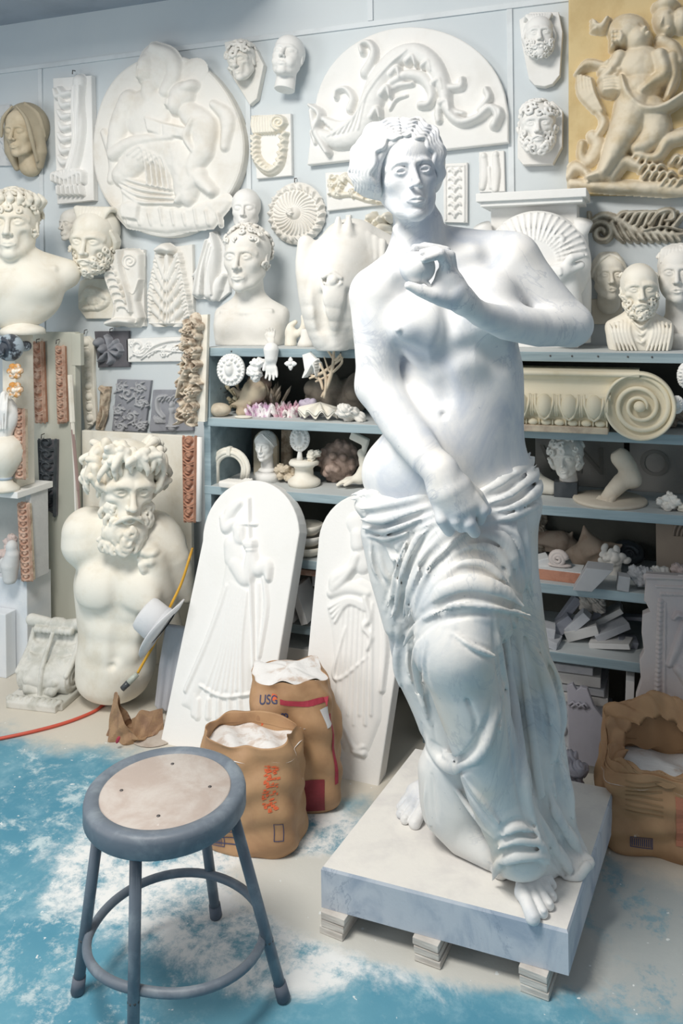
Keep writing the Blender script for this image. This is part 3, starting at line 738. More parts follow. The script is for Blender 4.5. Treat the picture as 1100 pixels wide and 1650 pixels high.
    B.frame(*HM); head_base(B, neck=False, ears=False, nose=.92, brow=-.008, fine=1)
    B.frame()
    for g, e in ((-1, (632, 279)), (1, (677, 271))): pass
    hcut = P(672, 372)[2]
    A = [o for o in B.ops if o[0] == 'add']
    lo = np.min([o[2] for o in A], 0); hi = np.max([o[3] for o in A], 0)
    V1, Q1 = B.mesh(.0032, lo, [hi[0], hi[1], hcut + .004])
    V2, Q2 = B.mesh(.0017, [P(560, 400)[0], P(660, 300, -.16)[1], hcut - .001], [P(930, 400)[0], P(660, 300, .17)[1], hi[2]])
    k1 = V1[:, 2] < hcut + .0045; Q1 = Q1[k1[Q1].all(1)]; k2 = V2[:, 2] > hcut - .003; Q2 = Q2[k2[Q2].all(1)]
    mesh_obj('body', np.vstack([V1, V2]), np.vstack([Q1, Q2 + len(V1)]), M_VENUS, T)
    # ---- apple
    Ap = SDF(); c = P(672, 431, -.245); Ap.ell(c, (r(29, -.24), r(29, -.24), r(28, -.24)), .0)
    Ap.ell(c + np.array([0, 0, r(29, -.24)]), (.006, .006, .008), .012, kind='sub')
    Ap.chain([P(684, 452, -.26), P(694, 462, -.265)], [.006, .003], .004)
    Ap.build('apple', .0022, M_VENUS, T)
    # ---- hair
    H = SDF()
    def hel(c, rx, ry, rz, k=.02, rot=None, kind='add'): H.ell(P(*c), (r(rx, c[2]), ry, r(rz, c[2])), k, rot, kind)
    hel((643, 262, .035), 67, .118, 70, .02, (0, -.1, 0)); hel((596, 268, .0), 30, .06, 46, .05, (0, .15, 0)); hel((700, 262, .02), 13, .06, 46, .03)
    hel((640, 290, .13), 38, .05, 34, .03)
    hel((655, 292, -.13), 47, .155, 71, .012, (0, -.09, 0), 'sub')
    H.box(P(660, 392, -.0), (.3, .09, r(66)), .02, None, 0, 'sub')
    def hcast(pts):
        pts = catmull(np.array(pts, float), 7)
        D = np.array([P(a, b, 0) - eye for a, b in pts]); return H.cast(np.repeat(eye[None], len(D), 0), D, 3.0, 1.5)
    strands = []
    for lo_, hi_, n, sg in (([(641, 191), (603, 200), (574, 236), (566, 272), (574, 304)], [(646, 222), (626, 228), (608, 248), (600, 282), (606, 314)], 7, 1),
                            ([(648, 190), (682, 196), (704, 218), (713, 256), (710, 290)], [(650, 221), (668, 222), (688, 236), (699, 262), (701, 296)], 5, -1)):
        for j in range(n):
            t = (j + .35) / (n - .3); pts = []
            C = catmull((1 - t) * np.array(lo_, float) + t * np.array(hi_, float), 8)
            for i, p in enumerate(C):
                d = C[min(i + 1, len(C) - 1)] - C[max(i - 1, 0)]; d /= np.linalg.norm(d) + 1e-9
                w = 3.0 * math.sin(i * .80 + j * .25) * min(1, i / 6)
                pts.append(p + np.array([-d[1], d[0]]) * w)
            strands.append((hcast(pts), n))
    hc = P(643, 265, .035)
    for pts, n in strands:
        o_ = pts - hc; o_ /= np.linalg.norm(o_, axis=1, keepdims=True); H.chain(pts + o_ * .0022, [.0036, .0062, .0068, .0050], .0010)
    H.build('hair', .0021, M_VENUS, T)
    # ---- drapery
    C = SDF(); base_ops = C
    def cch(pts, rad, k=.04, **kw): C.chain([P(*p) for p in pts], [r(q, p[2]) for q, p in zip(rad, pts)], k, **kw)
    def cel(c, rx, ry, rz, k=.04, rot=None, kind='add'): C.ell(P(*c), (r(rx, c[2]), ry, r(rz, c[2])), k, rot, kind)
    cel((716, 815, .02), 146, .148, 48, .03, (0, .04, 0)); cel((800, 785, .02), 68, .14, 50, .05, (0, .5, 0))
    cel((735, 880, .0), 112, .14, 95, .06)
    cch([(745, 880, -.03), (748, 960, -.10), (735, 1040, -.165)], [104, 92, 66], .04)
    cch([(733, 1045, -.165), (765, 1150, -.15), (800, 1270, -.12), (838, 1365, -.105)], [62, 56, 50, 46], .03)
    cch([(640, 860, .03), (655, 960, .03), (672, 1080, .04), (700, 1160, .05)], [48, 42, 36, 26], .03)
    cch([(604, 860, .0), (618, 930, .0), (634, 1008, .0)], [22, 22, 14], .03)
    cch([(735, 1080, .03), (735, 1180, .05), (738, 1280, .06)], [60, 48, 55], .04)
    cch([(700, 1240, .06), (712, 1310, .05), (745, 1345, .03), (790, 1372, -.02)], [24, 28, 30, 26], .04)
    cch([(812, 860, .02), (828, 960, .0), (838, 1080, -.0), (850, 1200, .0), (866, 1310, .0)], [46, 44, 46, 50, 52], .04)
    cch([(850, 1000, -.02), (876, 1120, -.02), (886, 1230, .0), (900, 1330, .0), (918, 1378, -.0)], [12, 22, 26, 26, 30], .03)
    cch([(820, 1380, -.085), (850, 1385, -.085), (880, 1388, -.06)], [26, 26, 24], .03)
    cch([(806, 1405, -.06), (822, 1385, -.09)], [12, 16], .02)
    cch([(890, 1385, -.04), (925, 1400, -.05), (948, 1390, -.04)], [20, 15, 10], .02)
    def cast(pts):
        pts = catmull(np.array(pts, float), 5)
        D = np.array([P(a, b, 0) - eye for a, b in pts]); return C.cast(np.repeat(eye[None], len(D), 0), D, 3.0, 1.2)
    c5 = lambda u, v: (540 + u / 2.5, 540 + v / 2.5)
    c6 = lambda u, v: (500 + u / 2.2917, 960 + v / 2.2917)
    c3 = lambda u, v: (680 + u / 5.5, 740 + v / 5.5)
    R, G = 'add', 'sub'
    ST = [
     (c5, R, 9, [(62, 662), (150, 642), (300, 622), (395, 600)]), (c5, R, 8, [(95, 700), (200, 688), (330, 662), (400, 642)]),
     (c5, R, 9, [(98, 742), (200, 742), (320, 712), (410, 682)]), (c5, R, 9, [(104, 776), (200, 782), (300, 755), (410, 715)]),
     (c5, R, 7, [(130, 805), (200, 815), (300, 790), (390, 745)]), (c5, R, 8, [(60, 645), (160, 622), (260, 615), (390, 590)]),
     (c5, G, 4, [(80, 682), (200, 667), (330, 645), (400, 628)]), (c5, G, 4, [(95, 724), (200, 718), (320, 690), (400, 668)]), (c5, G, 4, [(105, 760), (200, 764), (310, 735), (400, 705)]),
     (c5, R, 9, [(505, 560), (620, 520), (700, 490), (772, 455)]), (c5, R, 8, [(545, 605), (650, 560), (740, 505), (790, 470)]),
     (c5, R, 13, [(560, 640), (660, 600), (760, 530), (800, 490)]), (c5, R, 11, [(585, 690), (700, 645), (790, 575), (815, 530)]),
     (c5, R, 11, [(600, 722), (720, 685), (805, 630), (828, 575)]), (c5, R, 9, [(600, 748), (700, 732), (770, 700), (826, 680)]),
     (c5, G, 5, [(530, 588), (640, 545), (740, 485)]), (c5, G, 5, [(555, 626), (650, 583), (760, 512)]), (c5, G, 7, [(580, 668), (680, 622), (800, 535)]), (c5, G, 6, [(600, 706), (720, 662), (822, 590)]),
     (c5, R, 7, [(590, 765), (520, 800), (430, 880), (370, 960), (320, 1070), (290, 1150)]),
     (c5, R, 8, [(520, 790), (440, 860), (350, 950), (300, 1050), (270, 1150)]), (c5, R, 8, [(430, 800), (350, 900), (305, 1020), (285, 1150)]),
     (c5, R, 9, [(430, 740), (350, 790), (300, 900), (265, 1010), (225, 1140)]), (c5, R, 8, [(340, 770), (290, 850), (250, 980), (210, 1100)]),
     (c5, G, 4, [(545, 825), (440, 905), (385, 985), (345, 1080)]), (c5, G, 5, [(400, 770), (320, 880), (280, 1000), (250, 1120)]), (c5, G, 4, [(470, 810), (370, 920), (320, 1030)]),
     (c5, R, 16, [(385, 1105), (440, 1030), (540, 1000), (660, 1030), (760, 1095)]), (c5, R, 9, [(350, 1140), (420, 1098), (520, 1080), (650, 1092), (790, 1130)]),
     (c5, G, 5, [(400, 1110), (470, 1062), (560, 1050), (680, 1072), (770, 1112)]),
     (c5, R, 9, [(430, 970), (510, 920), (600, 925), (670, 985), (720, 1040)]), (c5, G, 5, [(430, 1010), (500, 965), (590, 960), (660, 1010)]),
     (c5, R, 10, [(480, 880), (560, 850), (640, 870), (690, 940), (700, 1010)]), (c5, R, 14, [(560, 800), (660, 820), (700, 890), (725, 980)]),
     (c5, G, 6, [(440, 930), (500, 890), (580, 885), (640, 920)]),
     (c5, R, 5, [(610, 770), (680, 800), (730, 860), (760, 960), (800, 1090)]), (c5, R, 5, [(640, 760), (730, 810), (760, 900), (790, 1020)]), (c5, G, 4, [(700, 835), (745, 920), (780, 1040)]),
     (c5, R, 6, [(720, 730), (735, 850), (775, 960), (800, 1060)]), (c5, R, 6, [(760, 720), (768, 840), (790, 960)]), (c5, G, 4, [(742, 725), (752, 850), (785, 970)]),
     (c5, R, 6, [(145, 820), (155, 920), (195, 1010)]), (c5, R, 5, [(200, 830), (235, 900), (275, 890), (300, 800)]), (c5, R, 5, [(170, 830), (195, 950), (235, 1000)]),
     (c6, R, 8, [(330, 210), (385, 120), (480, 60), (640, 42), (740, 60), (815, 95)]), (c6, G, 5, [(345, 240), (400, 150), (490, 90), (620, 68), (700, 80)]),
     (c6, R, 7, [(325, 110), (318, 240), (330, 340)]), (c6, R, 7, [(365, 130), (360, 240), (395, 350), (430, 460)]), (c6, R, 7, [(400, 150), (388, 250), (420, 400), (450, 480)]),
     (c6, G, 5, [(345, 120), (340, 240), (360, 340)]), (c6, G, 5, [(384, 170), (375, 260), (412, 400)]),
     (c6, R, 10, [(432, 470), (448, 570), (530, 635), (625, 580), (672, 470), (690, 380)]), (c6, R, 6, [(470, 590), (530, 612), (590, 570), (630, 500)]), (c6, G, 6, [(450, 540), (530, 600), (600, 560), (650, 450)]),
     (c6, R, 7, [(530, 140), (600, 190), (690, 225)]), (c6, R, 7, [(690, 60), (695, 200), (715, 330), (740, 450)]), (c6, R, 5, [(720, 250), (700, 380), (700, 520)]), (c6, G, 6, [(705, 120), (710, 240), (730, 350)]),
     (c6, R, 11, [(720, 60), (735, 300), (765, 560), (800, 760), (850, 900)]), (c6, R, 10, [(765, 70), (790, 280), (820, 520), (850, 740), (900, 880)]),
     (c6, R, 12, [(800, 90), (850, 260), (890, 420), (895, 560), (870, 690)]), (c6, R, 9, [(835, 130), (900, 300), (930, 430), (925, 540)]),
     (c6, R, 9, [(905, 560), (945, 700), (972, 830)]), (c6, R, 11, [(860, 690), (900, 800), (965, 900), (1005, 960)]), (c6, R, 11, [(830, 780), (880, 900), (940, 990), (975, 1035)]),
     (c6, G, 9, [(750, 300), (785, 560), (815, 760), (850, 870)]), (c6, G, 8, [(780, 120), (815, 300), (850, 520), (860, 640)]), (c6, G, 9, [(845, 700), (870, 830), (930, 940)]), (c6, G, 8, [(905, 600), (925, 740), (960, 850)]),
     (c6, R, 9, [(705, 890), (760, 850), (825, 872)]), (c6, R, 10, [(690, 935), (760, 895), (840, 915), (885, 965)]), (c6, R, 11, [(672, 1050), (700, 985), (770, 955), (850, 960), (885, 990)]),
     (c6, G, 4, [(700, 915), (765, 875), (840, 892)]), (c6, G, 5, [(690, 965), (760, 928), (850, 938)]),
     (c6, R, 10, [(905, 1000), (965, 1045), (1010, 1000), (1045, 985)]), (c6, G, 6, [(915, 950), (970, 990), (1010, 960)]),
     (c6, R, 4, [(432, 650), (424, 760), (442, 870)]), (c6, R, 4, [(470, 680), (485, 800)]), (c6, R, 5, [(500, 660), (600, 800), (680, 900)]), (c6, R, 6, [(560, 660), (640, 760), (700, 850)]),
     (c6, G, 4, [(470, 240), (560, 420), (600, 520)] if False else [(560, 340), (610, 460), (600, 540)]),
    ]
    ST += [(c5, R, 4, [(120, 752), (220, 758), (330, 728)]), (c5, R, 5, [(150, 672), (260, 655), (390, 625)]), (c5, R, 4, [(540, 590), (640, 552), (760, 480)]), (c5, R, 5, [(640, 650), (740, 590), (812, 520)]),
     (c5, R, 5, [(360, 800), (300, 930), (262, 1060), (235, 1145)]), (c5, R, 5, [(470, 830), (380, 920), (320, 1040)]), (c5, R, 4, [(500, 900), (560, 885), (640, 905), (690, 960)]), (c5, R, 5, [(420, 1060), (500, 1025), (620, 1030), (720, 1075)]),
     (c5, G, 4, [(150, 830), (165, 930), (205, 1020)]), (c5, G, 4, [(215, 835), (245, 880), (280, 840)]), (c5, G, 4, [(320, 790), (270, 900), (230, 1040)]), (c5, R, 5, [(250, 830), (245, 930), (225, 1060)]),
     (c6, R, 5, [(745, 60), (760, 300), (790, 560), (830, 780)]), (c6, R, 5, [(820, 120), (860, 300), (890, 500)]), (c6, G, 4, [(860, 180), (905, 340), (915, 470), (890, 620)]), (c6, R, 5, [(880, 600), (900, 740), (950, 850)]),
     (c6, R, 4, [(735, 870), (790, 860), (850, 890)]), (c6, R, 5, [(715, 960), (780, 930), (860, 945)]), (c6, G, 5, [(690, 1010), (760, 975), (860, 985)]), (c6, G, 4, [(530, 650), (620, 780), (700, 880)]), (c6, G, 4, [(450, 660), (455, 760), (470, 860)]),
     (c6, R, 5, [(350, 130), (345, 250), (372, 350)]), (c6, G, 4, [(432, 180), (425, 270), (445, 380)]), (c6, R, 6, [(470, 560), (500, 590), (560, 590), (610, 540)])]
    todo = []
    for f, kind, rad, pts in ST:
        px_ = [f(*p) for p in pts]; q = cast(px_); todo.append((kind, rad, q))
        if kind == R and rad >= 7:      # a narrow crease along each side of a full fold
            A_ = catmull(np.array(px_, float), 4); dA = np.gradient(A_, axis=0); dA /= np.linalg.norm(dA, axis=1, keepdims=True) + 1e-9; nA = np.stack([-dA[:, 1], dA[:, 0]], 1)
            for g_ in (-1, 1): todo.append((G, 2.6, cast(A_ + nA * g_ * rad * .95)))
    for kind, rad, q in todo:
        if kind == 'add':
            d = q - eye; d /= np.linalg.norm(d, axis=1, keepdims=True)
            C.chain(q + d * rad * .00045, [rad * .0002, rad * .0009, rad * .00145, rad * .0015, rad * .00145, rad * .0009, rad * .0002], .0045)
    for kind, rad, q in todo:
        if kind == 'sub': C.chain(q, [rad * .0002, rad * .0009, rad * .0011, rad * .0011, rad * .0009, rad * .0002], .007, 'sub')
    zf = Z(800, 1400, 0)[2]
    C.box((0, 0, zf - .2), (1, 1, .2 + .001), .0, kind='sub')
    C.build('drapery', .0036, M_VDRAPE, T)
    # ---- feet
    F_ = None
    def foot(toes, bases, heel, ank, mid, tr):
        F_ = SDF()
        F_.chain([Z(*heel), Z(*mid)], [.036, .030], .02); F_.chain([Z(*ank), Z(*heel)], [.036, .036], .03)
        for (a, b), (c_, d_), q in zip(toes, bases, tr):
            F_.chain([Z(*mid) * .25 + Z(c_, d_, .016) * .75, Z(c_, d_, .018)], [q * 1.25, q * 1.1], .016)
            F_.chain([Z(c_, d_, .020), (Z(c_, d_, .022) + Z(a, b, .020)) / 2, Z(a, b, .010)], [q, q * .85, q * .95], .004)
            n = Z(a, b, .010) + np.array([0, -.006, .008]); F_.ell(n, (q * .55, q * .5, q * .35), .002)
        F_.box((0, 0, zf - .1), (1, 1, .1), .0, kind='sub'); F_.build('foot', .0026, M_VENUS, T)
    foot([(858, 1478), (874, 1470), (884, 1458), (889, 1444), (889, 1426)], [(842, 1438), (856, 1434), (866, 1428), (875, 1420), (880, 1408)], (846, 1352, .04), (842, 1345, .12), (856, 1400, .03), [.0165, .0125, .012, .0115, .011])
    foot([(668, 1326), (652, 1320), (645, 1311), (645, 1300), (651, 1290)], [(684, 1296), (672, 1290), (665, 1284), (662, 1277), (664, 1272)], (706, 1244, .035), (712, 1250, .10), (690, 1268, .03), [.0165, .0125, .012, .0115, .011])
    return T
def build_slab():
    z = SLAB_Z; t = .092
    fl, fr, bl = PZ(517, 1397, z), PZ(915, 1500, z), PZ(668, 1205, z)
    br = fr + (bl - fl) * .98
    M = marble('slab_marble', (.56, .61, .68), (.36, .43, .53), (.22, .28, .38), (.64, .66, .70), 7, .5)
    Mt = mat('dusty_slab_top', (.80, .78, .74), .85, (.70, .68, .66), 9, .4, .7, .2)
    T = thing('stone_slab', 'thick square grey-blue marble slab under the statue, with dusty top', 'slab', (fl + fr) / 2 - Vector((0, 0, t)))
    mb = MB(); mb2 = MB(); o = T.location
    q = [p - o for p in (fl, fr, br, bl)]
    top = [Vector((p.x, p.y, t)) for p in q]; bot = [Vector((p.x, p.y, 0)) for p in q]; c = sum(top, Vector()) / 4
    ins = [p + (c - p) * .012 for p in top]; dn = [p - Vector((0, 0, .006)) for p in top]
    mb.add(bot + dn + ins, [(0, 1, 5, 4), (1, 2, 6, 5), (2, 3, 7, 6), (3, 0, 4, 7), (3, 2, 1, 0), (4, 5, 9, 8), (5, 6, 10, 9), (6, 7, 11, 10), (7, 4, 8, 11)], False)
    mb.build('block', M, T)
    mb2.add(ins + [p - Vector((0, 0, .003)) for p in ins], [(0, 1, 2, 3)], False); mb2.build('dusty_top', Mt, T)
    u = (fr - fl).normalized(); v = (bl - fl).normalized(); ang = math.atan2(u.y, u.x)
    Mw = mat('pale_wood', (.72, .69, .64), .85, (.50, .46, .42), 5, .4, .65, .4, 30, stretch=(1, 1, 9))
    h = (z - t) / 2
    for i, (px, py, lab) in enumerate(((545, 1478, 'short pale wooden block under the left front corner of the slab'), (693, 1525, 'pale wooden block under the middle of the slab front'), (866, 1566, 'pale wooden block under the right front corner of the slab'))):
        p = PZ(px, py, .02) ; 
        b = MB()
        e = [-.028, 0, .028][0] if False else 0
        for k in range(3): b.box((0, 0, h * (2 * k + 1) / 3), (.030 - .001 * (k % 2), .30, h / 3 - .0006), (0, 0, random.uniform(-.01, .01)), .002, .0006)
        off = (p - fl).dot(u)
        loc = fl + u * off + v * .285; 
        o2 = b.build('wooden_block', Mw, None, (loc.x, loc.y, 0), (0, 0, math.atan2(v.y, v.x) - PI / 2))
        tag(o2, lab, 'block', 'wooden blocks under the slab')
build_venus(); build_slab()
# ------------------------------------------------------------------ reliefs and casts on the wall
def crop(x0, y0, s): return lambda *P: [(x0 + a / s, y0 + b / s) for a, b in P]
cA, cB, cC, cD, cE, cF, cG, cH = crop(0, 0, 2.619), crop(320, 0, 2.2), crop(750, 0, 3.143), crop(0, 270, 3.4375), crop(220, 300, 2.75), crop(280, 540, 3.235), crop(820, 380, 3.929), crop(820, 680, 3.929)
cI, cJ, cK, cN = crop(0, 480, 3.333), crop(0, 880, 3.333), crop(230, 760, 2.558), crop(820, 860, 2.946)
def bbox(P): return (min(p[0] for p in P), min(p[1] for p in P), max(p[0] for p in P), max(p[1] for p in P))
def hook(T, R, px, py):
    u = R.uv(px, py); MB().tube([(u[0], .01, u[1] + .012), (u[0], -.008, u[1] + .010), (u[0], -.010, u[1] - .006)], .0022, 6).build('hook', IRON, T)
def plaque(name, label, cat, poly, t, m, draw, mo=None, Y=None, res=.0028, group=None, part='relief', bev=.004, sm=1, hk=None, frame=None, slab='backing', pad=0):
    Yf = (WY if Y is None else Y) - t - .002
    bb = bbox(poly); bb = (bb[0] - pad, bb[1] - pad, bb[2] + pad, bb[3] + pad)
    R = Relief(bb, Yf, res, frame=frame); T = R.thing(name, label, cat, group)
    R.slab(poly, t, slab, m, T, bev, y0=t) if t > .003 else None
    draw(R)
    if sm: R.smooth(sm)
    R.build(part, mo or m, T, 0.0)
    if hk: hook(T, R, *hk)
    return T, R
def leafstroke(R, pts, w, h, lobes=5, side=0):
    """acanthus leaf: a rib with rounded lobes off both sides"""
    C = catmull(np.array(pts, float), 8); n = len(C)
    R.stroke(pts, [w * .55, w * .5, w * .25], h)
    for i in range(lobes):
        j = int((i + .6) / lobes * (n - 2)); d = C[min(j + 2, n - 1)] - C[max(j - 1, 0)]; d /= np.linalg.norm(d) + 1e-9
        nr = np.array([-d[1], d[0]]); s = w * (1.15 - .6 * i / lobes)
        for g in ((-1, 1) if not side else (side,)):
            a = C[j]; b = a + nr * g * s * .8 + d * s * .5; c = a + nr * g * s * 1.25 + d * s * 1.2
            R.stroke([a, b, c], [w * .22, w * .30, w * .16], [h * .8, h * .95, h * .7])
    R.stroke(pts, [w * .10, w * .06], h * .3, 'cut')
def flower(R, x, y, r, h, n=5, rot=0):
    for i in range(n):
        a = 2 * PI * i / n + rot; R.dome(x + math.cos(a) * r * .58, y + math.sin(a) * r * .58, r * .46, r * .30, h * .8, math.degrees(-a))
    R.dome(x, y, r * .28, r * .28, h)
# -- round relief of mother and child
def d(R):
    f = cA
    def S(pts, r, h, **k): R.stroke(f(*pts), [x / 2.619 for x in (r if isinstance(r, list) else [r])], h, **k)
    def Dm(x, y, rx, ry, h, rot=0, **k): (a, b), = f((x, y)); R.dome(a, b, rx / 2.619, ry / 2.619, h, rot, **k)
    Dm(650, 285, 78, 95, .030); S([(650, 205), (715, 240), (735, 310), (700, 385)], [24, 40, 30], .030)
    Dm(622, 295, 48, 70, .050, 5); S([(606, 290), (600, 335)], [7, 10], .058); S([(598, 345), (622, 350)], 5, .006, mode='cut'); S([(612, 300), (650, 296)], 8, .006, mode='cut')
    S([(630, 365), (632, 420)], [34, 40], .036); Dm(620, 480, 115, 105, .036)
    S([(545, 430), (505, 530), (490, 620)], [50, 48, 38], .040); S([(490, 650), (560, 610), (660, 590), (740, 585)], [38, 34, 26, 16], .048)
    S([(520, 740), (600, 650), (700, 630), (780, 700), (790, 800)], [50, 70, 78, 74, 60], .042); S([(740, 620), (780, 760), (800, 840)], [30, 50, 34], .044)
    for k in range(5): S([(560 + k * 22, 660 + k * 8), (620 + k * 20, 630 + k * 10), (640 + k * 22, 780 + k * 6)], 7, .052 - k * .002); 
    for k in range(4): S([(490 + k * 12, 740 + k * 22), (600, 775 + k * 26), (720 + k * 10, 800 + k * 20)], [6, 11, 5], .034)
    R.poly(f((520, 790), (565, 795), (600, 870), (590, 930), (525, 920)), .022)
    R.poly(f((630, 500), (690, 520), (800, 545), (790, 590), (700, 575), (640, 560)), .046); S([(700, 520), (705, 575)], 5, .008, mode='cut')
    Dm(770, 405, 62, 58, .046, -20); Dm(752, 440, 42, 52, .056); S([(722, 425), (718, 450)], [7, 9], .060); Dm(800, 372, 50, 30, .052, -15)
    S([(800, 480), (860, 540), (860, 640)], [46, 64, 50], .042); S([(830, 510), (800, 580), (830, 640)], [20, 22, 16], .052)
    S([(860, 640), (820, 720), (900, 810)], [50, 40, 24], .046); S([(840, 740), (800, 800), (760, 850)], [38, 30, 20], .044)
    S([(900, 440), (960, 500), (950, 620)], [16, 34, 20], .024); S([(440, 560), (480, 680), (470, 760)], [16, 24, 18], .02)
    R.poly(f((470, 880), (560, 850), (760, 880), (960, 820), (985, 850), (900, 960), (700, 985), (540, 960)), .016, 'top', 10)
    for k in range(9): S([(540 + k * 48, 880 + 10 * (k % 3)), (550 + k * 48, 950)], [8, 5], .012 + .018, mode='max')
    Dm(820, 300, 60, 50, .008); R.rough(.0015, 60, .004); R.smooth(1); R.H *= .92
out = [(267 + 122 * math.cos(a) * (1 + .03 * math.sin(3 * a + 1)), 232 + 145 * math.sin(a) * (1 + (.04 if math.sin(a) > .9 else 0))) for a in np.linspace(0, 2 * PI, 60, endpoint=False)]
plaque('round_relief', 'large round white plaster relief of a veiled mother and child, hung on the wall', 'relief', out, .055, PL, d, bev=.012, sm=2, pad=4)
# -- lunette with acanthus scroll
def d(R):
    f = cB
    def S(pts, r, h, **k): R.stroke(f(*pts), [x / 2.2 for x in (r if isinstance(r, list) else [r])], h, **k)
    S([(440, 480), (500, 500), (570, 470), (610, 380), (640, 290), (700, 210), (770, 190), (830, 230), (870, 310), (885, 390), (930, 435), (990, 420), (1035, 385), (1060, 410), (1050, 445)], [22, 34, 44, 46, 44, 36, 34, 32, 26, 18, 16, 15, 14, 12, 14], .045)
    for k in range(7): S([(470 + k * 18, 490 - k * 4), (560 + k * 9, 430 - k * 16), (610 + k * 14, 320 - k * 14), (700 + k * 8, 225 - k * 6)], 7, .052)
    for k in range(7):
        a = [(620, 420), (655, 340), (690, 270), (745, 225), (800, 240), (840, 300), (865, 370)][k]; S([a, (a[0] + 22, a[1] - 30 + k * 4), (a[0] + 30, a[1] + 4 + k * 4)], [14, 12, 6], .05)
    S([(410, 400), (425, 470), (465, 545)], [12, 20, 12], .05); S([(405, 380), (440, 410), (420, 470)], [10, 14, 10], .056)
    for k in range(6): S([(440 + k * 10, 420 + k * 10), (500 + k * 6, 440 + k * 8), (560, 430 + k * 5)], 9, .040)
    S([(540, 390), (550, 350), (525, 318), (495, 325), (490, 350)], [16, 14, 11, 9, 8], .036)
    S([(595, 260), (620, 215), (625, 180), (605, 155), (580, 165), (585, 190)], [22, 18, 14, 12, 10, 12], .040)
    S([(690, 300), (740, 270), (800, 280), (830, 330), (820, 370), (790, 375)], [14, 20, 22, 18, 14, 15], .042); S([(650, 350), (700, 310), (760, 300)], [8, 14, 8], .03)
    S([(680, 390), (700, 355), (740, 340)], [5, 8, 4], .02); S([(860, 270), (880, 310), (930, 310), (935, 285)], [14, 14, 14, 12], .036)
    S([(870, 330), (890, 390), (940, 405)], [10, 14, 8], .03); S([(860, 360), (850, 400), (853, 430)], [16, 14, 12], .03)
    S([(1000, 390), (1030, 350), (1020, 320)], [12, 13, 12], .036); S([(1040, 380), (1070, 400), (1050, 445)], [10, 12, 18], .042)
    S([(405, 470), (415, 510)], [10, 6], .02); R.rough(.0008, 90, .004)
out = cB((385, 585), (385, 575), (400, 440), (420, 330)) + cB(*[(752 + 340 * math.cos(a) * (1 if math.cos(a) > 0 else 1.0), 400 - 305 * math.sin(a)) for a in np.linspace(PI * .93, 0.10, 26)]) + cB((1096, 400), (1096, 500), (1096, 505))
plaque('arched_relief', 'wide half-round white plaque with a curling acanthus scroll, above the statue head', 'relief', out, .035, PLW, d, PLW, bev=.005, sm=1, part='acanthus_scroll')
# -- ochre cupid panel
def d(R):
    f = cC
    def S(pts, r, h, **k): R.stroke(f(*pts), [x / 3.143 for x in (r if isinstance(r, list) else [r])], h, **k)
    def Dm(x, y, rx, ry, h, rot=0, **k): (a, b), = f((x, y)); R.dome(a, b, rx / 3.143, ry / 3.143, h, rot, **k)
    Dm(820, 160, 98, 84, .075, 10); Dm(868, 205, 66, 72, .078); Dm(905, 175, 22, 26, .088, 20); Dm(925, 195, 13, 14, .095); S([(880, 150), (905, 160)], 5, .01, mode='cut'); Dm(790, 215, 28, 34, .085)
    for k in range(10): Dm(745 + 20 * (k % 3), 190 + 22 * (k // 3), 17, 15, .082)
    Dm(880, 345, 120, 110, .075, -15); S([(780, 300), (740, 370), (700, 410)], [42, 36, 28], .07); S([(980, 300), (1000, 390), (950, 430), (890, 480)], [44, 44, 36, 28], .09)
    Dm(880, 450, 105, 90, .078); S([(850, 540), (820, 640), (760, 760), (700, 880)], [92, 84, 62, 36], .090); S([(700, 880), (620, 905)], [32, 18], .07)
    for k in range(4): Dm(612 + 3 * k, 885 + 14 * k, 10, 8, .06)
    S([(930, 560), (960, 660), (910, 730), (860, 760)], [80, 72, 56, 30], .070)
    Dm(735, 445, 62, 58, .07); 
    for k in range(5): S([(700, 420 + k * 14), (760, 410 + k * 16), (790, 440 + k * 10)], 7, .082)
    flower(R, *f((740, 370))[0], 22, .078, 6)
    S([(560, 380), (620, 330), (700, 340), (750, 330)], [8, 28, 20, 8], .045); 
    for k in range(5): S([(570 + k * 16, 380 + k * 6), (580 + k * 18, 480), (650 + k * 12, 570)], [8, 12, 6], .03 + .004 * k)
    S([(790, 410), (820, 500), (900, 570), (1000, 560), (1099, 500)], [16, 30, 28, 26, 22], .098); S([(660, 560), (700, 620), (660, 700)], [10, 22, 14], .03)
    S([(640, 690), (670, 740), (620, 820), (585, 790), (590, 730)], [26, 36, 30, 20, 20], .03)
    S([(1040, 300), (1050, 400), (1020, 500)], [34, 30, 16], .06); S([(990, 210), (1040, 250), (1080, 320)], [30, 40, 30], .04)
    Dm(1010, 110, 56, 80, .07, -10); Dm(1090, 110, 46, 66, .07); Dm(1010, 40, 64, 40, .07); S([(995, 120), (985, 150)], [8, 11], .082); Dm(1022, 170, 20, 12, .078)
    Dm(980, 95, 12, 7, .01, mode='cut'); Dm(1035, 95, 12, 7, .01, mode='cut'); Dm(1072, 110, 12, 7, .01, mode='cut')
    S([(720, 110), (690, 150), (650, 140)], [16, 26, 12], .06)
    for k in range(4): S([(665, 130 + k * 12), (640, 110 + k * 18)], [9, 6], .06)
    S([(520, 900), (560, 850), (620, 880)], [24, 34, 16], .04); S([(540, 930), (700, 945), (860, 950), (1099, 960)], [24, 30, 34, 40], .035)
    S([(740, 900), (800, 820), (880, 850)], [30, 40, 20], .05); S([(860, 790), (960, 800), (1020, 720), (1099, 690)], [16, 26, 36, 40], .055)
    for k in range(16): a = (850 + (k * 53) % 250, 800 + (k * 37) % 150); S([a, (a[0] + 28, a[1] - 34), (a[0] + 52, a[1] - 20)], [10, 12, 5], .05)
    R.rough(.002, 55, .01)
pts = cC((520, -70), (1290, -70), (1290, 985), (605, 985), (600, 970), (520, 965))
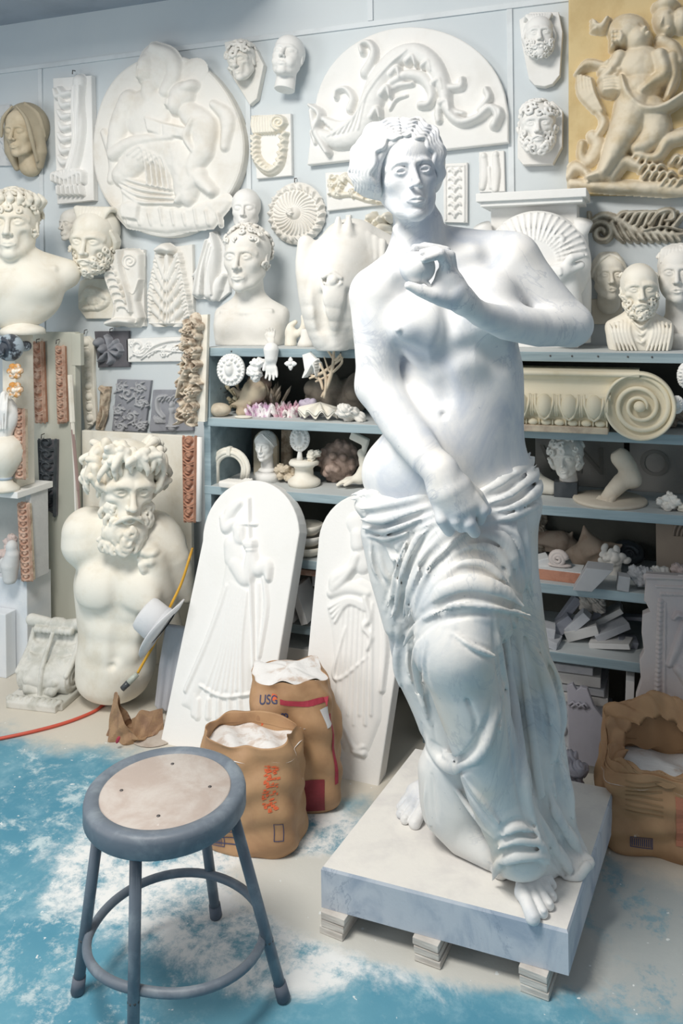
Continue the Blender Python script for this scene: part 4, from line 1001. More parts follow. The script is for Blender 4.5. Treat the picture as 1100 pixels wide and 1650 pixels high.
def yfig(): pass
Tc, Rc = plaque('cupid_relief', 'large ochre plaster relief of a plump winged cupid with a ribbon, upper right wall', 'relief', pts, .05, OCH, d, OCHL, bev=.006, sm=2, res=.0027, part='figures')
# -- swag plaque
def d(R):
    f = cB
    def S(pts, r, h, **k): R.stroke(f(*pts), [x / 2.2 for x in (r if isinstance(r, list) else [r])], h, **k)
    R.poly(f((192, 415), (290, 408), (318, 440), (290, 470), (200, 478)), .022); 
    for k in range(9): S([(198 + k * 9, 415), (194 + k * 10, 445), (200 + k * 9, 474)], 4, .028)
    R.stroke(cB(*spiral(292, 438, 26, 4, 2, 90)), [3, 2], .036)
    S([(205, 490), (208, 560), (250, 605), (290, 580), (306, 480)], [13, 17, 20, 17, 13], .026)
    for k in range(34):
        t = k / 33; q = catmull(np.array([(205, 490), (208, 560), (250, 605), (290, 580), (306, 480)], float), 8); a = q[int(t * (len(q) - 1))]
        S([(a[0] - 9 + 18 * (k % 2), a[1] - 4), (a[0], a[1] + 4)], [7, 6], .036)
plaque('square_plaque', 'white square plaque with a hanging swag under a rolled scroll', 'plaque', cB((192, 408), (326, 402), (330, 622), (204, 634)), .020, PLW, d, PLC, res=.002, part='swag')
# -- rosette
def d(R):
    x, y = 478, 344
    R.dome(x, y, 47, 49, .020)
    for k in range(30):
        a = 2 * PI * k / 30; R.stroke([(x + 12 * math.cos(a), y + 12 * math.sin(a)), (x + 24 * math.cos(a + .15), y + 25 * math.sin(a + .15)), (x + 34 * math.cos(a + .3), y + 35 * math.sin(a + .3))], [1.5, 2.2, 1.6], .028)
    for k in range(22):
        a = 2 * PI * k / 22; R.dome(x + 40 * math.cos(a), y + 41 * math.sin(a), 5.5, 4, .024, math.degrees(-a)); R.stroke([(x + 44 * math.cos(a), y + 45 * math.sin(a)), (x + 37 * math.cos(a + .15), y + 38 * math.sin(a + .15))], [2, 1.4], .026)
    R.dome(x, y, 13, 14, .038)
    for k in range(12): a = k * 2.4; R.dome(x - 5 + 1.6 * math.sqrt(k) * math.cos(a), y - 1 + 1.6 * math.sqrt(k) * math.sin(a), 3.4, 3.4, .052)
plaque('ceiling_rosette', 'round white fluted plaster rosette with a raised bud centre', 'rosette', ellpoly(478, 344, 45, 48, 40), .014, PL, d, PL, res=.0019, hk=(476, 292))
# -- vertical scroll bracket plaque
def d(R):
    f = cA
    def S(pts, r, h, **k): R.stroke(f(*pts), [x / 2.619 for x in (r if isinstance(r, list) else [r])], h, **k)
    S([(340, 345), (335, 430), (345, 540), (330, 650), (300, 740)], [30, 26, 24, 24, 30], .034)
    for k in range(3): S([(325 + k * 14, 370), (322 + k * 14, 480), (325 + k * 10, 600), (296 + k * 10, 720)], 5, .040)
    for k in range(7): S([(305, 395 + k * 48), (275, 400 + k * 48), (258 + 6 * (k % 2), 375 + k * 48)], [14, 17, 9], .032)
    S([(240, 380), (250, 410), (280, 400)], [8, 16, 8], .03)
    for k in range(8): S([(290, 760), (240 + k * 16, 720 + abs(k - 4) * 4), (235 + k * 18, 790 - abs(k - 4) * 6)], [10, 13, 7], .036)
    for k in range(6): S([(260 + k * 18, 790), (262 + k * 19, 822)], [9, 7], .04)
plaque('bracket_plaque', 'tall narrow white plaque with a leafy scroll bracket, beside the round relief', 'plaque', cA((222, 330), (385, 318), (395, 845), (240, 862)), .030, PLW, d, res=.0024, hk=(119, 118), part='scroll_ornament')
# -- acanthus leaf plaque (E)
def d(R):
    f = cE
    def S(pts, r, h, **k): R.stroke(f(*pts), [x / 2.75 for x in (r if isinstance(r, list) else [r])], h, **k)
    for g in (-1, 1):
        for k in range(6):
            y = 330 + k * 48; x = 148 + g * (30 + k * 9)
            S([(148 + g * 8, y + 80), (x, y + 20), (x + g * 16, y - 18)], [16, 20, 8], .022 + .002 * (6 - k))
            for j in range(3): S([(x + g * 2, y + 14 - j * 16), (x + g * (24 - j * 4), y + 2 - j * 16), (x + g * (30 - j * 5), y + 10 - j * 14)], [8, 9, 5], .030)
        S([(148 + g * 14, 600), (148 + g * 12, 420), (148 + g * 6, 310)], 5, .034); S([(148 + g * 34, 600), (148 + g * 28, 470), (148 + g * 18, 380)], 5, .030)
    S([(148, 600), (148, 300)], 8, .030); S([(110, 285), (135, 275), (165, 285)], [14, 24, 16], .055); S([(70, 606), (235, 606)], 8, .026)
plaque('acanthus_plaque', 'white plaque with one upright acanthus leaf, beside the curled bracket', 'plaque', cE((78, 280), (246, 258), (252, 600), (70, 618)), .020, PL, d, res=.002, part='acanthus_leaf')
# -- dark tile with flower, arabesque tile, urn tile
def d(R):
    f = cI
    def S(pts, r, h, **k): R.stroke(f(*pts), [x / 3.333 for x in (r if isinstance(r, list) else [r])], h, **k)
    for pts in ([(600, 275), (590, 225), (575, 200)], [(600, 270), (625, 240), (630, 225)], [(605, 280), (640, 262), (662, 285)], [(590, 290), (560, 320), (540, 340)], [(600, 290), (605, 330), (590, 355)], [(600, 280), (640, 300), (660, 280)]): S(pts, [8, 18, 4], .03)
    R.dome(*f((535, 240))[0], 8.5, 7.5, .038); R.dome(*f((562, 275))[0], 7.5, 7, .045)
plaque('flower_tile', 'dark violet square tile with a raised flower and berries', 'tile', cI((505, 180), (688, 178), (692, 372), (525, 375)), .016, DGR, d, GRT, part='flower', res=.002, hk=(179, 534))
def d(R):
    rs = random.Random(3)
    for (x, y, r, a, sg) in ((690, 515, 34, 0, 1), (705, 640, 30, 90, -1), (640, 600, 22, 40, 1), (760, 560, 24, 200, -1), (760, 680, 20, 20, 1), (650, 690, 24, 120, -1), (755, 480, 22, 60, 1), (655, 480, 20, 250, -1)):
        R.stroke(cI(*spiral(x, y, r, 5, 1.25, a, 16, sg)), [2.4, 1.6], .012); flower(R, *cI((x, y))[0], 3.6, .014, 5)
        for k in range(5):
            t = math.radians(a + k * 75); R.stroke(cI((x + r * math.cos(t), y + r * math.sin(t)), (x + (r + 12) * math.cos(t + .4), y + (r + 12) * math.sin(t + .4))), [2.2, .8], .012)
    for k in range(30): x = 620 + rs.random() * 170; y = 455 + rs.random() * 250; a = rs.random() * 6; R.stroke(cI((x, y), (x + 14 * math.cos(a), y + 14 * math.sin(a))), [2.2, .9], .010)
plaque('arabesque_tile', 'grey-violet tile carved with dense scrolling foliage, leaning above the torso', 'tile', cI((628, 438), (810, 444), (775, 722), (598, 712)), .014, GRT, d, mat('grey_violet_light', (.44, .45, .475), .8), part='foliage', res=.0016, sm=0)
def d(R):
    f = cI
    def S(pts, r, h, **k): R.stroke(f(*pts), [x / 3.333 for x in (r if isinstance(r, list) else [r])], h, **k)
    S([(925, 690), (925, 620), (925, 600)], [28, 12, 22], .016); S([(900, 688), (955, 688)], 7, .018); R.dome(*f((925, 575))[0], 5, 6, .018)
    S([(880, 640), (850, 600), (850, 540), (890, 525)], [10, 14, 12, 5], .016); S([(960, 640), (990, 600), (1000, 560)], [10, 14, 8], .016)
    for k in range(10): S([(850 + 12 * k, 540 + 8 * (k % 3)), (862 + 12 * k, 526 + 9 * (k % 3))], [6, 4], .014)
    for k in range(6): S([(830 + k * 9, 640 + 6 * (k % 2)), (840 + k * 9, 670)], [6, 4], .013)
plaque('urn_tile', 'grey tile with a fountain urn between leafy birds, right of the foliage tile', 'tile', cI((820, 495), (1035, 495), (1035, 715), (800, 720)), .016, GRT, d, mat('grey_violet_light', (.44, .45, .475), .8), part='urn_relief', res=.0018)
# -- white scroll strip
def d(R):
    f = cI
    def S(pts, r, h, **k): R.stroke(f(*pts), [x / 3.333 for x in (r if isinstance(r, list) else [r])], h, **k)
    S([(720, 300), (770, 310), (830, 260), (900, 235), (970, 228)], [5, 7, 7, 5, 3], .014); S([(760, 330), (820, 290), (870, 280), (975, 290)], [4, 6, 5, 3], .012)
    for x, y in ((712, 245), (880, 300), (940, 275), (745, 300), (800, 255)): flower(R, *f((x, y))[0], 6.5, .016, 6)
    R.stroke(f(*spiral(745, 260, 45, 8, 1.2, 0)), [2.2, 1.4], .013)
    for k in range(14): S([(700 + k * 20, 320 - (k * 13) % 60), (712 + k * 20, 310 - (k * 13) % 60)], [7, 3], .010)
plaque('scroll_strip', 'white horizontal plaque of scrolling tendrils and roses, right of the dark flower tile', 'plaque', cI((678, 220), (975, 208), (975, 342), (682, 346)), .016, PLW, d, res=.0017)
# -- vertical strip of beads, broken ends
def d(R):
    f = cI
    for k in range(8): (x, y), = f((462 + k * 3.0, 240 + k * 58)); R.dome(x, y, 6.2, 6.2, .014); R.dome(x, y + 9, 5, 2, .006)
plaque('moulding_strip', 'long cream vertical strip of moulding with a row of round bosses', 'moulding', cI((428, 210), (470, 205), (505, 240), (500, 400), (515, 660), (455, 720), (440, 560), (432, 380)), .018, PLC, d, res=.002, part='bosses', hk=(138, 536))
# -- small brown carved piece
def d(R):
    f = cI
    def S(pts, r, h, **k): R.stroke(f(*pts), [x / 3.333 for x in (r if isinstance(r, list) else [r])], h, **k)
    S([(545, 485), (575, 520), (560, 580), (540, 640), (530, 700)], [12, 14, 12, 14, 10], .022); S([(580, 490), (560, 560), (570, 620), (545, 690)], [6, 8, 8, 5], .026)
plaque('carved_fragment', 'small narrow tan carved fragment between the bossed strip and the foliage tile', 'fragment', cI((538, 476), (590, 478), (575, 600), (550, 712), (514, 710), (530, 600)), .016, BRN, d, res=.002, part='vine')
# -- fruit garland
def garland():
    f = cE; Y = SF - .002; poly = f((205, 580), (315, 568), (302, 1045), (190, 1040))
    R = Relief(bbox(f((180, 560), (320, 1055))), Y - .02, .0019); T = R.thing('fruit_garland', 'brown carved garland of fruit, birds and flowers hung on the shelf end', 'carving')
    R.slab(f((250, 572), (315, 568), (302, 1045), (240, 1040)), .018, 'backing', PLC, T, .002, .018)
    rs = random.Random(5)
    def S(pts, r, h, **k): R.stroke(f(*pts), [x / 2.75 for x in (r if isinstance(r, list) else [r])], h, **k)
    S([(262, 590), (250, 700), (235, 820), (225, 930), (240, 1030)], [30, 40, 38, 34, 36], .020)
    for k in range(70):
        y = 590 + k * 6.3; cx = 258 - (y - 590) * .07 + rs.uniform(-34, 34); r = rs.uniform(9, 19)
        if rs.random() < .6: R.dome(*f((cx, y))[0], r / 2.75, r * rs.uniform(.7, 1) / 2.75, rs.uniform(.032, .055), rs.uniform(0, 90))
        else: S([(cx, y), (cx + rs.uniform(-20, 20), y + 18), (cx + rs.uniform(-30, 30), y + 34)], [9, 8, 4], rs.uniform(.035, .05))
    for x, y in ((265, 905), (240, 1000), (262, 745), (245, 640)): flower(R, *f((x, y))[0], 9, .060, 7)
    S([(250, 800), (225, 850), (205, 930)], [10, 18, 5], .055); R.dome(*f((252, 805))[0], 5, 5, .062)
    R.build('garland', mat('garland_tan', (.66, .58, .47), .8, (.36, .28, .21), 34, .45, .62, .3), T, 0)
garland()
# -- egg moulding strip with white edge
def egg(poly, name, label, base, mo, Y, n, edge=None, res=.0018, grp=None, dark=0, hk=None):
    (x0, y0), (x1, y1), (x2, y2), (x3, y3) = poly
    def d(R):
        for k in range(n):
            t = (k + .5) / n; ax, ay = x0 + (x3 - x0) * t, y0 + (y3 - y0) * t; bx, by = x1 + (x2 - x1) * t, y1 + (y2 - y1) * t
            w = math.hypot(bx - ax, by - ay); s = (y3 - y0) / n; cx, cy = ax + (bx - ax) * .5, ay + (by - ay) * .5
            if k % 2 == 0: R.dome(cx, cy, w * .30, s * .46, .014); R.stroke(spiral(cx, cy, w * .34, w * .1, 1.1, 90, 12), [1.5, 1], .016)
            else: R.stroke([(ax + w * .15, cy - s * .3), (cx, cy + s * .2), (bx - w * .1, cy - s * .1)], [1.6, 2.2, 1.4], .014); R.stroke([(ax + w * .15, cy + s * .2), (cx, cy + s * .45), (bx - w * .1, cy + s * .25)], [1.4, 1.8, 1.2], .012)
        R.stroke([(x0 + 1.6, y0), (x3 + 1.6, y3)], 1.4, .012); R.stroke([(x1 - 1.6, y1), (x2 - 1.6, y2)], 1.4, .012)
    T, R = plaque(name, label, 'moulding', poly, .014, base, d, mo, Y=Y, res=res, group=grp, part='carved_pattern', bev=.002, hk=hk)
    if edge:
        e = R.uv(x1 + 4, (y1 + y2) / 2); a, b = R.uv(x1 + 4, y1), R.uv(x2 + 4, y2)
        MB().tube([(a[0], .004, a[1]), (b[0], .004, b[1])], .010, 8).build('plain_edge', edge, T)
    return T
egg(cI((980, 748), (1056, 748), (1050, 1200), (988, 1200)), 'egg_moulding', 'pink terracotta egg moulding strip with white edge, on the post beside the arched panel', TERL, TER, SF - .003, 12, PLW)
egg(cI((178, 240), (230, 236), (246, 668), (192, 668)), 'carved_strip', 'terracotta strip of scrolling leaves, left of the two on the green board', TER, TERL, 2.80, 11, hk=(61, 551))
egg(cI((300, 262), (345, 260), (358, 665), (312, 672)), 'carved_strip', 'terracotta strip with a plain side fillet, right of the two on the green board', TER, TERL, 2.80, 14, hk=(93, 552))
egg(cI((205, 762), (305, 762), (298, 1170), (220, 1110)), 'carved_strip', 'black and grey carved moulding strip low on the green board', DGR, BLK, 2.80, 12, hk=(69, 704))
egg(cI((80, 600), (134, 600), (138, 970), (86, 966)), 'ladder_moulding', 'tan wooden moulding strip with dart pattern at the left edge', BRN, TERL, 2.569, 20)
# dark scroll frieze right
def d(R):
    f = cC
    def S(pts, r, h, **k): R.stroke(f(*pts), [x / 3.143 for x in (r if isinstance(r, list) else [r])], h, **k)
    R.stroke(f(*spiral(690, 1180, 60, 14, 1.4, 200, 24, 1)), [4.4, 4.8, 4], .036)
    S([(640, 1120), (700, 1090), (780, 1120), (860, 1170), (960, 1180), (1060, 1190), (1150, 1180)], [10, 16, 20, 20, 17, 14, 10], .034)
    for k in range(9): S([(740 + k * 38, 1130 + k * 6), (770 + k * 38, 1190 + k * 2), (800 + k * 36, 1225)], [12, 15, 6], .036)
    for k in range(8): S([(760 + k * 36, 1120 + k * 6), (790 + k * 36, 1085), (830 + k * 34, 1075)], [10, 14, 6], .034)
    S([(930, 1140), (980, 1080), (1040, 1070), (1050, 1110), (1010, 1120)], [12, 15, 15, 12, 8], .045); S([(900, 1170), (1000, 1150), (1100, 1170)], 6, .05)
    S([(1050, 1150), (1090, 1100), (1120, 1080)], [14, 12, 6], .04); S([(630, 1150), (625, 1080)], [12, 8], .03)
R = Relief(bbox(cC((605, 1050), (1240, 1260))), WY - .003, .002); T = R.thing('scroll_ornament', 'long weathered grey-brown acanthus scroll fixed under the ochre panel', 'ornament'); d(R); R.smooth(1); R.build('scroll', mat('weathered_scroll', (.58, .55, .47), .8, (.42, .38, .31), 25, .4, .6, .3), T, 0, back=.001)
# flowers plaque behind the statue head; pilaster and small plaques
def d(R):
    f = cB; rs = random.Random(2)
    def S(pts, r, h, **k): R.stroke(f(*pts), [x / 2.2 for x in (r if isinstance(r, list) else [r])], h, **k)
    S([(465, 640), (480, 690), (540, 690), (600, 710), (650, 715)], [8, 10, 9, 8, 6], .02); S([(480, 660), (520, 625), (560, 660)], [7, 12, 8], .02)
    for k in range(34): x = 465 + rs.random() * 170; y = 625 + rs.random() * 60 + max(0, x - 520) * .25; S([(x, y), (x + rs.uniform(-14, 14), y + rs.uniform(4, 16))], [8, 4], rs.uniform(.018, .034))
    for x, y in ((475, 655), (520, 630), (545, 680), (500, 690)): flower(R, *f((x, y))[0], 6, .034, 6)
plaque('flower_plaque', 'white rectangular plaque with a flower spray, behind the statue hair', 'plaque', cB((448, 612), (740, 596), (740, 715), (455, 748)), .02, PLW, d, PLC, res=.002, part='flower_spray')
def d(R):
    f = cB
    def S(pts, r, h, **k): R.stroke(f(*pts), [x / 2.2 for x in (r if isinstance(r, list) else [r])], h, **k)
    S([(876, 590), (942, 588)], 3, .008); S([(876, 590), (876, 780)], 3, .008); S([(942, 588), (942, 785)], 3, .008)
    for k in range(6):
        y = 605 + k * 30
        for g in (-1, 1): S([(908, y + 8), (908 + g * 13, y - 4), (908 + g * 22, y + 2)], [6, 7, 3], .012)
        S([(908, y), (908, y + 14)], [4, 5], .014)
plaque('pilaster_plaque', 'tall narrow white plaque of stacked leaves, right of the statue neck', 'plaque', cB((866, 580), (952, 576), (952, 790), (868, 788)), .016, PLW, d, res=.0019)
def d(R):
    f = cC
    def S(pts, r, h, **k): R.stroke(f(*pts), [x / 3.143 for x in (r if isinstance(r, list) else [r])], h, **k)
    S([(90, 800), (95, 880), (85, 950)], [18, 22, 16], .012); S([(150, 790), (155, 880), (150, 960)], [16, 22, 18], .014); R.dome(*f((92, 792))[0], 5, 6, .016); R.dome(*f((152, 785))[0], 5, 6, .016); S([(120, 850), (128, 950)], [8, 10], .010)
plaque('figure_plaque', 'small worn white plaque with faint figures, above the white capital', 'plaque', cC((66, 770), (194, 762), (200, 970), (70, 975)), .014, PLW, d, res=.002, part='figures')
# far-left sliver
def d(R):
    f = cA
    for k in range(6): R.stroke(f((8 + 12 * (k % 3), 500 + k * 30), (20 + 8 * (k % 3), 515 + k * 30)), [4, 4], .012)
plaque('leaf_plaque', 'sliver of a pale patterned panel at the left edge, behind the veiled head', 'plaque', cA((-60, 450), (40, 440), (58, 700), (-60, 700)), .012, PLG, d, res=.003)
# scroll console bracket (D)
def console(f, s, pts_spiral, label, name, Y, rot=0):
    pass
def d(R):
    f = cD
    def S(pts, r, h, **k): R.stroke(f(*pts), [x / 3.4375 for x in (r if isinstance(r, list) else [r])], h, **k)
    R.poly(f((575, 470), (700, 450), (705, 560), (740, 690), (760, 800), (760, 880), (640, 875), (660, 760), (610, 640)), .055, 'max', 12)
    R.poly(f((700, 450), (770, 452), (800, 480), (800, 620), (780, 740), (806, 830), (780, 885), (700, 880), (752, 780), (735, 680), (700, 560)), .035, 'max', 6)
    R.stroke(f(*spiral(748, 520, 42, 6, 2.1, 100, 30)), [2.4, 1.8], .045); R.stroke(f(*spiral(772, 850, 22, 4, 1.5, 100, 20)), [2, 1.6], .042)
    S([(705, 600), (760, 700), (795, 620)], 5, .043); S([(590, 480), (640, 640), (680, 760), (660, 870)], 7, .068); S([(690, 460), (700, 560), (740, 690), (760, 800)], 7, .068)
    for k in range(8):
        x = 612 + k * 13; y = 500 + k * 38
        for g in (-1, 1): S([(x + 20, y), (x + 20 + g * 22, y + 6), (x + 20 + g * 28, y + 24)], [10, 11, 5], .070)
    S([(640, 860), (700, 845), (760, 850)], [22, 26, 24], .078)
plaque('scroll_bracket', 'white plaster scroll bracket with spiral side and leafy front, below the bearded mask', 'bracket', cD((590, 460), (795, 455), (800, 880), (650, 880)), .02, PL, d, res=.0019, part='scroll')
# small rounded mould plaque
def d(R):
    f = cD; R.stroke(f((450, 740), (490, 690), (550, 700), (600, 730), (560, 770), (470, 780)), [4, 9, 8, 5, 6, 4], .016); R.dome(*f((530, 735))[0], 17, 11, .02); R.rough(.003, 60, .002)
plaque('shell_cast', 'small rounded tan plaster cast with a shallow shape, under the bearded mask', 'cast', cD((440, 630), (470, 614), (590, 615), (625, 650), (630, 800), (615, 838), (475, 838), (432, 780), (430, 700)), .018, PLC, d, res=.0022)
# flame / drapery fragment
def d(R):
    f = cE
    def S(pts, r, h, **k): R.stroke(f(*pts), [x / 2.75 for x in (r if isinstance(r, list) else [r])], h, **k)
    S([(340, 220), (330, 300), (290, 390), (275, 470)], [10, 24, 30, 26], .03); S([(345, 210), (360, 280), (345, 370), (330, 480)], [8, 16, 30, 26], .042); S([(390, 400), (360, 450), (350, 495)], [14, 30, 20], .03)
    for k in range(4): S([(325 + k * 12, 240 + k * 14), (290 + k * 18, 370), (270 + k * 26, 480)], 6, .046)
    S([(255, 400), (300, 330), (330, 230)], [5, 7, 4], .024)
plaque('drapery_fragment', 'white fan-shaped fragment of carved folds behind the curly-haired youth bust', 'fragment', cE((255, 395), (335, 200), (350, 200), (410, 300), (412, 470), (370, 505), (262, 500), (252, 440)), .018, PLW, d, res=.0024)
# cherub cluster behind the statue
def cluster():
    R = Relief((585, 340, 640, 412), WY - .02, .002); T = R.thing('fruit_cluster', 'cream plaster cluster of fruit and cherub faces, behind the statue neck', 'ornament'); rs = random.Random(9)
    for k in range(46): R.dome(594 + rs.random() * 36, 346 + rs.random() * 60, rs.uniform(4, 8), rs.uniform(3, 8), rs.uniform(.03, .07), rs.uniform(0, 90))
    R.dome(618, 372, 10, 12, .085); R.dome(612, 396, 8, 8, .08); R.dome(600, 352, 8, 8, .07); R.smooth(1); R.build('cluster', PLC, T, 0, back=.02)
cluster()
# thin upright plaque piece left of cluster
T = thing('plain_strip', 'plain narrow white strip on the wall above the horse head', 'plaque', PY(561, 372, WY - .012)); MB().box((0, .005, 0), (.010, .006, .06), bev=.002).build('strip', PLW, T)
# ------------------------------------------------------------------ casts of heads and busts
def facecam(px): return YAW - math.atan((px - 550) / FPX)
def head_thing(name, label, cat, px, py, hp, Y, m, yaw=0, pitch=0, roll=0, hair=None, beard=0, res=None, cut=None, neck=False, necklen=.35, kw=None, back=None, shoulders=None, group=None, extra=None, D=None, curl=.06, hairm=None, seed=1, hz=.66):
    """(px,py) = middle of the head, hp = chin-to-crown height in pixels, Y = plane of the head centre"""
    c = PY(px, py, Y) if D is None else PD(px, py, D); s = hp * mpp(c); T = thing(name, label, cat, c, group=group)
    Rm = Matrix.Rotation(facecam(px) + yaw, 4, 'Z') @ Matrix.Rotation(roll, 4, 'Y') @ Matrix.Rotation(pitch, 4, 'X')
    loc = Rm @ Vector((0, 0, -.5 * s)); F_ = (loc, Rm, s)
    S = SDF(); S.frame(*F_); head_base(S, neck=neck, necklen=necklen, **(kw or {}))
    h = res or max(.0019, s * .0115)
    raw = SDF(); raw.frame((0, 0, 0), (0, 0, 0), 1); head_base(raw, neck=False, ears=False, **{k: v for k, v in (kw or {}).items() if k != 'ears'})
    if shoulders: shoulders(S, F_)
    if extra: extra(S, F_, T)
    yc = None
    if cut is not None:      # sliced flat against the wall, world Y
        S.frame(); S.box((0, (cut - c.y) + 1, 0), (2, 1, 2), 0, kind='sub')
    hm = hairm or m
    if hair:
        H = SDF(); H.frame(*F_)
        if hair in ('curly', 'fringe', 'wreath', 'volume'):
            if hair == 'volume':
                H.ell((0, .10, .66), (.44, .42, .40), .02); H.ell((-.30, .02, .38), (.14, .2, .22), .06); H.ell((.30, .02, .38), (.14, .2, .22), .06); H.ell((0, -.33, .42), (.25, .26, .36), .03, kind='sub')
            else: H.ell((0, .09, .64), (.345, .39, .375), .02); H.ell((0, -.36, .40), (.30, .20, .33), .03, kind='sub'); H.box((0, 0, -.2), (1, 1, .42), .03, kind='sub')
            P = scalp_pts(raw if hair != 'volume' else raw, 300, (-9, -9, .36), (9, 9, 1.2), seed)
            P = np.array([p for p in P if p[2] > (hz if p[1] < -.12 else .36)]); P = spread(P, curl * 1.35)
            if hair == 'volume': P = [p * 1 + (p - np.array([0, .05, .6])) * .22 for p in P]
            elif hair != 'fringe': P = [p + (p - np.array([0, .05, .6])) * .05 for p in P]
            if hair == 'fringe':
                for k in range(11):
                    a = -1.1 + k * .22; H.chain([(math.sin(a) * .10, -.02, 1.0), (math.sin(a) * .26, -.20, .90), (math.sin(a) * .32 + .02, -.34 + abs(a) * .12, .70)], [.03, .042, .02], .012, smooth=3)
                P = [p for p in P if p[1] > -.1]
            add_curls(raw, H, P, curl, seed + 1)
            if hair == 'wreath':
                for k in range(15):
                    a = -2.3 + k * 4.6 / 14; H.chain([(math.sin(a) * .36, .06 - math.cos(a) * .37, .74), (math.sin(a + .1) * .40, .05 - math.cos(a + .1) * .41, .84), (math.sin(a + .05) * .36, .06 - math.cos(a) * .38, .94)], [.03, .055, .015], .015, smooth=2)
        elif hair == 'sides':
            P = scalp_pts(raw, 160, (-9, -.15, .30), (9, 9, .80), seed); P = [p for p in spread(P, curl * 1.3) if abs(p[0]) > .22 or p[1] > .2]; add_curls(raw, H, P, curl, seed)
        elif hair == 'swept':
            H.ell((0, .12, .66), (.35, .38, .365), .02); H.ell((0, -.36, .48), (.30, .26, .40), .04, kind='sub'); H.box((0, 0, -.2), (1, 1, .5), .03, kind='sub')
            for k in range(11):
                a = -1.2 + k * .24; H.chain([(math.sin(a) * .18, -.26 + abs(a) * .10, .83 - abs(a) * .06), (math.sin(a) * .28, -.05, .99), (math.sin(a) * .34, .2, .95)], [.018, .045, .03], .012, smooth=3)
            for g in (-1, 1):
                for k in range(4): H.chain([(g * .30, -.10 + k * .05, .66), (g * .35, -.04 + k * .05, .50), (g * .31, .0 + k * .05, .34)], [.03, .04, .02], .012, smooth=3)
        elif hair == 'waves':
            H.ell((0, .10, .64), (.36, .40, .38), .02); H.ell((0, -.36, .42), (.285, .24, .34), .03, kind='sub'); H.box((0, 0, -.2), (1, 1, .52), .03, kind='sub'); H.ell((0, .42, .5), (.15, .14, .13), .03)
            for g in (-1, 1):
                for k in range(5): H.chain([(g * .01, -.22 + k * .07, .93 + k * .012), (g * .16, -.28 + k * .08, .84 + k * .03), (g * .29, -.18 + k * .08, .68 + k * .02), (g * .34, -.02 + k * .06, .50)], [.025, .035, .035, .025], .010, smooth=4)
        if cut is not None: H.frame(); H.box((0, (cut - c.y) + 1, 0), (2, 1, 2), 0, kind='sub')
        H.build('hair', h, hm, T)
    if beard:
        B = SDF(); B.frame(*F_)
        if beard > 1: B.ell((0, -.20, .02), (.24, .20, .22), .02)
        P = scalp_pts(raw, 420, (-.3, -.6, -.1), (.3, -.02, .40), seed + 5, (0, -.05, .25)); P = [p for p in P if p[2] < .13 + abs(p[0]) * 1.1 and not (abs(p[0]) < .10 and p[2] > .12)]
        P = spread(P, curl * 1.2)
        if beard > 1: P = [p + np.array([0, -.04, -.10 * (p[2] < .12)]) for p in P] + [np.array([x, -.32, z]) for x in (-.12, 0, .12) for z in (.0, -.12)]
        add_curls(raw, B, P, curl * .95, seed + 3, (0, 0, .3))
        for g in (-1, 1): B.chain([(g * .008, -.415, .250), (g * .07, -.40, .235), (g * .135, -.32, .175)], [.018, .026, .010], .01, smooth=3)
        if cut is not None: B.frame(); B.box((0, (cut - c.y) + 1, 0), (2, 1, 2), 0, kind='sub')
        B.build('beard', h, hm, T)
    nm = 'bust' if shoulders else 'face'
    S.build(nm, h, m, T)
    if back: back(T, c, s)
    return T, c, s
def slabback(poly, t, m, name='backing', yb=None):
    def f(T, c, s):
        Yp = (yb if yb is not None else WY - .002); pts = [PY(a, b, Yp - t) - c for a, b in poly]
        MB().prism([(p.x, p.z) for p in pts], Yp - c.y, Yp - t - c.y, .003).build(name, m, T)
    return f
# bust of crowned man (left edge)
def sh_nude(w=.62, low=-1.05, round_=True, foot=0):
    def f(S, F_):
        S.frame(*F_); bust_shoulders(S, w)
        if round_: S.box((0, 0, low - 1), (2, 2, 1), .05, kind='sub'); 
    return f
def up(F_, dz, k=1): return (F_[0] + F_[1] @ Vector((0, 0, dz * F_[2])), F_[1], F_[2] * k)
def sh_roman(S, F_):
    S.frame(*up(F_, .42, 1.12)); S.chain([(-.60, .18, -.56), (-.25, .16, -.42), (.25, .16, -.42), (.60, .18, -.56)], [.20, .17, .17, .20], .16)
    S.ell((0, .05, -.78), (.60, .30, .50), .14); S.ell((-.28, -.10, -.72), (.28, .2, .2), .12); S.ell((.28, -.10, -.72), (.28, .2, .2), .12)
    S.chain([(-.5, -.05, -.5), (-.05, -.14, -.55)], [.03, .03], .05); S.chain([(.5, -.05, -.5), (.05, -.14, -.55)], [.03, .03], .05)
    S.ell((-1.0, 0, -1.15), (.42, .9, .50), .06, kind='sub'); S.ell((1.0, 0, -1.15), (.42, .9, .50), .06, kind='sub')
T, c, s = head_thing('bust', 'large cream plaster bust of a man with a wreath, left edge, on a round pedestal', 'bust', 22, 362, 112, 2.62, PLC, yaw=-.22, hair='wreath', neck=True, shoulders=sh_roman, kw=dict(gaunt=.6, brow=.012), curl=.055, seed=4)
zt = PY(40, 500, 2.62).z - c.z
MB().lathe([(.0, zt + .02), (.065, zt + .02), (.070, zt - .005), (.045, zt - .022), (.042, zt - .05), (.078, zt - .07), (.085, zt - .078), (.085, zt - .095), (0, zt - .095)], 28, (.02, .02, 0)).build('socle', PLC, T)
zb_left = c.z + zt - .095
# bearded mask
head_thing('bearded_mask', 'cream plaster head of a bearded old man, hung above the small rounded cast', 'mask', 152, 388, 104, WY - .10, PLC, yaw=-.42, pitch=.14, roll=.06, hair='swept', beard=1, cut=WY - .002, kw=dict(gaunt=.7, brow=.02), curl=.05, seed=2)
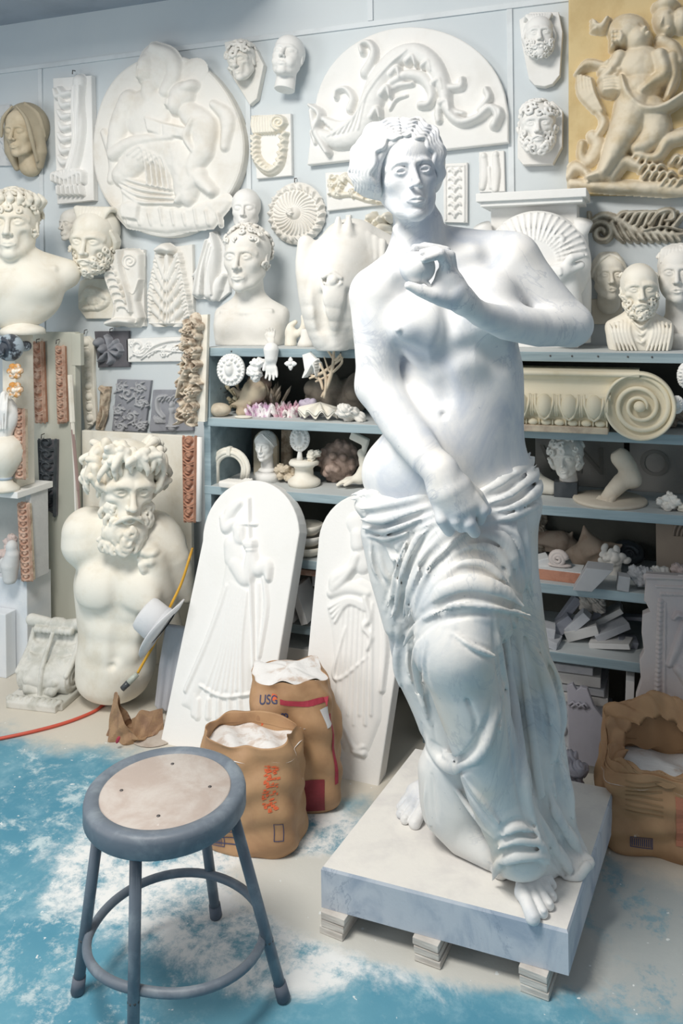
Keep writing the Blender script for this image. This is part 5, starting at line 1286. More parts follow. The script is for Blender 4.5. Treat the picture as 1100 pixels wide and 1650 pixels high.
# small mask behind
head_thing('small_mask', 'small pale plaster mask partly hidden behind the bearded old man head', 'mask', 116, 362, 52, WY - .03, PL, yaw=-.9, cut=WY - .002, kw=dict(ears=False))
# youth on shelf
def sh_herm(S, F_, dz=.20):
    F_ = up(F_, dz); S.frame(*F_); S.chain([(-.46, .20, -.58), (-.2, .18, -.44), (.2, .18, -.44), (.46, .20, -.58)], [.16, .16, .16, .16], .14)
    S.ell((0, .12, -.76), (.58, .27, .42), .10); S.box((0, .12, -.90), (.52, .22, .30), .12, None, .12)
    S.ell((-.24, -.04, -.72), (.24, .16, .18), .10); S.ell((.24, -.04, -.72), (.24, .16, .18), .10); S.chain([(-.4, -.03, -.5), (-.04, -.12, -.53)], [.03, .02], .05); S.chain([(.4, -.03, -.5), (.04, -.12, -.53)], [.03, .02], .05)
    S.box((0, 0, -1.02 - 1), (2, 2, 1), .01, kind='sub'); S.box((-.86, .1, -.7), (.22, .6, .5), .10, None, .1, 'sub'); S.box((.86, .1, -.7), (.22, .6, .5), .10, None, .1, 'sub')
T, c, s = head_thing('bust', 'cream plaster bust of a curly-haired youth on the top shelf, left of the horse head', 'bust', 397, 432, 106, 2.76, PL, yaw=-.38, hair='curly', neck=True, necklen=.4, shoulders=sh_herm, curl=.05, seed=7, hz=.73)
T.location.z += (LZ[0] - (c.z - 1.32 * s))
head_thing('face_mask', 'white plaster face mask with closed lips, above the curly-haired youth', 'mask', 396, 338, 70, WY - .055, PLW, yaw=-.18, cut=WY - .002, kw=dict(ears=False, eyes='closed'))
def xneck(S, F_, T):
    S.frame(*F_); S.box((0, 0, -.20 - 1), (2, 2, 1), .01, kind='sub')
T, c, s = head_thing('face_mask', 'white plaster head of a sleeping child with cut neck, near the top', 'mask', 464, 92, 74, WY - .075, PLW, yaw=-.30, pitch=-.18, roll=.14, cut=WY - .002, neck=True, kw=dict(eyes='closed', chub=.6), extra=xneck)
head_thing('grotesque_mask', 'plaster fragment of a horned grotesque head, left of the sleeping child head', 'mask', 390, 100, 62, WY - .055, PL, yaw=-.5, pitch=.1, roll=-.12, hair='curly', cut=WY - .002, kw=dict(brow=.035, gaunt=1, mouth=1.5, nose=1.5), curl=.10,
    back=slabback(cB((90, 150), (150, 135), (200, 170), (230, 230), (205, 350), (180, 372), (155, 330), (110, 260)), .03, PLD if False else PL), seed=11)
head_thing('cone_mask', 'white grinning mask on a tapering white bracket, left of the ochre panel top', 'mask', 868, 60, 70, WY - .06, PLW, yaw=.05, cut=WY - .002, beard=1, kw=dict(brow=.02, mouth=1.2, chub=.5), curl=.06, hair='swept',
    back=slabback(cC((270, 100), (330, 60), (470, 60), (490, 160), (476, 380), (440, 425), (400, 438), (350, 432), (320, 400), (285, 230)), .035, PLW), seed=5)
head_thing('satyr_mask', 'white plaster mask of a curly bearded satyr on a faceted block, under the cone-shaped mask', 'mask', 866, 205, 84, WY - .06, PLW, yaw=.0, pitch=-.02, hair='curly', beard=1, cut=WY - .002, kw=dict(brow=.03, gaunt=.6), curl=.085,
    back=slabback(cC((262, 700), (300, 560), (440, 510), (490, 560), (488, 740), (440, 830), (290, 835), (262, 800)), .045, PLW), seed=6)
# veiled head
def veil(S, F_, T):
    V = SDF(); V.frame(*F_); V.ell((0, .14, .60), (.44, .46, .50), .02); V.chain([(-.34, .0, .50), (-.33, -.02, .1), (-.22, .0, -.25)], [.12, .12, .06], .06); V.chain([(.34, .0, .50), (.36, .0, .1), (.30, .05, -.20)], [.12, .14, .08], .06)
    V.ell((0, -.36, .42), (.28, .30, .45), .04, kind='sub'); V.chain([(-.05, -.25, 1.0), (-.25, -.30, .75), (-.33, -.28, .4)], [.02, .04, .03], .03, smooth=3); V.chain([(.05, -.25, 1.0), (.27, -.28, .75), (.35, -.25, .35), (.34, -.1, -.1)], [.02, .04, .045, .03], .03, smooth=3)
    V.chain([(.10, -.05, 1.08), (.38, .0, .85), (.46, .05, .4)], [.02, .03, .03], .03, smooth=3); V.frame(); V.box((0, (WY - .002 - T.location.y) + 1, 0), (2, 1, 2), 0, kind='sub'); V.build('veil', .0036, mat('ochre_cast_veil', (.46, .40, .29), .7), T)
head_thing('veiled_head', 'ochre plaster head of a veiled woman looking down left, at the upper left edge', 'mask', 38, 212, 78, WY - .08, mat('ochre_cast', (.66, .57, .42), .7, (.52, .43, .29)), yaw=-.62, pitch=.16, roll=.05, cut=WY - .002, neck=True, necklen=.2, kw=dict(ears=False, eyes='closed'), extra=veil)
# right shelf heads
T, c, s = head_thing('face_mask', 'cream plaster mask of a young woman, left of the bearded philosopher bust', 'mask', 981, 445, 78, WY - .05, PLC, yaw=.12, pitch=-.05, hair='waves', cut=WY - .002, kw=dict(ears=False, mouth=.6), neck=True, necklen=.05, back=slabback(cG((520, 400), (720, 400), (715, 560), (525, 560)), .012, PLC))
def sh_robe(S, F_):
    F_ = up(F_, .38); sh_herm(S, F_, 0); S.frame(*F_)
    for g in (-1, 1):
        for k in range(6): S.chain([(g * (.16 + k * .075), -.02, -.40 - k * .02), (g * (.20 + k * .06), -.19, -.65), (g * (.08 + k * .07), -.20, -1.0)], [.018, .028, .02], .03, smooth=4)
    for k in range(3): S.chain([(-.15, -.10, -.42 - k * .12), (0, -.20, -.55 - k * .14), (.15, -.10, -.42 - k * .12)], [.018, .025, .018], .03, smooth=4)
    S.box((0, 0, -.98 - 1), (2, 2, 1), .01, kind='sub')
T, c, s = head_thing('bust', 'cream plaster bust of a bearded philosopher in a robe, on the right top shelf', 'bust', 1030, 468, 88, 2.72, PLC, yaw=.10, hair='sides', beard=1, neck=True, necklen=.4, shoulders=sh_robe, kw=dict(gaunt=.9, brow=.025), curl=.065, seed=8)
T.location.z += (RZ[0] - (c.z - 1.10 * s))
T, c, s = head_thing('boy_bust', 'pale plaster head of a boy with a fringe at the right edge, beside the philosopher', 'bust', 1092, 441, 92, 2.80, PL, yaw=-.05, hair='fringe', neck=True, necklen=.45, kw=dict(chub=1, mouth=.4), curl=.07, shoulders=lambda S, F_: (S.frame(*F_), S.ell((0, .12, -.46), (.44, .26, .22), .10), S.box((0, 0, -.60 - 1), (2, 2, 1), .01, kind='sub')))
MB().lathe([(.0, 0), (.055, 0), (.055, -.012), (.040, -.03), (.05, -.05), (0, -.05)], 24, (0, .01, RZ[0] - c.z + .05)).build('socle', PL, T)
_h = (c.z - 1.10 * s) - (RZ[0] + .05)
if _h > .003: MB().cyl((0, .012, RZ[0] - c.z + .048), (0, .012, RZ[0] - c.z + .052 + _h), .035, .035).build('neck_stem', PL, T)
# smiling head on black block
zb = RZ[2]
T, c, s = head_thing('smiling_head', 'small pale smiling head with bushy curls on a black block, right shelves', 'head', 911, 737, 62, 2.74, PL, yaw=-.22, roll=-.05, hair='volume', neck=True, necklen=.12, kw=dict(ears=False, mouth=.5), curl=.09, seed=3, res=.0018)
zt = c.z - .62 * s
MB().box((0, .01, (zb - c.z + zt - c.z) / 2 + .0), (.036, .030, (zt - zb) / 2), bev=.002).build('block', BLK, T)
# small bust left shelf row
zb = LZ[2]
T, c, s = head_thing('small_bust', 'small white bust of a woman on a round base, middle left shelf', 'bust', 427, 718, 46, 2.72, PLW, yaw=-.45, hair='waves', neck=True, necklen=.3, kw=dict(ears=False), res=.0016)
MB().lathe([(0, -.76 * s), (.018, -.76 * s), (.030, -.84 * s), (.034, -.90 * s), (.030, -.92 * s), (.046, -.98 * s), (.046, zb - c.z), (0, zb - c.z)], 28, (0, .015, 0)).build('socle', PLW, T)
# horse head
def horse():
    D0 = 2.62; base = PZ(530, 556, LZ[0]); base = PY(528, 556, 2.76); base.z = LZ[0]
    T = thing('horse_head', 'large white plaster horse head on the top shelf behind the statue arm', 'sculpture', base)
    S = SDF(); P = lambda px, py, dd=0: np.array(PD(px, py, 2.72 + dd) - base); r = lambda q: q * 2.72 / FPX
    S.chain([P(556, 396, .05), P(545, 425, .02), P(530, 480, -.02), P(528, 530, -.02), P(536, 556, -.02)], [r(40), r(50), r(44), r(32), r(24)], .03, smooth=3)
    S.chain([P(575, 400, .09), P(620, 430, .12)], [r(46), r(52)], .05); S.ell(P(580, 470, .03), (r(44), .08, r(58)), .05); S.ell(P(575, 520, .03), (r(30), .07, r(40)), .05)
    S.chain([P(492, 392, .0), P(488, 440, .0), P(502, 510, .0), P(520, 552, 0)], [r(13), r(12), r(11), r(10)], .03, smooth=3)
    S.chain([P(505, 400, -.085), P(508, 460, -.09), P(518, 530, -.075)], [.006, .010, .006], .03, 'sub', smooth=3)
    e = S.cast([P(px, py, 0) * 0 + np.array(CAM0 - base) for px, py in ((534, 452), (520, 447), (534, 439), (549, 448), (522, 455), (536, 464), (549, 456))], [P(px, py, 0) - np.array(CAM0 - base) for px, py in ((534, 452), (520, 447), (534, 439), (549, 448), (522, 455), (536, 464), (549, 456))], 3.5, 1.8)
    S.ell(e[0], (r(14), .016, r(11)), .012, kind='sub'); S.ell(e[0] + np.array([0, .004, 0]), (r(9), .014, r(9)), .003)
    S.chain(e[[1, 2, 3]], [.006], .006, smooth=4); S.chain(e[[4, 5, 6]], [.004], .006, smooth=4)
    g_ = S.cast([np.array(CAM0 - base)] * 6, [P(px, py, 0) - np.array(CAM0 - base) for px, py in ((560, 470), (556, 520), (548, 548), (520, 475), (522, 520), (530, 548))], 3.5, 1.8)
    S.chain(g_[:3], [.004, .010, .004], .02, 'sub', smooth=4); S.chain(g_[3:], [.004, .008, .003], .03, 'sub', smooth=4)
    for g, px in ((0, 543), (1, 560)): S.chain([P(px, 375, -.02), P(px + 2, 352, -.02)], [r(10), r(4)], .015)
    for k in range(6): S.chain([P(556 + k * 12, 366 + k * 5, .01), P(566 + k * 10, 392 + k * 6, -.01)], [r(7), r(3)], .012)
    S.box((0, 0, -1.0 + .001), (2, 2, 1), 0, kind='sub'); S.box((0, (WY - .01 - base.y) + 1, 0), (2, 1, 2), 0, kind='sub')
    S.build('head', .0045, PL, T)
horse()
# torso with bearded head
def torso():
    D0 = 2.98; base = PZ(190, 1112, 0); T = thing('torso_sculpture', 'large cream plaster torso of a bearded man without arms, standing against a cream board', 'sculpture', base)
    P = lambda px, py, dd=0: np.array(PD(px, py, D0 + dd) - base); r = lambda q, dd=0: q * (D0 + dd) / FPX
    S = SDF()
    def ch(pts, rad, k=.04, **kw): S.chain([P(*p) for p in pts], [r(q) for q in rad], k, **kw)
    def el(c, rx, ry, rz, k=.04, rot=None, kind='add'): S.ell(P(*c), (r(rx), ry, r(rz)), k, rot, kind)
    el((198, 945, .03), 86, .13, 78, .04); el((190, 1010, .02), 66, .12, 70, .06); el((186, 1070, .0), 66, .12, 48, .06); el((180, 1094, .0), 58, .11, 34, .03)
    ch([(138, 858, .0), (140, 875, .0)], [34, 38], .05); ch([(262, 890, .03), (285, 930, .05)], [40, 26], .05); ch([(150, 860, .04), (245, 862, .04)], [40, 40], .06)
    el((158, 950, -.075), 40, .06, 38, .035); el((218, 955, -.075), 44, .06, 38, .035)
    el((168, 1018, -.075), 24, .03, 18, .03); el((205, 1020, -.075), 24, .03, 18, .03); el((168, 1048, -.08), 24, .03, 16, .03); el((203, 1050, -.08), 22, .03, 16, .03)
    ch([(186, 930, -.14), (186, 1060, -.12)], [4, 4], .03, kind='sub'); ch([(130, 985, -.09), (160, 996, -.13), (188, 985, -.135), (218, 998, -.13), (252, 985, -.09)], [4], .03, kind='sub'); el((178, 1076, -.125), 5, .02, 4, .015, None, 'sub')
    ch([(195, 860, .0), (200, 890, .02)], [38, 48], .05)
    # lion skin / cloth on the shoulder
    ch([(225, 870, -.06), (248, 900, -.07), (262, 950, -.03), (282, 1010, .02)], [14, 18, 20, 12], .03, smooth=3); ch([(250, 860, -.02), (285, 900, -.0), (300, 960, .03)], [16, 20, 14], .03, smooth=3)
    for k in range(16): a = random.uniform(0, 6); el((236 + random.uniform(-12, 14), 895 + random.uniform(-14, 22), -.10), 5, .02, 5, .01)
    ch([(272, 880, -.03), (290, 930, .0), (295, 985, .03)], [4], .02, kind='sub')
    S.box((0, 0, -1.0 + .004), (2, 2, 1), 0, kind='sub')
    S.build('torso', .0048, PLC, T)
    hs = r(132); Rm = Matrix.Rotation(facecam(205) + .20, 4, 'Z') @ Matrix.Rotation(.10, 4, 'Y') @ Matrix.Rotation(.06, 4, 'X')
    loc = Vector(P(204, 783, -.05)) + Rm @ Vector((0, 0, -.5 * hs)); Hd = SDF(); Hd.frame(loc, Rm, hs); head_base(Hd, neck=True, ears=True, brow=.03, gaunt=.8, mouth=.8, nose=1.15, necklen=.1, fine=1); Hd.build('head', .0028, PLC, T)
    raw = SDF(); head_base(raw, neck=False, ears=False)
    H = SDF(); H.frame(loc, Rm, hs); H.ell((0, .12, .66), (.38, .40, .38), .02); H.ell((0, -.36, .45), (.29, .24, .36), .03, kind='sub')
    rs = np.random.RandomState(12)
    for k in range(95):
        a = rs.uniform(-2.0, 2.0); t = rs.uniform(.45, 1.0); rr = .34 * math.sqrt(max(0, 1 - ((t - .62) / .45) ** 2)) + .06
        if abs(a) < .75 and t < .82: t = .82 + rs.uniform(0, .15)
        p = np.array([math.sin(a) * rr, .08 - math.cos(a) * rr * 1.1, t]); d = np.array([math.sin(a), -math.cos(a), .2]); q = rs.uniform(-.11, .11, 3) * (1, .5, 1)
        H.chain([p, p + d * .045 + np.array([0, 0, .05]), p + d * .05 + q + np.array([0, 0, -.03]), p + d * .01 + q * 1.2 + np.array([0, 0, -.09])], [.050, .048, .036, .016], .010, smooth=3)
    H.build('hair', .0034, PLC, T)
    B = SDF(); B.frame(loc, Rm, hs); B.ell((0, -.20, .02), (.26, .20, .20), .02)
    for k in range(60):
        x = rs.uniform(-.27, .27); z = rs.uniform(-.16, .33) if abs(x) > .14 else rs.uniform(-.20, .10); y = -.40 + abs(x) * .9 + max(0, z - .1) * .1
        s_ = .07; a0 = rs.uniform(0, 6); sg = rs.choice([-1, 1])
        B.chain([(x + math.cos(a0 + sg * t) * s_ * (1 - t * .13), y - .02 * t * .4, z + math.sin(a0 + sg * t) * s_ * (1 - t * .13)) for t in np.linspace(0, 5, 7)], [.03, .032, .02], .012)
    for g in (-1, 1): B.chain([(g * .01, -.43, .25), (g * .09, -.42, .23), (g * .17, -.33, .14)], [.022, .034, .015], .01, smooth=3)
    B.build('beard', .0034, PLC, T)
    # board behind
    Y = 2.83; pl = [(137, 697), (150, 700), (308, 706), (312, 1085), (130, 1090)]; q = [PY(a, b, Y) for a, b in pl]; o = Vector((sum(p.x for p in q) / 5, Y, 0))
    zt = PY(200, 697, Y).z; x0, x1 = PY(134, 900, Y).x, PY(309, 900, Y).x
    tag(MB().box((0, .01, zt / 2), ((x1 - x0) / 2, .010, zt / 2), bev=.003).build('plain_board', PLC, None, ((x0 + x1) / 2, Y, 0)), 'plain cream board standing against the wall behind the bearded torso', 'board')
torso()
# ------------------------------------------------------------------ things on the shelves
def mm(p): return mpp(p)
# big ionic capital
def capital():
    Yf = 2.545; z0 = RZ[1]; c = PY(1030, 643, Yf); m_ = mpp(c); 
    T = thing('ionic_capital', 'big cream plaster column capital with a large spiral scroll, second right shelf', 'capital', (c.x, Yf, z0)); o = T.location
    CAP = mat('cream_yellow_plaster', (.80, .73, .56), .65, (.72, .63, .44), 7, .45, .72, .1)
    R = 55 * m_; cz = z0 + R - .012; L = PY(640, 600, Yf).x
    cx2 = PY(705, 645, Yf).x
    def vol(cx, g):
        mb = MB(); n = 56
        prof = [(0, -.010), (R * .84, -.006), (R * .90, 0.002), (R * .93, .014), (R * .985, .012), (R, .002), (R, -.046), (R * .96, -.050), (0, -.050)]
        mb.lathe([(a, b) for a, b in prof], n, (cx - o.x, 0, cz - z0), 'y')
        P = []; rr = []
        for i in range(100):
            t = i / 99; a = PI / 2 - g * t * 2 * PI * 2.3; q = R * (.90 - .72 * t ** .8); P.append((cx - o.x + q * math.cos(a), .002 - .008 * t, cz - z0 + q * math.sin(a))); rr.append(R * (.085 - .035 * t))
        mb.tube(P, rr, 10); mb.ell((cx - o.x, -.006, cz - z0), (R * .17, .018, R * .17), n=20, m=8); return mb
    vol(c.x, 1).build('volute', CAP, T); vol(cx2, -1).build('volute', CAP, T)
    # channel band between the volutes
    top = cz - z0 + R
    mb = MB(); x0, x1 = cx2 - o.x, c.x - o.x
    prof = [(top, .0), (top, -.012), (top - .012, -.014), (top - .016, -.004), (top - .030, .012), (top - .052, .008), (top - .062, -.006), (top - .070, -.010), (top - .082, -.004), (top - .084, .02)]
    V = []; n = 20
    for i in range(n + 1):
        t = i / n; x = x0 + (x1 - x0) * t; sag = -.012 * math.sin(PI * t)
        for k, (z, y) in enumerate(prof): V.append((x if k < 4 else max(x0 + R * .80, min(x1 - R * .80, x)), y, z + (sag if k > 4 else 0)))
    m = len(prof); mb.add(V, [(i * m + k, (i + 1) * m + k, (i + 1) * m + k + 1, i * m + k + 1) for i in range(n) for k in range(m - 1)])
    mb.box(((x0 + x1) / 2, .09, top - .045), ((x1 - x0) / 2, .08, .045)); mb.build('channel_band', CAP, T)
    # egg and dart
    mb = MB(); e0, e1 = x0 + R * .8, x1 - R * .92; ze = top - .098
    mb.tube([(e0, .018, ze - .006), (e1, .018, ze - .006)], .034, 18); mb.box(((e0 + e1) / 2, .05, ze - .04), ((e1 - e0) / 2, .042, .03))
    ne = 6; w = (e1 - e0) / ne
    mb.build('echinus', CAP, T)
    for i in range(ne):
        b = MB(); x = e0 + w * (i + .5); b.ell((x, -.006, ze - .006), (w * .36, .026, .036), n=20, m=12)
        b.tube([(x - w * .38, -.002, ze + .028), (x - w * .36, -.018, ze), (x - w * .18, -.016, ze - .036), (x, -.010, ze - .046), (x + w * .18, -.016, ze - .036), (x + w * .36, -.018, ze), (x + w * .38, -.002, ze + .028)], .0045, 8)
        for g in (-.05, .03): b.tube([(x + w * .5 + g * w, -.004, ze + .026), (x + w * .5 + g * w, -.016, ze - .005), (x + w * .5 + g * w, -.004, ze - .036)], .0035, 6)
        b.build('egg', CAP, T)
    mb = MB(); zb = ze - .056
    for i in range(11):
        x = e0 + (e1 - e0) * (i + .5) / 11; mb.ell((x, .004, zb), (.016, .010, .010), n=12, m=8); mb.ell((x + (e1 - e0) / 22, .004, zb), (.003, .009, .010), n=10, m=6)
    mb.build('bead_row', CAP, T)
    h = (zb - .010); mb = MB(); mb.box(((e0 + e1) / 2, .05, h / 2 + .001), ((e1 - e0) / 2 + .004, .055, h / 2), bev=.004, jit=.001); mb.build('base_block', mat('worn_base', (.64, .55, .42), .85, (.45, .36, .28), 14, .4, .65, .4), T)
capital()
# white capital with draped shell
def shellcap():
    Y = WY - .22; c = PY(865, 420, Y); T = thing('white_capital', 'white plaster capital with a fluted shell and knotted cloth, behind the statue shoulder', 'capital', PY(850, 566, Y)); T.location.z = RZ[0]; o = T.location
    q = lambda px, py: PY(px, py, Y) - o
    W_ = PLW
    mb = MB(); a, b = q(768, 318), q(945, 312); w = (b.x - a.x) / 2; cx = (a.x + b.x) / 2; zt = a.z
    zt = (q(857, 308).z); mb.box((cx, .08, zt - .014), (w, .10, .014), bev=.003); mb.box((cx, .085, zt - .035), (w * .93, .09, .008), bev=.002)
    mb.build('abacus', W_, T)
    zl = q(857, 560).z; mb = MB(); mb.box((cx, .12, (zt - .04) / 2), (w * .80, .06, (zt - .04) / 2), bev=.004)
    mb.tube([(cx + w * .86, .06, 0.02), (cx + w * .90, .05, zt * .4), (cx + w * .86, .04, zt * .72), (cx + w * .93, .02, zt * .80)], [.028, .026, .024, .03], 14); mb.tube([(cx - w * .86, .06, 0.02), (cx - w * .90, .05, zt * .4), (cx - w * .86, .04, zt * .72), (cx - w * .93, .02, zt * .80)], [.028, .026, .024, .03], 14)
    mb.build('block', W_, T)
    S = SDF(); ctr = q(862, 425); R = 88 * mpp(c); S.ell((ctr.x, .02, ctr.z), (R * .98, .075, R * .98), .02)
    for k in range(22):
        a = math.radians(8 + k * 7.9); S.chain([(ctr.x + math.cos(a) * R * .42, -.054 + .004, ctr.z + math.sin(a) * R * .42), (ctr.x + math.cos(a) * R * .68, -.040, ctr.z + math.sin(a) * R * .68), (ctr.x + math.cos(a) * R * .93, -.008, ctr.z + math.sin(a) * R * .93)], [.002, .003, .004], .004)
    for a0, rr in ((.75, .62),): 
        for k in range(8): a = k * PI / 4; S.ell((ctr.x + R * .60 * math.cos(a0) + .014 * math.cos(a), -.036, ctr.z + R * .6 * math.sin(a0) + .014 * math.sin(a)), (.006, .008, .006), .004)
    S.chain([(ctr.x - R * .5, -.03, ctr.z - .01), (ctr.x + .0, -.06, ctr.z - .02), (ctr.x + R * .45, -.075, ctr.z - .03), (ctr.x + R * .82, -.06, ctr.z - .01)], [.012, .022, .020, .014], .012, smooth=3)
    S.chain([(ctr.x + R * .5, -.075, ctr.z - .03), (ctr.x + R * .35, -.055, ctr.z - .08), (ctr.x + R * .38, -.02, ctr.z - .19)], [.022, .03, .035], .02, smooth=3); S.chain([(ctr.x + R * .55, -.07, ctr.z - .02), (ctr.x + R * .68, -.085, ctr.z + .012), (ctr.x + R * .85, -.07, ctr.z + .02)], [.016, .014, .01], .01)
    for k in range(4): S.chain([(ctr.x + R * .1 + k * .012, -.07, ctr.z - .012 - k * .006), (ctr.x + R * .5, -.10, ctr.z - .02 - k * .006)], [.003, .004], .004)
    S.chain([(ctr.x + R * .55, -.03, ctr.z - .05), (ctr.x + R * .6, -.01, -.0 + ctr.z - .2)], [.04, .05], .02)
    S.box((0, 0, -1.0), (3, 3, 1.0), 0, kind='sub')
    S.build('shell', .004, W_, T)
shellcap()
# foot on oval disc
def footcast():
    z = RZ[2]; c = SH(982, 808, z); T = thing('foot_cast', 'cream plaster foot cut above the ankle on an oval disc, middle right shelf', 'cast', c); m = mpp(c)
    M1 = mat('foot_cream', (.72, .65, .54), .7, (.60, .52, .42)); MB().lathe([(0, 0), (56 * m, 0), (58 * m, .006), (56 * m, .012), (0, .013)], 40).build('disc', M1, T)
    S = SDF(); q = lambda px, pz, y=0: ((px - 982) * m, y, (806 - pz) * m + .004)
    S.chain([q(1000, 738, .01), q(1010, 752, .01), q(1014, 768, .01)], [.031, .029, .027], .02); S.chain([q(1015, 768, .01), q(1000, 776), q(986, 790, -.02), q(978, 798, -.03)], [.027, .027, .023, .018], .015)
    S.ell(q(1020, 775, .012), (.018, .02, .016), .015); 
    for k in range(5): S.chain([q(988 - k * 5.2, 799, -.035 + k * .003), q(985 - k * 5.6, 803.5, -.055 + k * .006)], [.0086 - .0007 * k, .0076 - .0007 * k], .002)
    S.box(q(984, 714), (.06, .1, .030), 0, (0, -.6, 0), kind='sub')
    S.build('foot', .0022, M1, T)
footcast()
def hand_sdf(S, P, s, spread_=.0, curl=0, thumb=1):
    """P: wrist(3), dir, side, normal as unit vectors; s = hand length"""
    w, d, sd, n = [np.array(v, float) for v in P]
    S.chain([w - d * s * .12, w + d * s * .12], [s * .15, s * .16], .01, flat=n, fs=.75); S.chain([w + d * s * .1, w + d * s * .42], [s * .17, s * .20], .01, flat=n, fs=.5)
    for i, (o_, L) in enumerate(((-.27, .42), (-.09, .50), (.09, .47), (.26, .36))):
        a = w + d * s * .42 + sd * s * o_ * .62; dd = d + sd * (o_ * spread_); k1 = a + dd * s * L * .45 + n * s * curl * .10; k2 = a + dd * s * L * .75 + n * s * curl * .32; k3 = a + dd * s * L * .95 + n * s * curl * .60
        S.chain([a, k1, k2, k3], [s * .072, s * .065, s * .058, s * .045], .004)
    a = w + d * s * .12 - sd * s * .12 * thumb; S.chain([a, a + d * s * .18 - sd * s * .16 * thumb + n * s * .05, a + d * s * .38 - sd * s * .20 * thumb + n * s * .12], [s * .085, s * .075, s * .05], .01)
def hand_obj(name, label, c, P, s, m, extra=None, **kw):
    T = thing(name, label, 'cast', c); S = SDF(); hand_sdf(S, P, s, **kw)
    if extra: extra(S)
    S.build('hand', max(.0016, s * .02), m, T); return T
# right shelves: arm piece, hand at right edge of top shelf
p = SH(866, 795, RZ[2]); T = thing('arm_fragment', 'pale rounded plaster arm fragment beside the black block', 'fragment', p); S = SDF(); S.chain([(-.05, .02, .06), (.0, 0, .032), (.045, -.01, .024)], [.045, .032, .022], .01); S.box((0, 0, -.2), (1, 1, .2), 0, kind='sub'); S.build('arm', .003, PLC, T)
hand_obj('hand_cast', 'white plaster hand lying on the right end of the top shelf', SH(1096, 560, RZ[0]) + Vector((0.0, -.0, .022)), ((.03, 0, 0), (-1, -.1, -.10), (0, 1, 0), (0, 0, -1)), .085, PL, curl=.25)
# left top shelf fingers
def fingers(S, pts, rad):
    for a, b in zip(pts, rad): S.chain(a, b, .008, smooth=3)
p = SH(468, 557, LZ[0]); T = thing('hand_cast', 'cream plaster hand fragment with raised thumb, on the top shelf before the horse head', 'cast', p); S = SDF()
S.chain([(0, 0, .0), (.002, 0, .05)], [.022, .020], .01); fingers(S, [[(-.005, 0, .045), (.0, 0, .07), (.02, 0, .085)], [(.01, 0, .04), (.04, 0, .05), (.055, 0, .075), (.05, 0, .105)]], [[.014, .012, .008], [.016, .013, .013, .008]]); S.box((0, 0, -.1), (1, 1, .1), 0, kind='sub'); S.build('hand', .0022, PLC, T)
p = SH(492, 558, LZ[0]) + Vector((.008, -.01, 0)); T = thing('wrist_cast', 'small cream flared plaster wrist, right of the hand fragment on the top shelf', 'cast', p); MB().lathe([(0, 0), (.034, 0), (.030, .015), (.020, .035), (.021, .055), (.018, .062), (0, .062)], 20).build('cast', PL, T)
p = SH(441, 558, LZ[0]) + Vector((0, -.02, .0)); hand_obj('hand_cast', 'tiny pale hand standing fingers up, on the top shelf before the youth bust', p, ((0, 0, .012), (.0, 0, 1), (1, 0, 0), (0, -1, 0)), .062, PL, curl=.2, spread_=1.2)
# hanging row under the top left shelf
YH = SF - .012
def medal(label, px, py, rx, ry, m, stand=None, Y=YH):
    def d(R):
        R.dome(px, py, rx * .9, ry * .9, .006); R.dome(px - 1, py - 2, rx * .38, ry * .5, .020); R.dome(px, py - ry * .38, rx * .24, ry * .2, .024)
        for k in range(14): a = k * 2 * PI / 14; R.dome(px + rx * .66 * math.cos(a), py + ry * .68 * math.sin(a), rx * .16, ry * .11, .014, math.degrees(-a) + 60)
        for k in range(30): a = k * 2 * PI / 30; R.dome(px + rx * .92 * math.cos(a), py + ry * .92 * math.sin(a), rx * .06, ry * .06, .006)
    return plaque('medallion', label, 'medallion', ellpoly(px, py, rx, ry, 36), .010, m, d, Y=Y + .012, res=.0014, bev=.002)
medal('round white medallion with a raised figure, hanging under the top left shelf', 371, 596, 22, 26, PLW)
def lumps(name, label, cat, c, m, n, ext, r, seed=1, k=.006, h=.0022, group=None, flat=0, fl=.5):
    T = thing(name, label, cat, c, group=group); S = SDF(); rs = np.random.RandomState(seed)
    for i in range(n):
        p = rs.uniform(-1, 1, 3) * np.array(ext); rr = rs.uniform(r[0], r[1], 3); S.ell(p, rr, k, tuple(rs.uniform(0, 3, 3)))
    if flat: S.box((0, 0, -ext[2] - .2 - r[1] * (1 - fl)), (1, 1, .2), 0, kind='sub')
    def dz(V):
        c_ = V.mean(0); n = V - c_; n /= np.linalg.norm(n, axis=1, keepdims=True) + 1e-9; f = 3.0 / max(r[1], .01); a = seed
        w = abs(np.sin(V[:, 0] * f + a + 1.5 * np.sin(V[:, 2] * f * .8))) * abs(np.sin(V[:, 2] * f * 1.2 + a + np.sin(V[:, 1] * f))) + .5 * abs(np.sin(V[:, 0] * f * 2.3 + V[:, 2] * f * 2))
        return V + n * ((w - .8) * r[1] * .28)[:, None] * (V[:, 2:3] > V[:, 2].min() + .004)
    S.build('form', h, m, T, disp=dz); return T
lumps('scroll_cast', 'knobbly white plaster cast of rolled leaves, second hanging under the top left shelf', 'cast', PY(412, 597, YH - .012), PLW, 14, (.020, .008, .030), (.012, .020), 4)
hand_obj('hand_cast', 'white plaster hand hanging fingers down under the top left shelf', PY(437, 590, YH - .012), ((0, 0, .03), (0.05, 0, -1), (1, 0, 0), (0, -1, 0)), .085, PLW, extra=lambda S: S.chain([(0, 0, .055), (0, 0, .03)], [.026, .022], .01), curl=.15, spread_=.8)
T = thing('quatrefoil_flower', 'tiny white four-petalled plaster flower hanging under the top left shelf', 'ornament', PY(468, 586, YH)); mb = MB()
for k in range(4): a = k * PI / 2; mb.ell((.011 * math.cos(a), 0, .011 * math.sin(a)), (.009, .006, .009)); 
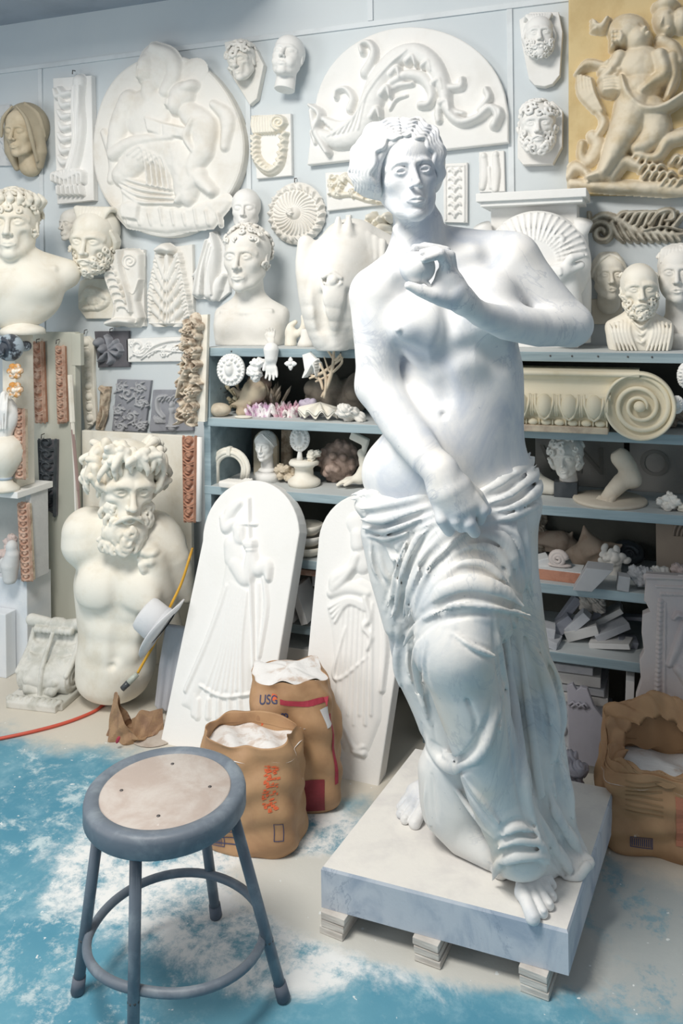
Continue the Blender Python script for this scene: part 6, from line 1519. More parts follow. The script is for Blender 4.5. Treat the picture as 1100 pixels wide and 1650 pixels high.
mb.ell((0, -.004, 0), (.006, .006, .006)); [mb.ell((.018 * math.cos(a), 0, .018 * math.sin(a)), (.005, .004, .005)) for a in (0, PI / 2, PI, 3 * PI / 2)]; mb.build('flower', PLW, T)
def d(R):
    for k in range(6): R.stroke([(488 + k * 2, 612 - k * 2), (498 + k * 2, 590 - k), (512, 580 + k * 5)], [1.5, 3, 1.5], .018 + .002 * k)
plaque('leaf_fragment', 'white folded leaf fragment hanging right of the tiny flower', 'fragment', [(486, 572), (498, 568), (516, 585), (518, 592), (498, 606), (490, 598)], .016, PLW, d, Y=YH + .012, res=.0014)
# carved openwork piece
T = thing('openwork_carving', 'tan openwork carving of crossing twigs, hanging between the shelves left of the statue', 'carving', PY(525, 605, YH - .01)); mb = MB(); q = lambda px, py, y=0: tuple(PY(px, py, YH - .01 + y) - T.location)
for pts, r in (([(538, 562), (536, 590), (528, 620), (518, 640)], .007), ([(528, 565), (540, 580), (548, 572)], .006), ([(498, 610), (520, 600), (552, 576)], .006), ([(548, 570), (550, 585), (530, 604), (508, 615)], .005), ([(515, 585), (525, 610), (522, 642)], .006), ([(522, 575), (532, 600), (545, 590)], .004), ([(500, 604), (515, 612), (520, 628)], .006)):
    C = catmull(np.array([q(*p, random.uniform(-.008, .008)) for p in pts]), 5); mb.tube(C, [r * .6, r, r * .7], 7)
mb.build('twigs', mat('tan_carving', (.68, .57, .43), .8, (.54, .42, .30), 20), T)
# row 1 shelf items
z = LZ[1]
c = PY(354, 668, SF + .04); c.z = z; T = thing('egg_stone', 'smooth tan egg-shaped stone on the left end of the second shelf', 'stone', c); MB().ell((0, 0, .024), (.042, .032, .025), n=28, m=16).build('stone', mat('tan_stone', (.64, .56, .44), .7, (.50, .42, .32), 40, .4, .7, .1), T)
c = PY(398, 668, SF + .10); c.z = z; T = thing('conch_shell', 'tan spiky shell behind the egg-shaped stone', 'shell', c); S = SDF(); S.chain([(.03, 0, .085), (.0, 0, .05), (-.02, -.01, .012)], [.045, .035, .018], .02)
for a, b in (((-.01, 0, .06), (-.055, 0, .095)), ((.03, 0, .1), (.02, 0, .145)), ((.05, 0, .08), (.075, -.01, .10)), ((.0, -.02, .05), (-.045, -.03, .04)), ((0, 0, .02), (.02, -.03, .002))): S.chain([a, b], [.016, .004], .015)
S.box((0, 0, -.1), (1, 1, .1), 0, kind='sub'); S.build('shell', .003, mat('tan_shell', (.66, .55, .40), .6, (.50, .40, .30), 20), T)
c = PY(392, 668, SF + .03); c.z = z; T = thing('flat_shell', 'small flat cream shell lying right of the egg-shaped stone', 'shell', c); MB().ell((0, 0, .004), (.034, .022, .005), n=20).build('shell', PLC, T)
# coral spray
c = Vector((xl + .10, SF + .12, z)); T = thing('branch_coral', 'bushy olive-tan coral standing in the shadow at the left of the second shelf', 'coral', c); mb = MB(); rs = random.Random(8)
for k in range(34):
    a = rs.random() * 6.28; e = rs.uniform(.2, 1.3); L = rs.uniform(.05, .12); p0 = Vector((rs.uniform(-.01, .01), 0, .0)); p1 = Vector((math.cos(a) * math.cos(e) * L, math.sin(a) * math.cos(e) * L * .6, math.sin(e) * L)); mb.tube([p0, p1 * .6 + Vector((0, 0, .01)), p1], [.005, .004, .005], 6); mb.ell(p1, (.008, .008, .008), n=8, m=5)
mb.build('branches', mat('coral_olive', (.50, .45, .32), .85, (.36, .31, .20), 40), T)
# crystal clusters
def crystals(label, c, m, n, ext, L, seed):
    T = thing('crystal_cluster', label, 'mineral', c, group='crystals on the second shelf'); mb = MB(); rs = random.Random(seed)
    for k in range(n):
        b = Vector((rs.uniform(-1, 1) * ext[0], rs.uniform(-1, 1) * ext[1], 0)); d = Vector((rs.uniform(-.6, .6), rs.uniform(-.8, .3), 1)).normalized(); l = L * rs.uniform(.5, 1); r = rs.uniform(.004, .009)
        mb.tube([b, b + d * l * .8, b + d * l], [r, r, .0005], 6, smooth=False)
    mb.build('crystals', m, T); return T
PUR = mat('purple_crystal', (.62, .38, .56), .35, (.88, .84, .86), 34, .40, .60, .3, sss=0); PIN = mat('pink_crystal', (.66, .36, .46), .4, (.90, .86, .84), 40, .42, .60, .3)
crystals('cluster of pink and white crystals, left part of the mineral row', SH(420, 670, z), PUR, 70, (.040, .024), .055, 1)
crystals('magenta and white crystal cluster, right part of the mineral row', SH(462, 671, z), PIN, 80, (.042, .024), .060, 2)
crystals('dark tan crystal points behind the hanging hand', Vector((SH(450, 650, z).x, SF + .16, z)), mat('smoky_crystal', (.42, .35, .27), .4, (.60, .52, .42), 30), 46, (.06, .02), .12, 3)
c = SH(495, 672, z); T = thing('barnacle_cluster', 'pale violet barnacle cluster with open holes, beside the magenta crystals', 'shell', c); S = SDF(); 
for x, y, zz, r in ((-.012, 0, .018, .020), (.018, .005, .022, .022), (.0, .005, .045, .020), (.022, 0, .052, .014), (-.02, 0, .048, .012)): S.ell((x, y, zz), (r, r, r * 1.1), .004)
for x, y, zz, r in ((-.012, -.018, .016, .009), (.0, -.008, .062, .009), (.018, -.018, .028, .008)): S.ell((x, y, zz), (r, r, r), .003, kind='sub')
S.box((0, 0, -.1), (1, 1, .1), 0, kind='sub'); S.build('barnacles', .0022, mat('violet_barnacle', (.62, .56, .66), .7, (.46, .38, .52), 30), T)
# giant clam
def clam():
    c = SH(514, 676, z) + Vector((0, -.01, 0)); T = thing('clam_shell', 'wavy-edged cream clam shell on the second shelf left of the statue arm', 'shell', c)
    for part, zo, amp, op in (('upper_valve', .030, .012, 1), ('lower_valve', .004, .016, -1)):
        V = []; n, m = 64, 10
        for i in range(n + 1):
            a = PI + PI * i / n
            for j in range(m + 1):
                t = j / m; w = math.cos(a * 10) * amp * t ** 1.2; rr = (.072 + .006 * math.cos(a * 10)) * t
                V.append((rr * math.cos(a) * 1.1, .02 + rr * math.sin(a) * .7, zo + w * .8 + (.030 * (1 - t) if op > 0 else .020 * (1 - t) + .002 + amp)))
        o_ = len(V); V += [(x, y, zz - .004) for x, y, zz in V]
        F = []
        for i in range(n):
            for j in range(m):
                q = (i * (m + 1) + j, (i + 1) * (m + 1) + j, (i + 1) * (m + 1) + j + 1, i * (m + 1) + j + 1); F += [q, tuple(o_ + x for x in q[::-1])]
            q = (i * (m + 1) + m, (i + 1) * (m + 1) + m); F.append((q[0], q[1], o_ + q[1], o_ + q[0]))
        MB().add(V, F).build(part, PLC, T)
clam()
c = SH(566, 680, z) + Vector((0, 0, .0)); lumps('shell_lump', 'white crusty shell at the right end of the second shelf, by the statue arm', 'shell', c + Vector((0, 0, .028)), PL, 10, (.030, .02, .016), (.014, .026), 5, flat=1)
T = thing('rough_rock', 'dark crusty rock deep in the second shelf, left of the statue arm', 'rock', Vector((PY(545, 640, SF + .22).x, SF + .22, z + .075))); S = SDF(); rs = np.random.RandomState(2)
for k in range(24): S.ell(rs.uniform(-1, 1, 3) * np.array((.10, .03, .05)), rs.uniform(.03, .05, 3), .01)
S.box((0, 0, -.075 - .2), (1, 1, .2), 0, kind='sub'); S.build('rock', .005, mat('dark_rock', (.30, .26, .21), .9, (.20, .17, .14), 14, .4, .65, .5), T)
T = thing('pink_shell', 'rosy brown rounded shell in shadow behind the hanging casts', 'shell', Vector((PY(418, 622, SF + .17).x, SF + .17, z + .11))); MB().ell((0, 0, 0), (.05, .035, .03), (0, .2, 0)).box((0, .0, -.06), (.02, .02, .05)).build('shell', mat('rosy_brown', (.45, .32, .26), .7), T)
# row 2
z = LZ[2]
def arch():
    c = PY(371, 776, SF + .055); c.z = z; T = thing('arch_moulding', 'cream reeded arch-shaped handle moulding, left on the third shelf', 'moulding', c); mb = MB(); m = mpp(c)
    for k, off in enumerate((-.010, 0, .010)):
        P = [((-27 + off / m * 1 if 1 else 0) * m, k * .001, 0)]
        R_ = .062 + off; P = [(-R_, 0, 0)] + [(-R_ * math.cos(a), -.004 * (k == 1), .055 + R_ * .95 * math.sin(a)) for a in np.linspace(0, PI, 16)] + [(R_ * .9, 0, .02)]
        mb.tube(P, .0085, 8)
    mb.build('arch', PLC, T); MB().box((0, -.004, .118), (.008, .012, .016), (0, .1, 0), .004).build('keystone', PLC, T)
arch()
c = SH(385, 783, z) + Vector((0, -.03, 0)); T = thing('leaf_fragment', 'long flat white fragment lying before the arch-shaped moulding', 'fragment', c); S = SDF(); S.box((0, 0, .010), (.055, .02, .010), .01, (0, .02, 0), .006); rs = np.random.RandomState(3)
for k in range(9): S.chain([(-.05 + k * .012, -.012, .018), (-.03 + k * .011, .012, .024 + .006 * (k > 5))], [.006, .005], .006)
S.build('fragment', .0022, PL, T)
def pedestal():
    c = SH(490, 782, z) + Vector((0, 0, 0)); T = thing('turned_base', 'cream turned round pedestal base on the third shelf', 'base', c)
    MB().lathe([(0, 0), (.052, 0), (.058, .008), (.058, .018), (.048, .026), (.034, .036), (.032, .060), (.040, .070), (.052, .074), (.054, .082), (.048, .090), (0, .090)], 40).build('base', PLC, T)
    return c
pc = pedestal()
T, R = medal('oval white medallion standing upright on the turned pedestal base', 482, 708, 15.5, 20, PLW, Y=pc.y - .02)
MB().cyl((0, .004, -20 * R.m), (-.004, .01, pc.z + .089 - T.location.z), .007, .012, 12).build('stand', PLW, T)
T.location.y += 0
# torn root-like cream thing right of medallion
lumps('shell_lump', 'crooked cream shell fragment resting on the turned base right of the medallion', 'shell', Vector((pc.x + .035, pc.y, pc.z + .108)), PLC, 9, (.022, .012, .010), (.008, .016), 8)
hand_obj('hand_cast', 'cream plaster hand holding a fan shape, lying on the third shelf by the statue hip', SH(560, 784, z) + Vector((.02, -.01, .026)), ((.03, .0, .01), (-.9, -.05, -.18), (0, 1, 0), (0, 0, -1)), .10, PLC, extra=lambda S: (S.chain([(.03, 0, .01), (.045, 0, .05), (.04, 0, .075)], [.022, .016, .015], .012), S.ell((.035, 0, .095), (.014, .014, .016), .006), S.chain([(.045, 0, .10), (.05, 0, .13)], [.008, .012], .004), S.box((.03, -.002, .145), (.034, .012, .014), .006, (0, .4, 0), .005)), curl=.18, spread_=.6)
def ball():
    T = thing('coral_ball', 'rosy brown rough round coral deep in the third shelf, behind the plaster hand', 'coral', Vector((PY(545, 725, SF + .2).x, SF + .20, z + .075))); S = SDF(); rs = np.random.RandomState(4); S.ell((0, 0, 0), (.07, .06, .07), 0)
    for k in range(60): v = rs.normal(size=3); v /= np.linalg.norm(v); S.ell(v * .068, (.014, .014, .014), .004)
    S.box((0, 0, -.075 - .2), (1, 1, .2), 0, kind='sub'); S.build('coral', .0036, mat('rosy_coral', (.44, .33, .28), .9, (.30, .22, .18), 30, .4, .6, .5), T)
ball()
lumps('small_stones', 'tan crumbly stones behind the turned base', 'stones', Vector((PY(462, 745, SF + .13).x, SF + .13, z + .035)), mat('tan_stone', (.6, .5, .4)), 16, (.035, .02, .02), (.010, .016), 9, k=.003, flat=1)
T = thing('standing_plaque', 'tan arched plaque standing behind the small bust', 'plaque', Vector((PY(430, 730, SF + .22).x, SF + .22, z))); MB().prism([(-.05, 0), (.05, 0), (.05, .12)] + [(.05 * math.cos(a), .12 + .05 * math.sin(a)) for a in np.linspace(.2, PI - .2, 8)] + [(-.05, .12)], 0, -.015, .003).build('plaque', OCHL, T)
T = thing('wood_offcut', 'brown wooden slat standing deep in the third shelf, right of the arched plaque', 'slat', Vector((PY(462, 730, SF + .24).x, SF + .24, z))); MB().box((0, 0, .085), (.02, .01, .085), (0, .03, 0), .002).build('slat', BRN, T)
# lower left shelves, seen between the arched panels
z = LZ[3]
for i, (py, r_, lab, cc) in enumerate(((893, .062, 'cream plaster bowl at the bottom of the pile between the arched panels', PLC), (0, .058, 'cream plaster bowl in the middle of the pile between the arched panels', PL), (0, .055, 'cream plaster bowl on top of the pile between the arched panels', PLC))):
    c = SH(492, 896, z); T = thing('bowl', lab, 'bowl', Vector((c.x, c.y + .02, z + i * .036)), group='bowls piled between the arched panels'); MB().lathe([(0, 0), (r_ * .6, 0), (r_ * .95, .018), (r_, .034), (r_ * .96, .035), (r_ * .88, .022), (r_ * .5, .012), (0, .011)], 32).build('bowl', cc, T)
z = LZ[4]
for i, (dx, rot, lab) in enumerate(((-.03, .28, 'pale tile leaning left in the lowest gap between the arched panels'), (.02, .34, 'pale tile leaning beside it, nearer the right arched panel'))):
    c = SH(488, 1000, z); T = thing('stone_tile', lab, 'tile', Vector((c.x + dx, c.y, z)), group='tiles leaning between the arched panels'); b = MB(); b.box((-.022 - math.sin(rot) * .055 + .03, 0, .07), (.013, .06, .062), (0, -rot, 0), .002); b.build('tile', PLG, T)
T = thing('stone_tile', 'flat tan slab lying on the leaning tiles under the fourth shelf', 'tile', Vector((SH(490, 1000, z).x, SF + .1, LZ[3] - TH - .034))); MB().box((0, 0, .012), (.07, .07, .010), bev=.002).build('tile', TERL, T)
MB().box((.03, .02, -.025), (.012, .04, .025)).build('support', PLG, T)
p = PZ(465, 1092, 0); T = thing('storage_box', 'plain white box on the floor between the arched panels', 'box', (PY(462, 1060, SF + .03).x, SF + .10, 0)); MB().box((0, 0, .12), (.085, .08, .12), bev=.003).build('box', PLW, T)
# ---- right shelves, inscribed slabs behind the foot
def letters(T, txt, size, x, z, m, y=-.0015, font_ext=.0010):
    cu = bpy.data.curves.new('t', 'FONT'); cu.body = txt; cu.size = size; cu.extrude = font_ext; cu.align_x = 'CENTER'; to = bpy.data.objects.new('t', cu); COL.objects.link(to); dg = bpy.context.evaluated_depsgraph_get()
    me = bpy.data.meshes.new_from_object(to.evaluated_get(dg)); bpy.data.objects.remove(to); me.materials.clear(); me.materials.append(m); o = bpy.data.objects.new('inscription', me); COL.objects.link(o); o.parent = T; o.location = (x, y, z); o.rotation_euler = (PI / 2, 0, 0); return o
z = RZ[2]; INS = mat('inscribed_slab', (.34, .325, .30), .85, (.27, .26, .25), 5); INK = mat('cut_letter', (.24, .23, .21), .9)
a, b = PY(862, 735, WY - .06), PY(1005, 735, WY - .06); T = thing('inscribed_slab', 'grey stone slab with carved letters V N standing behind the smiling head', 'slab', Vector(((a.x + b.x) / 2, WY - .06, z))); MB().box((0, .012, .093), ((b.x - a.x) / 2, .010, .093), bev=.002).build('slab', INS, T); letters(T, 'V N', .13, -.02, .045, INK)
a, b = PY(1014, 735, WY - .075), PY(1130, 735, WY - .075); T = thing('inscribed_slab', 'grey stone slab with carved letters O I behind the plaster foot', 'slab', Vector(((a.x + b.x) / 2, WY - .075, z))); MB().box((0, .012, .100), ((b.x - a.x) / 2, .010, .100), bev=.002).build('slab', INS, T); letters(T, 'O I', .12, 0, .055, INK)
lumps('coral_lump', 'white knobbly plaster fragment at the right end of the middle right shelf', 'fragment', SH(1078, 822, z) + Vector((0, 0, .025)), PL, 16, (.028, .014, .018), (.008, .014), 7, k=.003, flat=1)
lumps('coral_lump', 'cream knobbly fragment at the far right edge, next to the white one', 'fragment', SH(1108, 826, z) + Vector((0, 0, .022)), PLC, 12, (.02, .014, .014), (.008, .014), 17, k=.003, flat=1)
# beside the capital
lumps('shell_lump', 'dark weathered shells behind the big spiral scroll at the right edge', 'shell', Vector((PY(1085, 690, SF + .1).x, SF + .12, RZ[1] + .045)), mat('dark_shell', (.36, .31, .25), .9), 16, (.06, .03, .03), (.016, .03), 12, flat=1)
medal('small white rosette disc hanging right of the big spiral scroll', 1090, 652, 11, 14, PLW, Y=SF - .01)
medal('small white oval frame fragment at the right edge above the rosette disc', 1103, 605, 12, 20, PLW, Y=SF - .01)
# row at 930
z = RZ[3]
lumps('owl_figure', 'dark knobbly owl-like carving at the left end of the fourth right shelf', 'figure', SH(864, 905, z) + Vector((0, .10, .075)), mat('dusty_brown', (.40, .34, .27), .9, (.24, .20, .16), 25), 22, (.022, .018, .06), (.014, .022), 2, k=.004, flat=1)
T = thing('broken_shell', 'brown broken shell lying at the back of the fourth right shelf', 'shell', SH(892, 905, z) + Vector((0, .06, .0))); S = SDF(); S.chain([(-.06, 0, .045), (.02, 0, .050), (.07, 0, .035)], [.035, .038, .02], .02); S.chain([(.045, 0, .06), (.055, 0, .085)], [.012, .004], .01); S.ell((-.05, -.03, .02), (.06, .03, .022), .01, kind='sub'); S.box((0, 0, -.1), (1, 1, .1), 0, kind='sub'); S.build('shell', .003, mat('brown_shell', (.44, .35, .28), .8, (.30, .20, .15), 20), T)
T = thing('plaster_block', 'pale wedge-shaped plaster block left of the brick, fourth right shelf', 'block', SH(868, 928, z)); MB().box((0, .02, .030), (.032, .03, .024), (0, -.25, .3), .003).build('block', PLG, T)
BR = mat('red_brick', (.50, .24, .16), .9, (.38, .17, .11), 20, .4, .7, .4)
c = SH(899, 932, z) + Vector((0, -.02, 0)); T = thing('brick', 'red brick with a pale top, on the fourth right shelf', 'brick', c, (0, 0, -.06)); MB().box((0, .03, .0165), (.072, .040, .0165), bev=.002).build('brick', BR, T); MB().box((0, .03, .034), (.071, .039, .0012)).build('dusty_top', PLG, T)
T = thing('snail_shell', 'pinkish plaster snail resting on the red brick', 'shell', c + Vector((.0, .025, .0355))); mb = MB(); mb.tube([(.024 * (1 - t * .85) * math.cos(2.4 * 2 * PI * t), -.004 - .012 * t, .026 + .022 * (1 - t * .85) * math.sin(2.4 * 2 * PI * t)) for t in np.linspace(0, 1, 44)], [.011, .004], 10); mb.build('shell', mat('snail_pink', (.62, .55, .52), .6), T); MB().ell((.004, 0, .006), (.038, .018, .007)).build('foot', mat('snail_pink', (.62, .55, .52), .6), T)
T = thing('conch_shell', 'large brown spiked conch with pale inside, fourth right shelf', 'shell', SH(955, 925, z) + Vector((0, .05, 0))); S = SDF(); S.chain([(-.05, 0, .025), (.0, 0, .055), (.05, .01, .065)], [.02, .045, .022], .02); S.chain([(-.02, .02, .07), (-.03, .02, .13)], [.03, .004], .03); S.chain([(.05, .0, .065), (.085, .0, .085)], [.02, .004], .02); S.chain([(-.06, .0, .05), (-.085, 0, .04)], [.02, .01], .02); S.ell((.01, -.045, .04), (.05, .018, .018), .01, (0, -.5, 0), 'sub'); S.box((0, 0, -.1), (1, 1, .1), 0, kind='sub'); S.build('shell', .003, mat('conch_brown', (.46, .36, .28), .75, (.32, .21, .15), 14), T)
T = thing('pale_shell', 'small grey coral lump left of the conch', 'shell', SH(935, 915, z) + Vector((0, .03, 0))); MB().ell((0, 0, .03), (.026, .02, .03)).ell((.02, 0, .05), (.014, .012, .016)).build('shell', PLD, T)
T = thing('stone_wedge', 'grey angular stone wedge jutting over the front of the fourth right shelf', 'block', SH(958, 948, z) + Vector((0, -.03, 0))); mb = MB(); mb.prism([(-.06, 0), (-.005, 0), (.055, .07), (-.02, .07)], .04, -.03, .002); mb.build('wedge', mat('grey_stone', (.44, .445, .46), .85), T)
T = thing('rose_cast', 'pale plaster rose on the grey wedge', 'cast', SH(988, 925, z) + Vector((0, -.0, .055))); S = SDF(); rs = np.random.RandomState(6)
for k in range(16): a = k * 2.4; r_ = .008 + .0026 * k; S.ell((r_ * math.cos(a), -.004 * (16 - k) * .4, r_ * math.sin(a) * .75), (.015, .008, .011), .003, (0, a, .5))
S.chain([(0, .0, -.0), (0, .01, -.052)], [.02, .024], .01); S.build('rose', .0022, PL, T)
T = thing('black_shell', 'glossy black shell behind the plaster rose', 'shell', SH(1012, 918, z) + Vector((0, .06, 0))); MB().ell((0, 0, .040), (.052, .04, .038), (0, .2, 0), 24, 14).tube([(.03 * (1 - t) * math.cos(9 * t), -.040 + .004 * t, .045 + .03 * (1 - t) * math.sin(9 * t)) for t in np.linspace(0, 1, 20)], [.008, .004], 7).build('shell', BLK, T)
T = thing('small_block', 'small grey stone block at the shelf front right of the wedge', 'block', SH(1004, 955, z) + Vector((0, -.01, 0))); MB().box((0, 0, .024), (.017, .02, .022), (0, .12, .1), .002).build('block', mat('grey_stone', (.44, .445, .46)), T)
lumps('leaf_lump', 'grey crumpled leaf cast right of the plaster rose', 'cast', SH(1035, 948, z) + Vector((0, .0, .035)), mat('grey_stone', (.44, .445, .46)), 12, (.026, .015, .018), (.012, .020), 13, k=.003, flat=1)
lumps('shell_lump', 'rounded ribbed pale shell behind the broken marble relief', 'shell', SH(1062, 950, z) + Vector((0, .02, .032)), PL, 6, (.018, .01, .010), (.020, .03), 14, flat=1)
T = thing('arched_carving', 'brown panel with a curved groove standing at the right end of the fourth right shelf', 'panel', Vector((PY(1098, 900, SF + .22).x, SF + .22, z))); mb = MB(); mb.box((0, .01, .11), (.075, .01, .11), bev=.002)
for r_ in (.05, .062, .074): mb.tube([(.05 - r_ * math.cos(a), -.004, .12 + r_ * math.sin(a)) for a in np.linspace(0, 1.6, 12)], .004, 6)
mb.build('panel', mat('brown_panel', (.45, .37, .30), .85), T)
lumps('pink_cast', 'small pinkish plaster cast at the right edge above the marble relief', 'cast', Vector((PY(1097, 895, SF + .05).x, SF + .08, z + .045)), mat('pink_plaster', (.66, .55, .52)), 8, (.02, .012, .02), (.014, .022), 19, flat=1)
# row at 1040: marble offcuts
z = RZ[4]; SCR = [mat('scrap_marble', (.52, .53, .56), .7, (.40, .42, .46), 12), mat('scrap_dark', (.30, .31, .36), .75), mat('scrap_pale', (.64, .63, .62), .7)]
SP = [(868, 1030, .05, .03, .02, .1, .03, 0, 'pale block at the left end of the offcut shelf'), (880, 1045, .04, .03, .012, .2, .0, 0, 'thin pale slip under the statue drapery edge, offcut shelf'), (905, 1035, .04, .02, .018, -.7, .0, 1, 'bluish dusty offcut leaning left on the offcut shelf'), (912, 1005, .055, .018, .012, -.95, .045, 1, 'dark leaning offcut with slanted faces, upper left of the heap'), (930, 1010, .045, .02, .014, -.8, .035, 0, 'narrow pale offcut leaning behind the heap'), (938, 1040, .050, .022, .016, -.35, .0, 2, 'rough-ended pale bar in the middle of the offcut heap'),
      (985, 1048, .06, .04, .008, -.1, .0, 2, 'flat pale slab at the bottom right of the offcut heap'), (982, 1036, .055, .035, .010, -.35, .022, 0, 'grey slab second from the bottom, right of the offcut heap'), (975, 1020, .055, .04, .009, -.55, .05, 2, 'triangular pale slab on top of the offcut heap'), (1010, 1045, .03, .03, .010, .1, .0, 1, 'dark slip at the right end of the offcut shelf'), (962, 1000, .012, .02, .05, .2, .05, 1, 'dark upright sliver behind the offcut heap'), (1012, 1000, .04, .02, .006, 0, .09, 1, 'dark strip at the back right of the offcut shelf')]
for px, py, a, b, c_, rot, dz, mi, lab in SP:
    p = SH(px, py if dz == 0 else 1040, z); p = Vector((PY(px, py, p.y + .03).x, p.y + .03 + (.06 if dz > .04 else 0), z + dz * .55))
    T = thing('stone_offcut', lab, 'offcut', p, group='marble offcuts on the lowest right shelf'); bb = MB(); hz = c_ * abs(math.cos(rot)) + a * abs(math.sin(rot)); bb.box((0, 0, hz), (a, b, c_), (0, rot, random.uniform(-.4, .4)), .002, .003); bb.build('offcut', SCR[mi], T)
lumps('root_fragment', 'tan twisted root-like fragment above the marble offcuts', 'fragment', Vector((PY(955, 990, SF + .15).x, SF + .15, z + .11)), PLD, 10, (.03, .02, .03), (.014, .024), 21)
# below: stacked slabs and carved panels
base = SF + .06
for i, (w, hh, zc, lab) in enumerate(((.11, .014, 0, 'lowest wide slab of the stack under the right shelves'), (.115, .010, 0, 'second slab of the stack under the right shelves'), (.10, .016, 0, 'third slab of the stack, pale edge, under the right shelves'), (.088, .011, 0, 'top slab of the stack under the right shelves'))):
    zz = PY(930, 1136, base).z + sum((.0, .034, .062, .102)[:0]) + (.0, .032, .056, .092)[i]; x = PY(918, 1130, base).x
    T = thing('stone_slab', lab, 'slab', Vector((x + (.0, -.01, -.012, -.02)[i], base + .10, zz)), group='slabs stacked under the right shelves'); MB().box((0, 0, hh), (w, .09, hh), (0, 0, (.02, -.04, .03, .0)[i]), .002, .001).build('slab', SCR[0] if i % 2 else SCR[2], T)
zt = PY(930, 1137, base).z; T = thing('carved_tablet', 'large grey relief panel standing on the floor under the right shelves', 'panel', Vector((PY(930, 1200, base).x, base + .02, 0))); MB().box((0, .012, zt / 2), (.115, .012, zt / 2), bev=.003).build('panel', SCR[0], T); mb = MB(); mb.box((0, -.003, zt - .03), (.10, .004, .010)); 
for k in range(16): mb.ell((random.uniform(-.07, .07), -.002, zt - .07 - random.uniform(0, .12)), (.012, .006, .016))
for k in range(14): mb.box((.098, -.002, zt - .05 - k * .016), (.010, .003, .004))
mb.build('low_relief', SCR[0], T); MB().box((0, .05, zt / 2 - .003), (.10, .03, zt / 2 - .004)).build('back_block', SCR[1], T)
def crest():
    p = PZ(965, 1290, 0); T = thing('openwork_crest', 'dark violet-grey jagged carved crest leaning behind the slab', 'carving', Vector((PY(942, 1240, base - .10).x, base - .08, 0)), (-.12, 0, 0)); q = lambda px, py: ((px - 942) * 2.3 / FPX * 1.05, (1330 - py) * 2.3 / FPX * 1.02)
    MB().prism([q(*p) for p in cN((280, 1330), (272, 960), (300, 945), (318, 975), (340, 955), (370, 960), (400, 1040), (450, 1100), (480, 1100), (490, 1180), (440, 1200), (430, 1330))], .02, 0, .003).build('crest', mat('violet_grey_stone', (.40, .39, .44), .8), T)
    mb = MB(); 
    for k in range(5): x, zz = q(*cN((300 + 14 * k, 1050 + 8 * (k % 2)))[0]); mb.tube([(x - .012, -.003, zz), (x, -.006, zz + .012), (x + .012, -.003, zz)], .004, 6)
    mb.build('low_relief', mat('violet_grey_stone', (.4, .39, .44)), T)
crest()
lumps('acanthus_piece', 'dark leafy carved fragment on the floor behind the right rear of the statue slab', 'fragment', Vector((PY(935, 1258, 2.32).x, 2.34, .10)), mat('violet_grey_stone', (.40, .39, .44)), 20, (.05, .02, .08), (.014, .026), 23, k=.004, flat=1)
T = thing('stone_slab', 'plain pale slab leaning in the gap between the right shelves and the marble relief', 'slab', Vector((PY(1012, 1110, SF + .02).x, SF + .03, 0))); _z = PY(1010, 1092, SF).z / 2; MB().box((0, 0, _z), (.012, .05, _z), (0, .04, 0), .002).build('slab', SCR[2], T)
# ------------------------------------------------------------------ leaning panels
ARW = mat('bright_plaster_panel', (.90, .89, .87), .8, (.86, .85, .82), 5, .45, .8, .15)
def lean_frame(BLpx, L1, R1, Yt):
    BL = PZ(*BLpx, 0); A = PY(*L1, Yt); B = PY(*R1, Yt); U = (B - A).normalized(); W_ = (A - BL); W_ = (W_ - U * W_.dot(U)).normalized(); return BL, U, W_
def arched(label, BLpx, BRpx, L1, R1, Yt, topr, drawf, res=.0024, hy=1.0):
    BL, U, W_ = lean_frame(BLpx, L1, R1, Yt)
    R = Relief((BLpx[0] - 10, min(L1[1], R1[1]) - 110, max(R1[0], BRpx[0]) + 6, max(BLpx[1], BRpx[1]) + 6), res=res, frame=(BL, U, W_), org=BL); T = R.thing('relief_tablet', label, 'panel', 'arched relief panels leaning on the shelves')
    a = Vector((0, 0)); l = R.uv(*L1); r_ = R.uv(*R1); b = R.uv(*BRpx); wd = r_[0] - l[0]; cx = (l[0] + r_[0]) / 2
    out = [(0, 0), (b[0], b[1])] + [(cx + wd / 2 * math.cos(t), r_[1] + (l[1] - r_[1]) * (t / PI) + wd / 2 * hy * math.sin(t)) for t in np.linspace(0, PI, 22)]
    MB().prism(out, .062, 0, .004).build('backing', ARW, T); drawf(R); R.smooth(3); R.H *= .62; R.build('figure', ARW, T, 0.0); return T, R
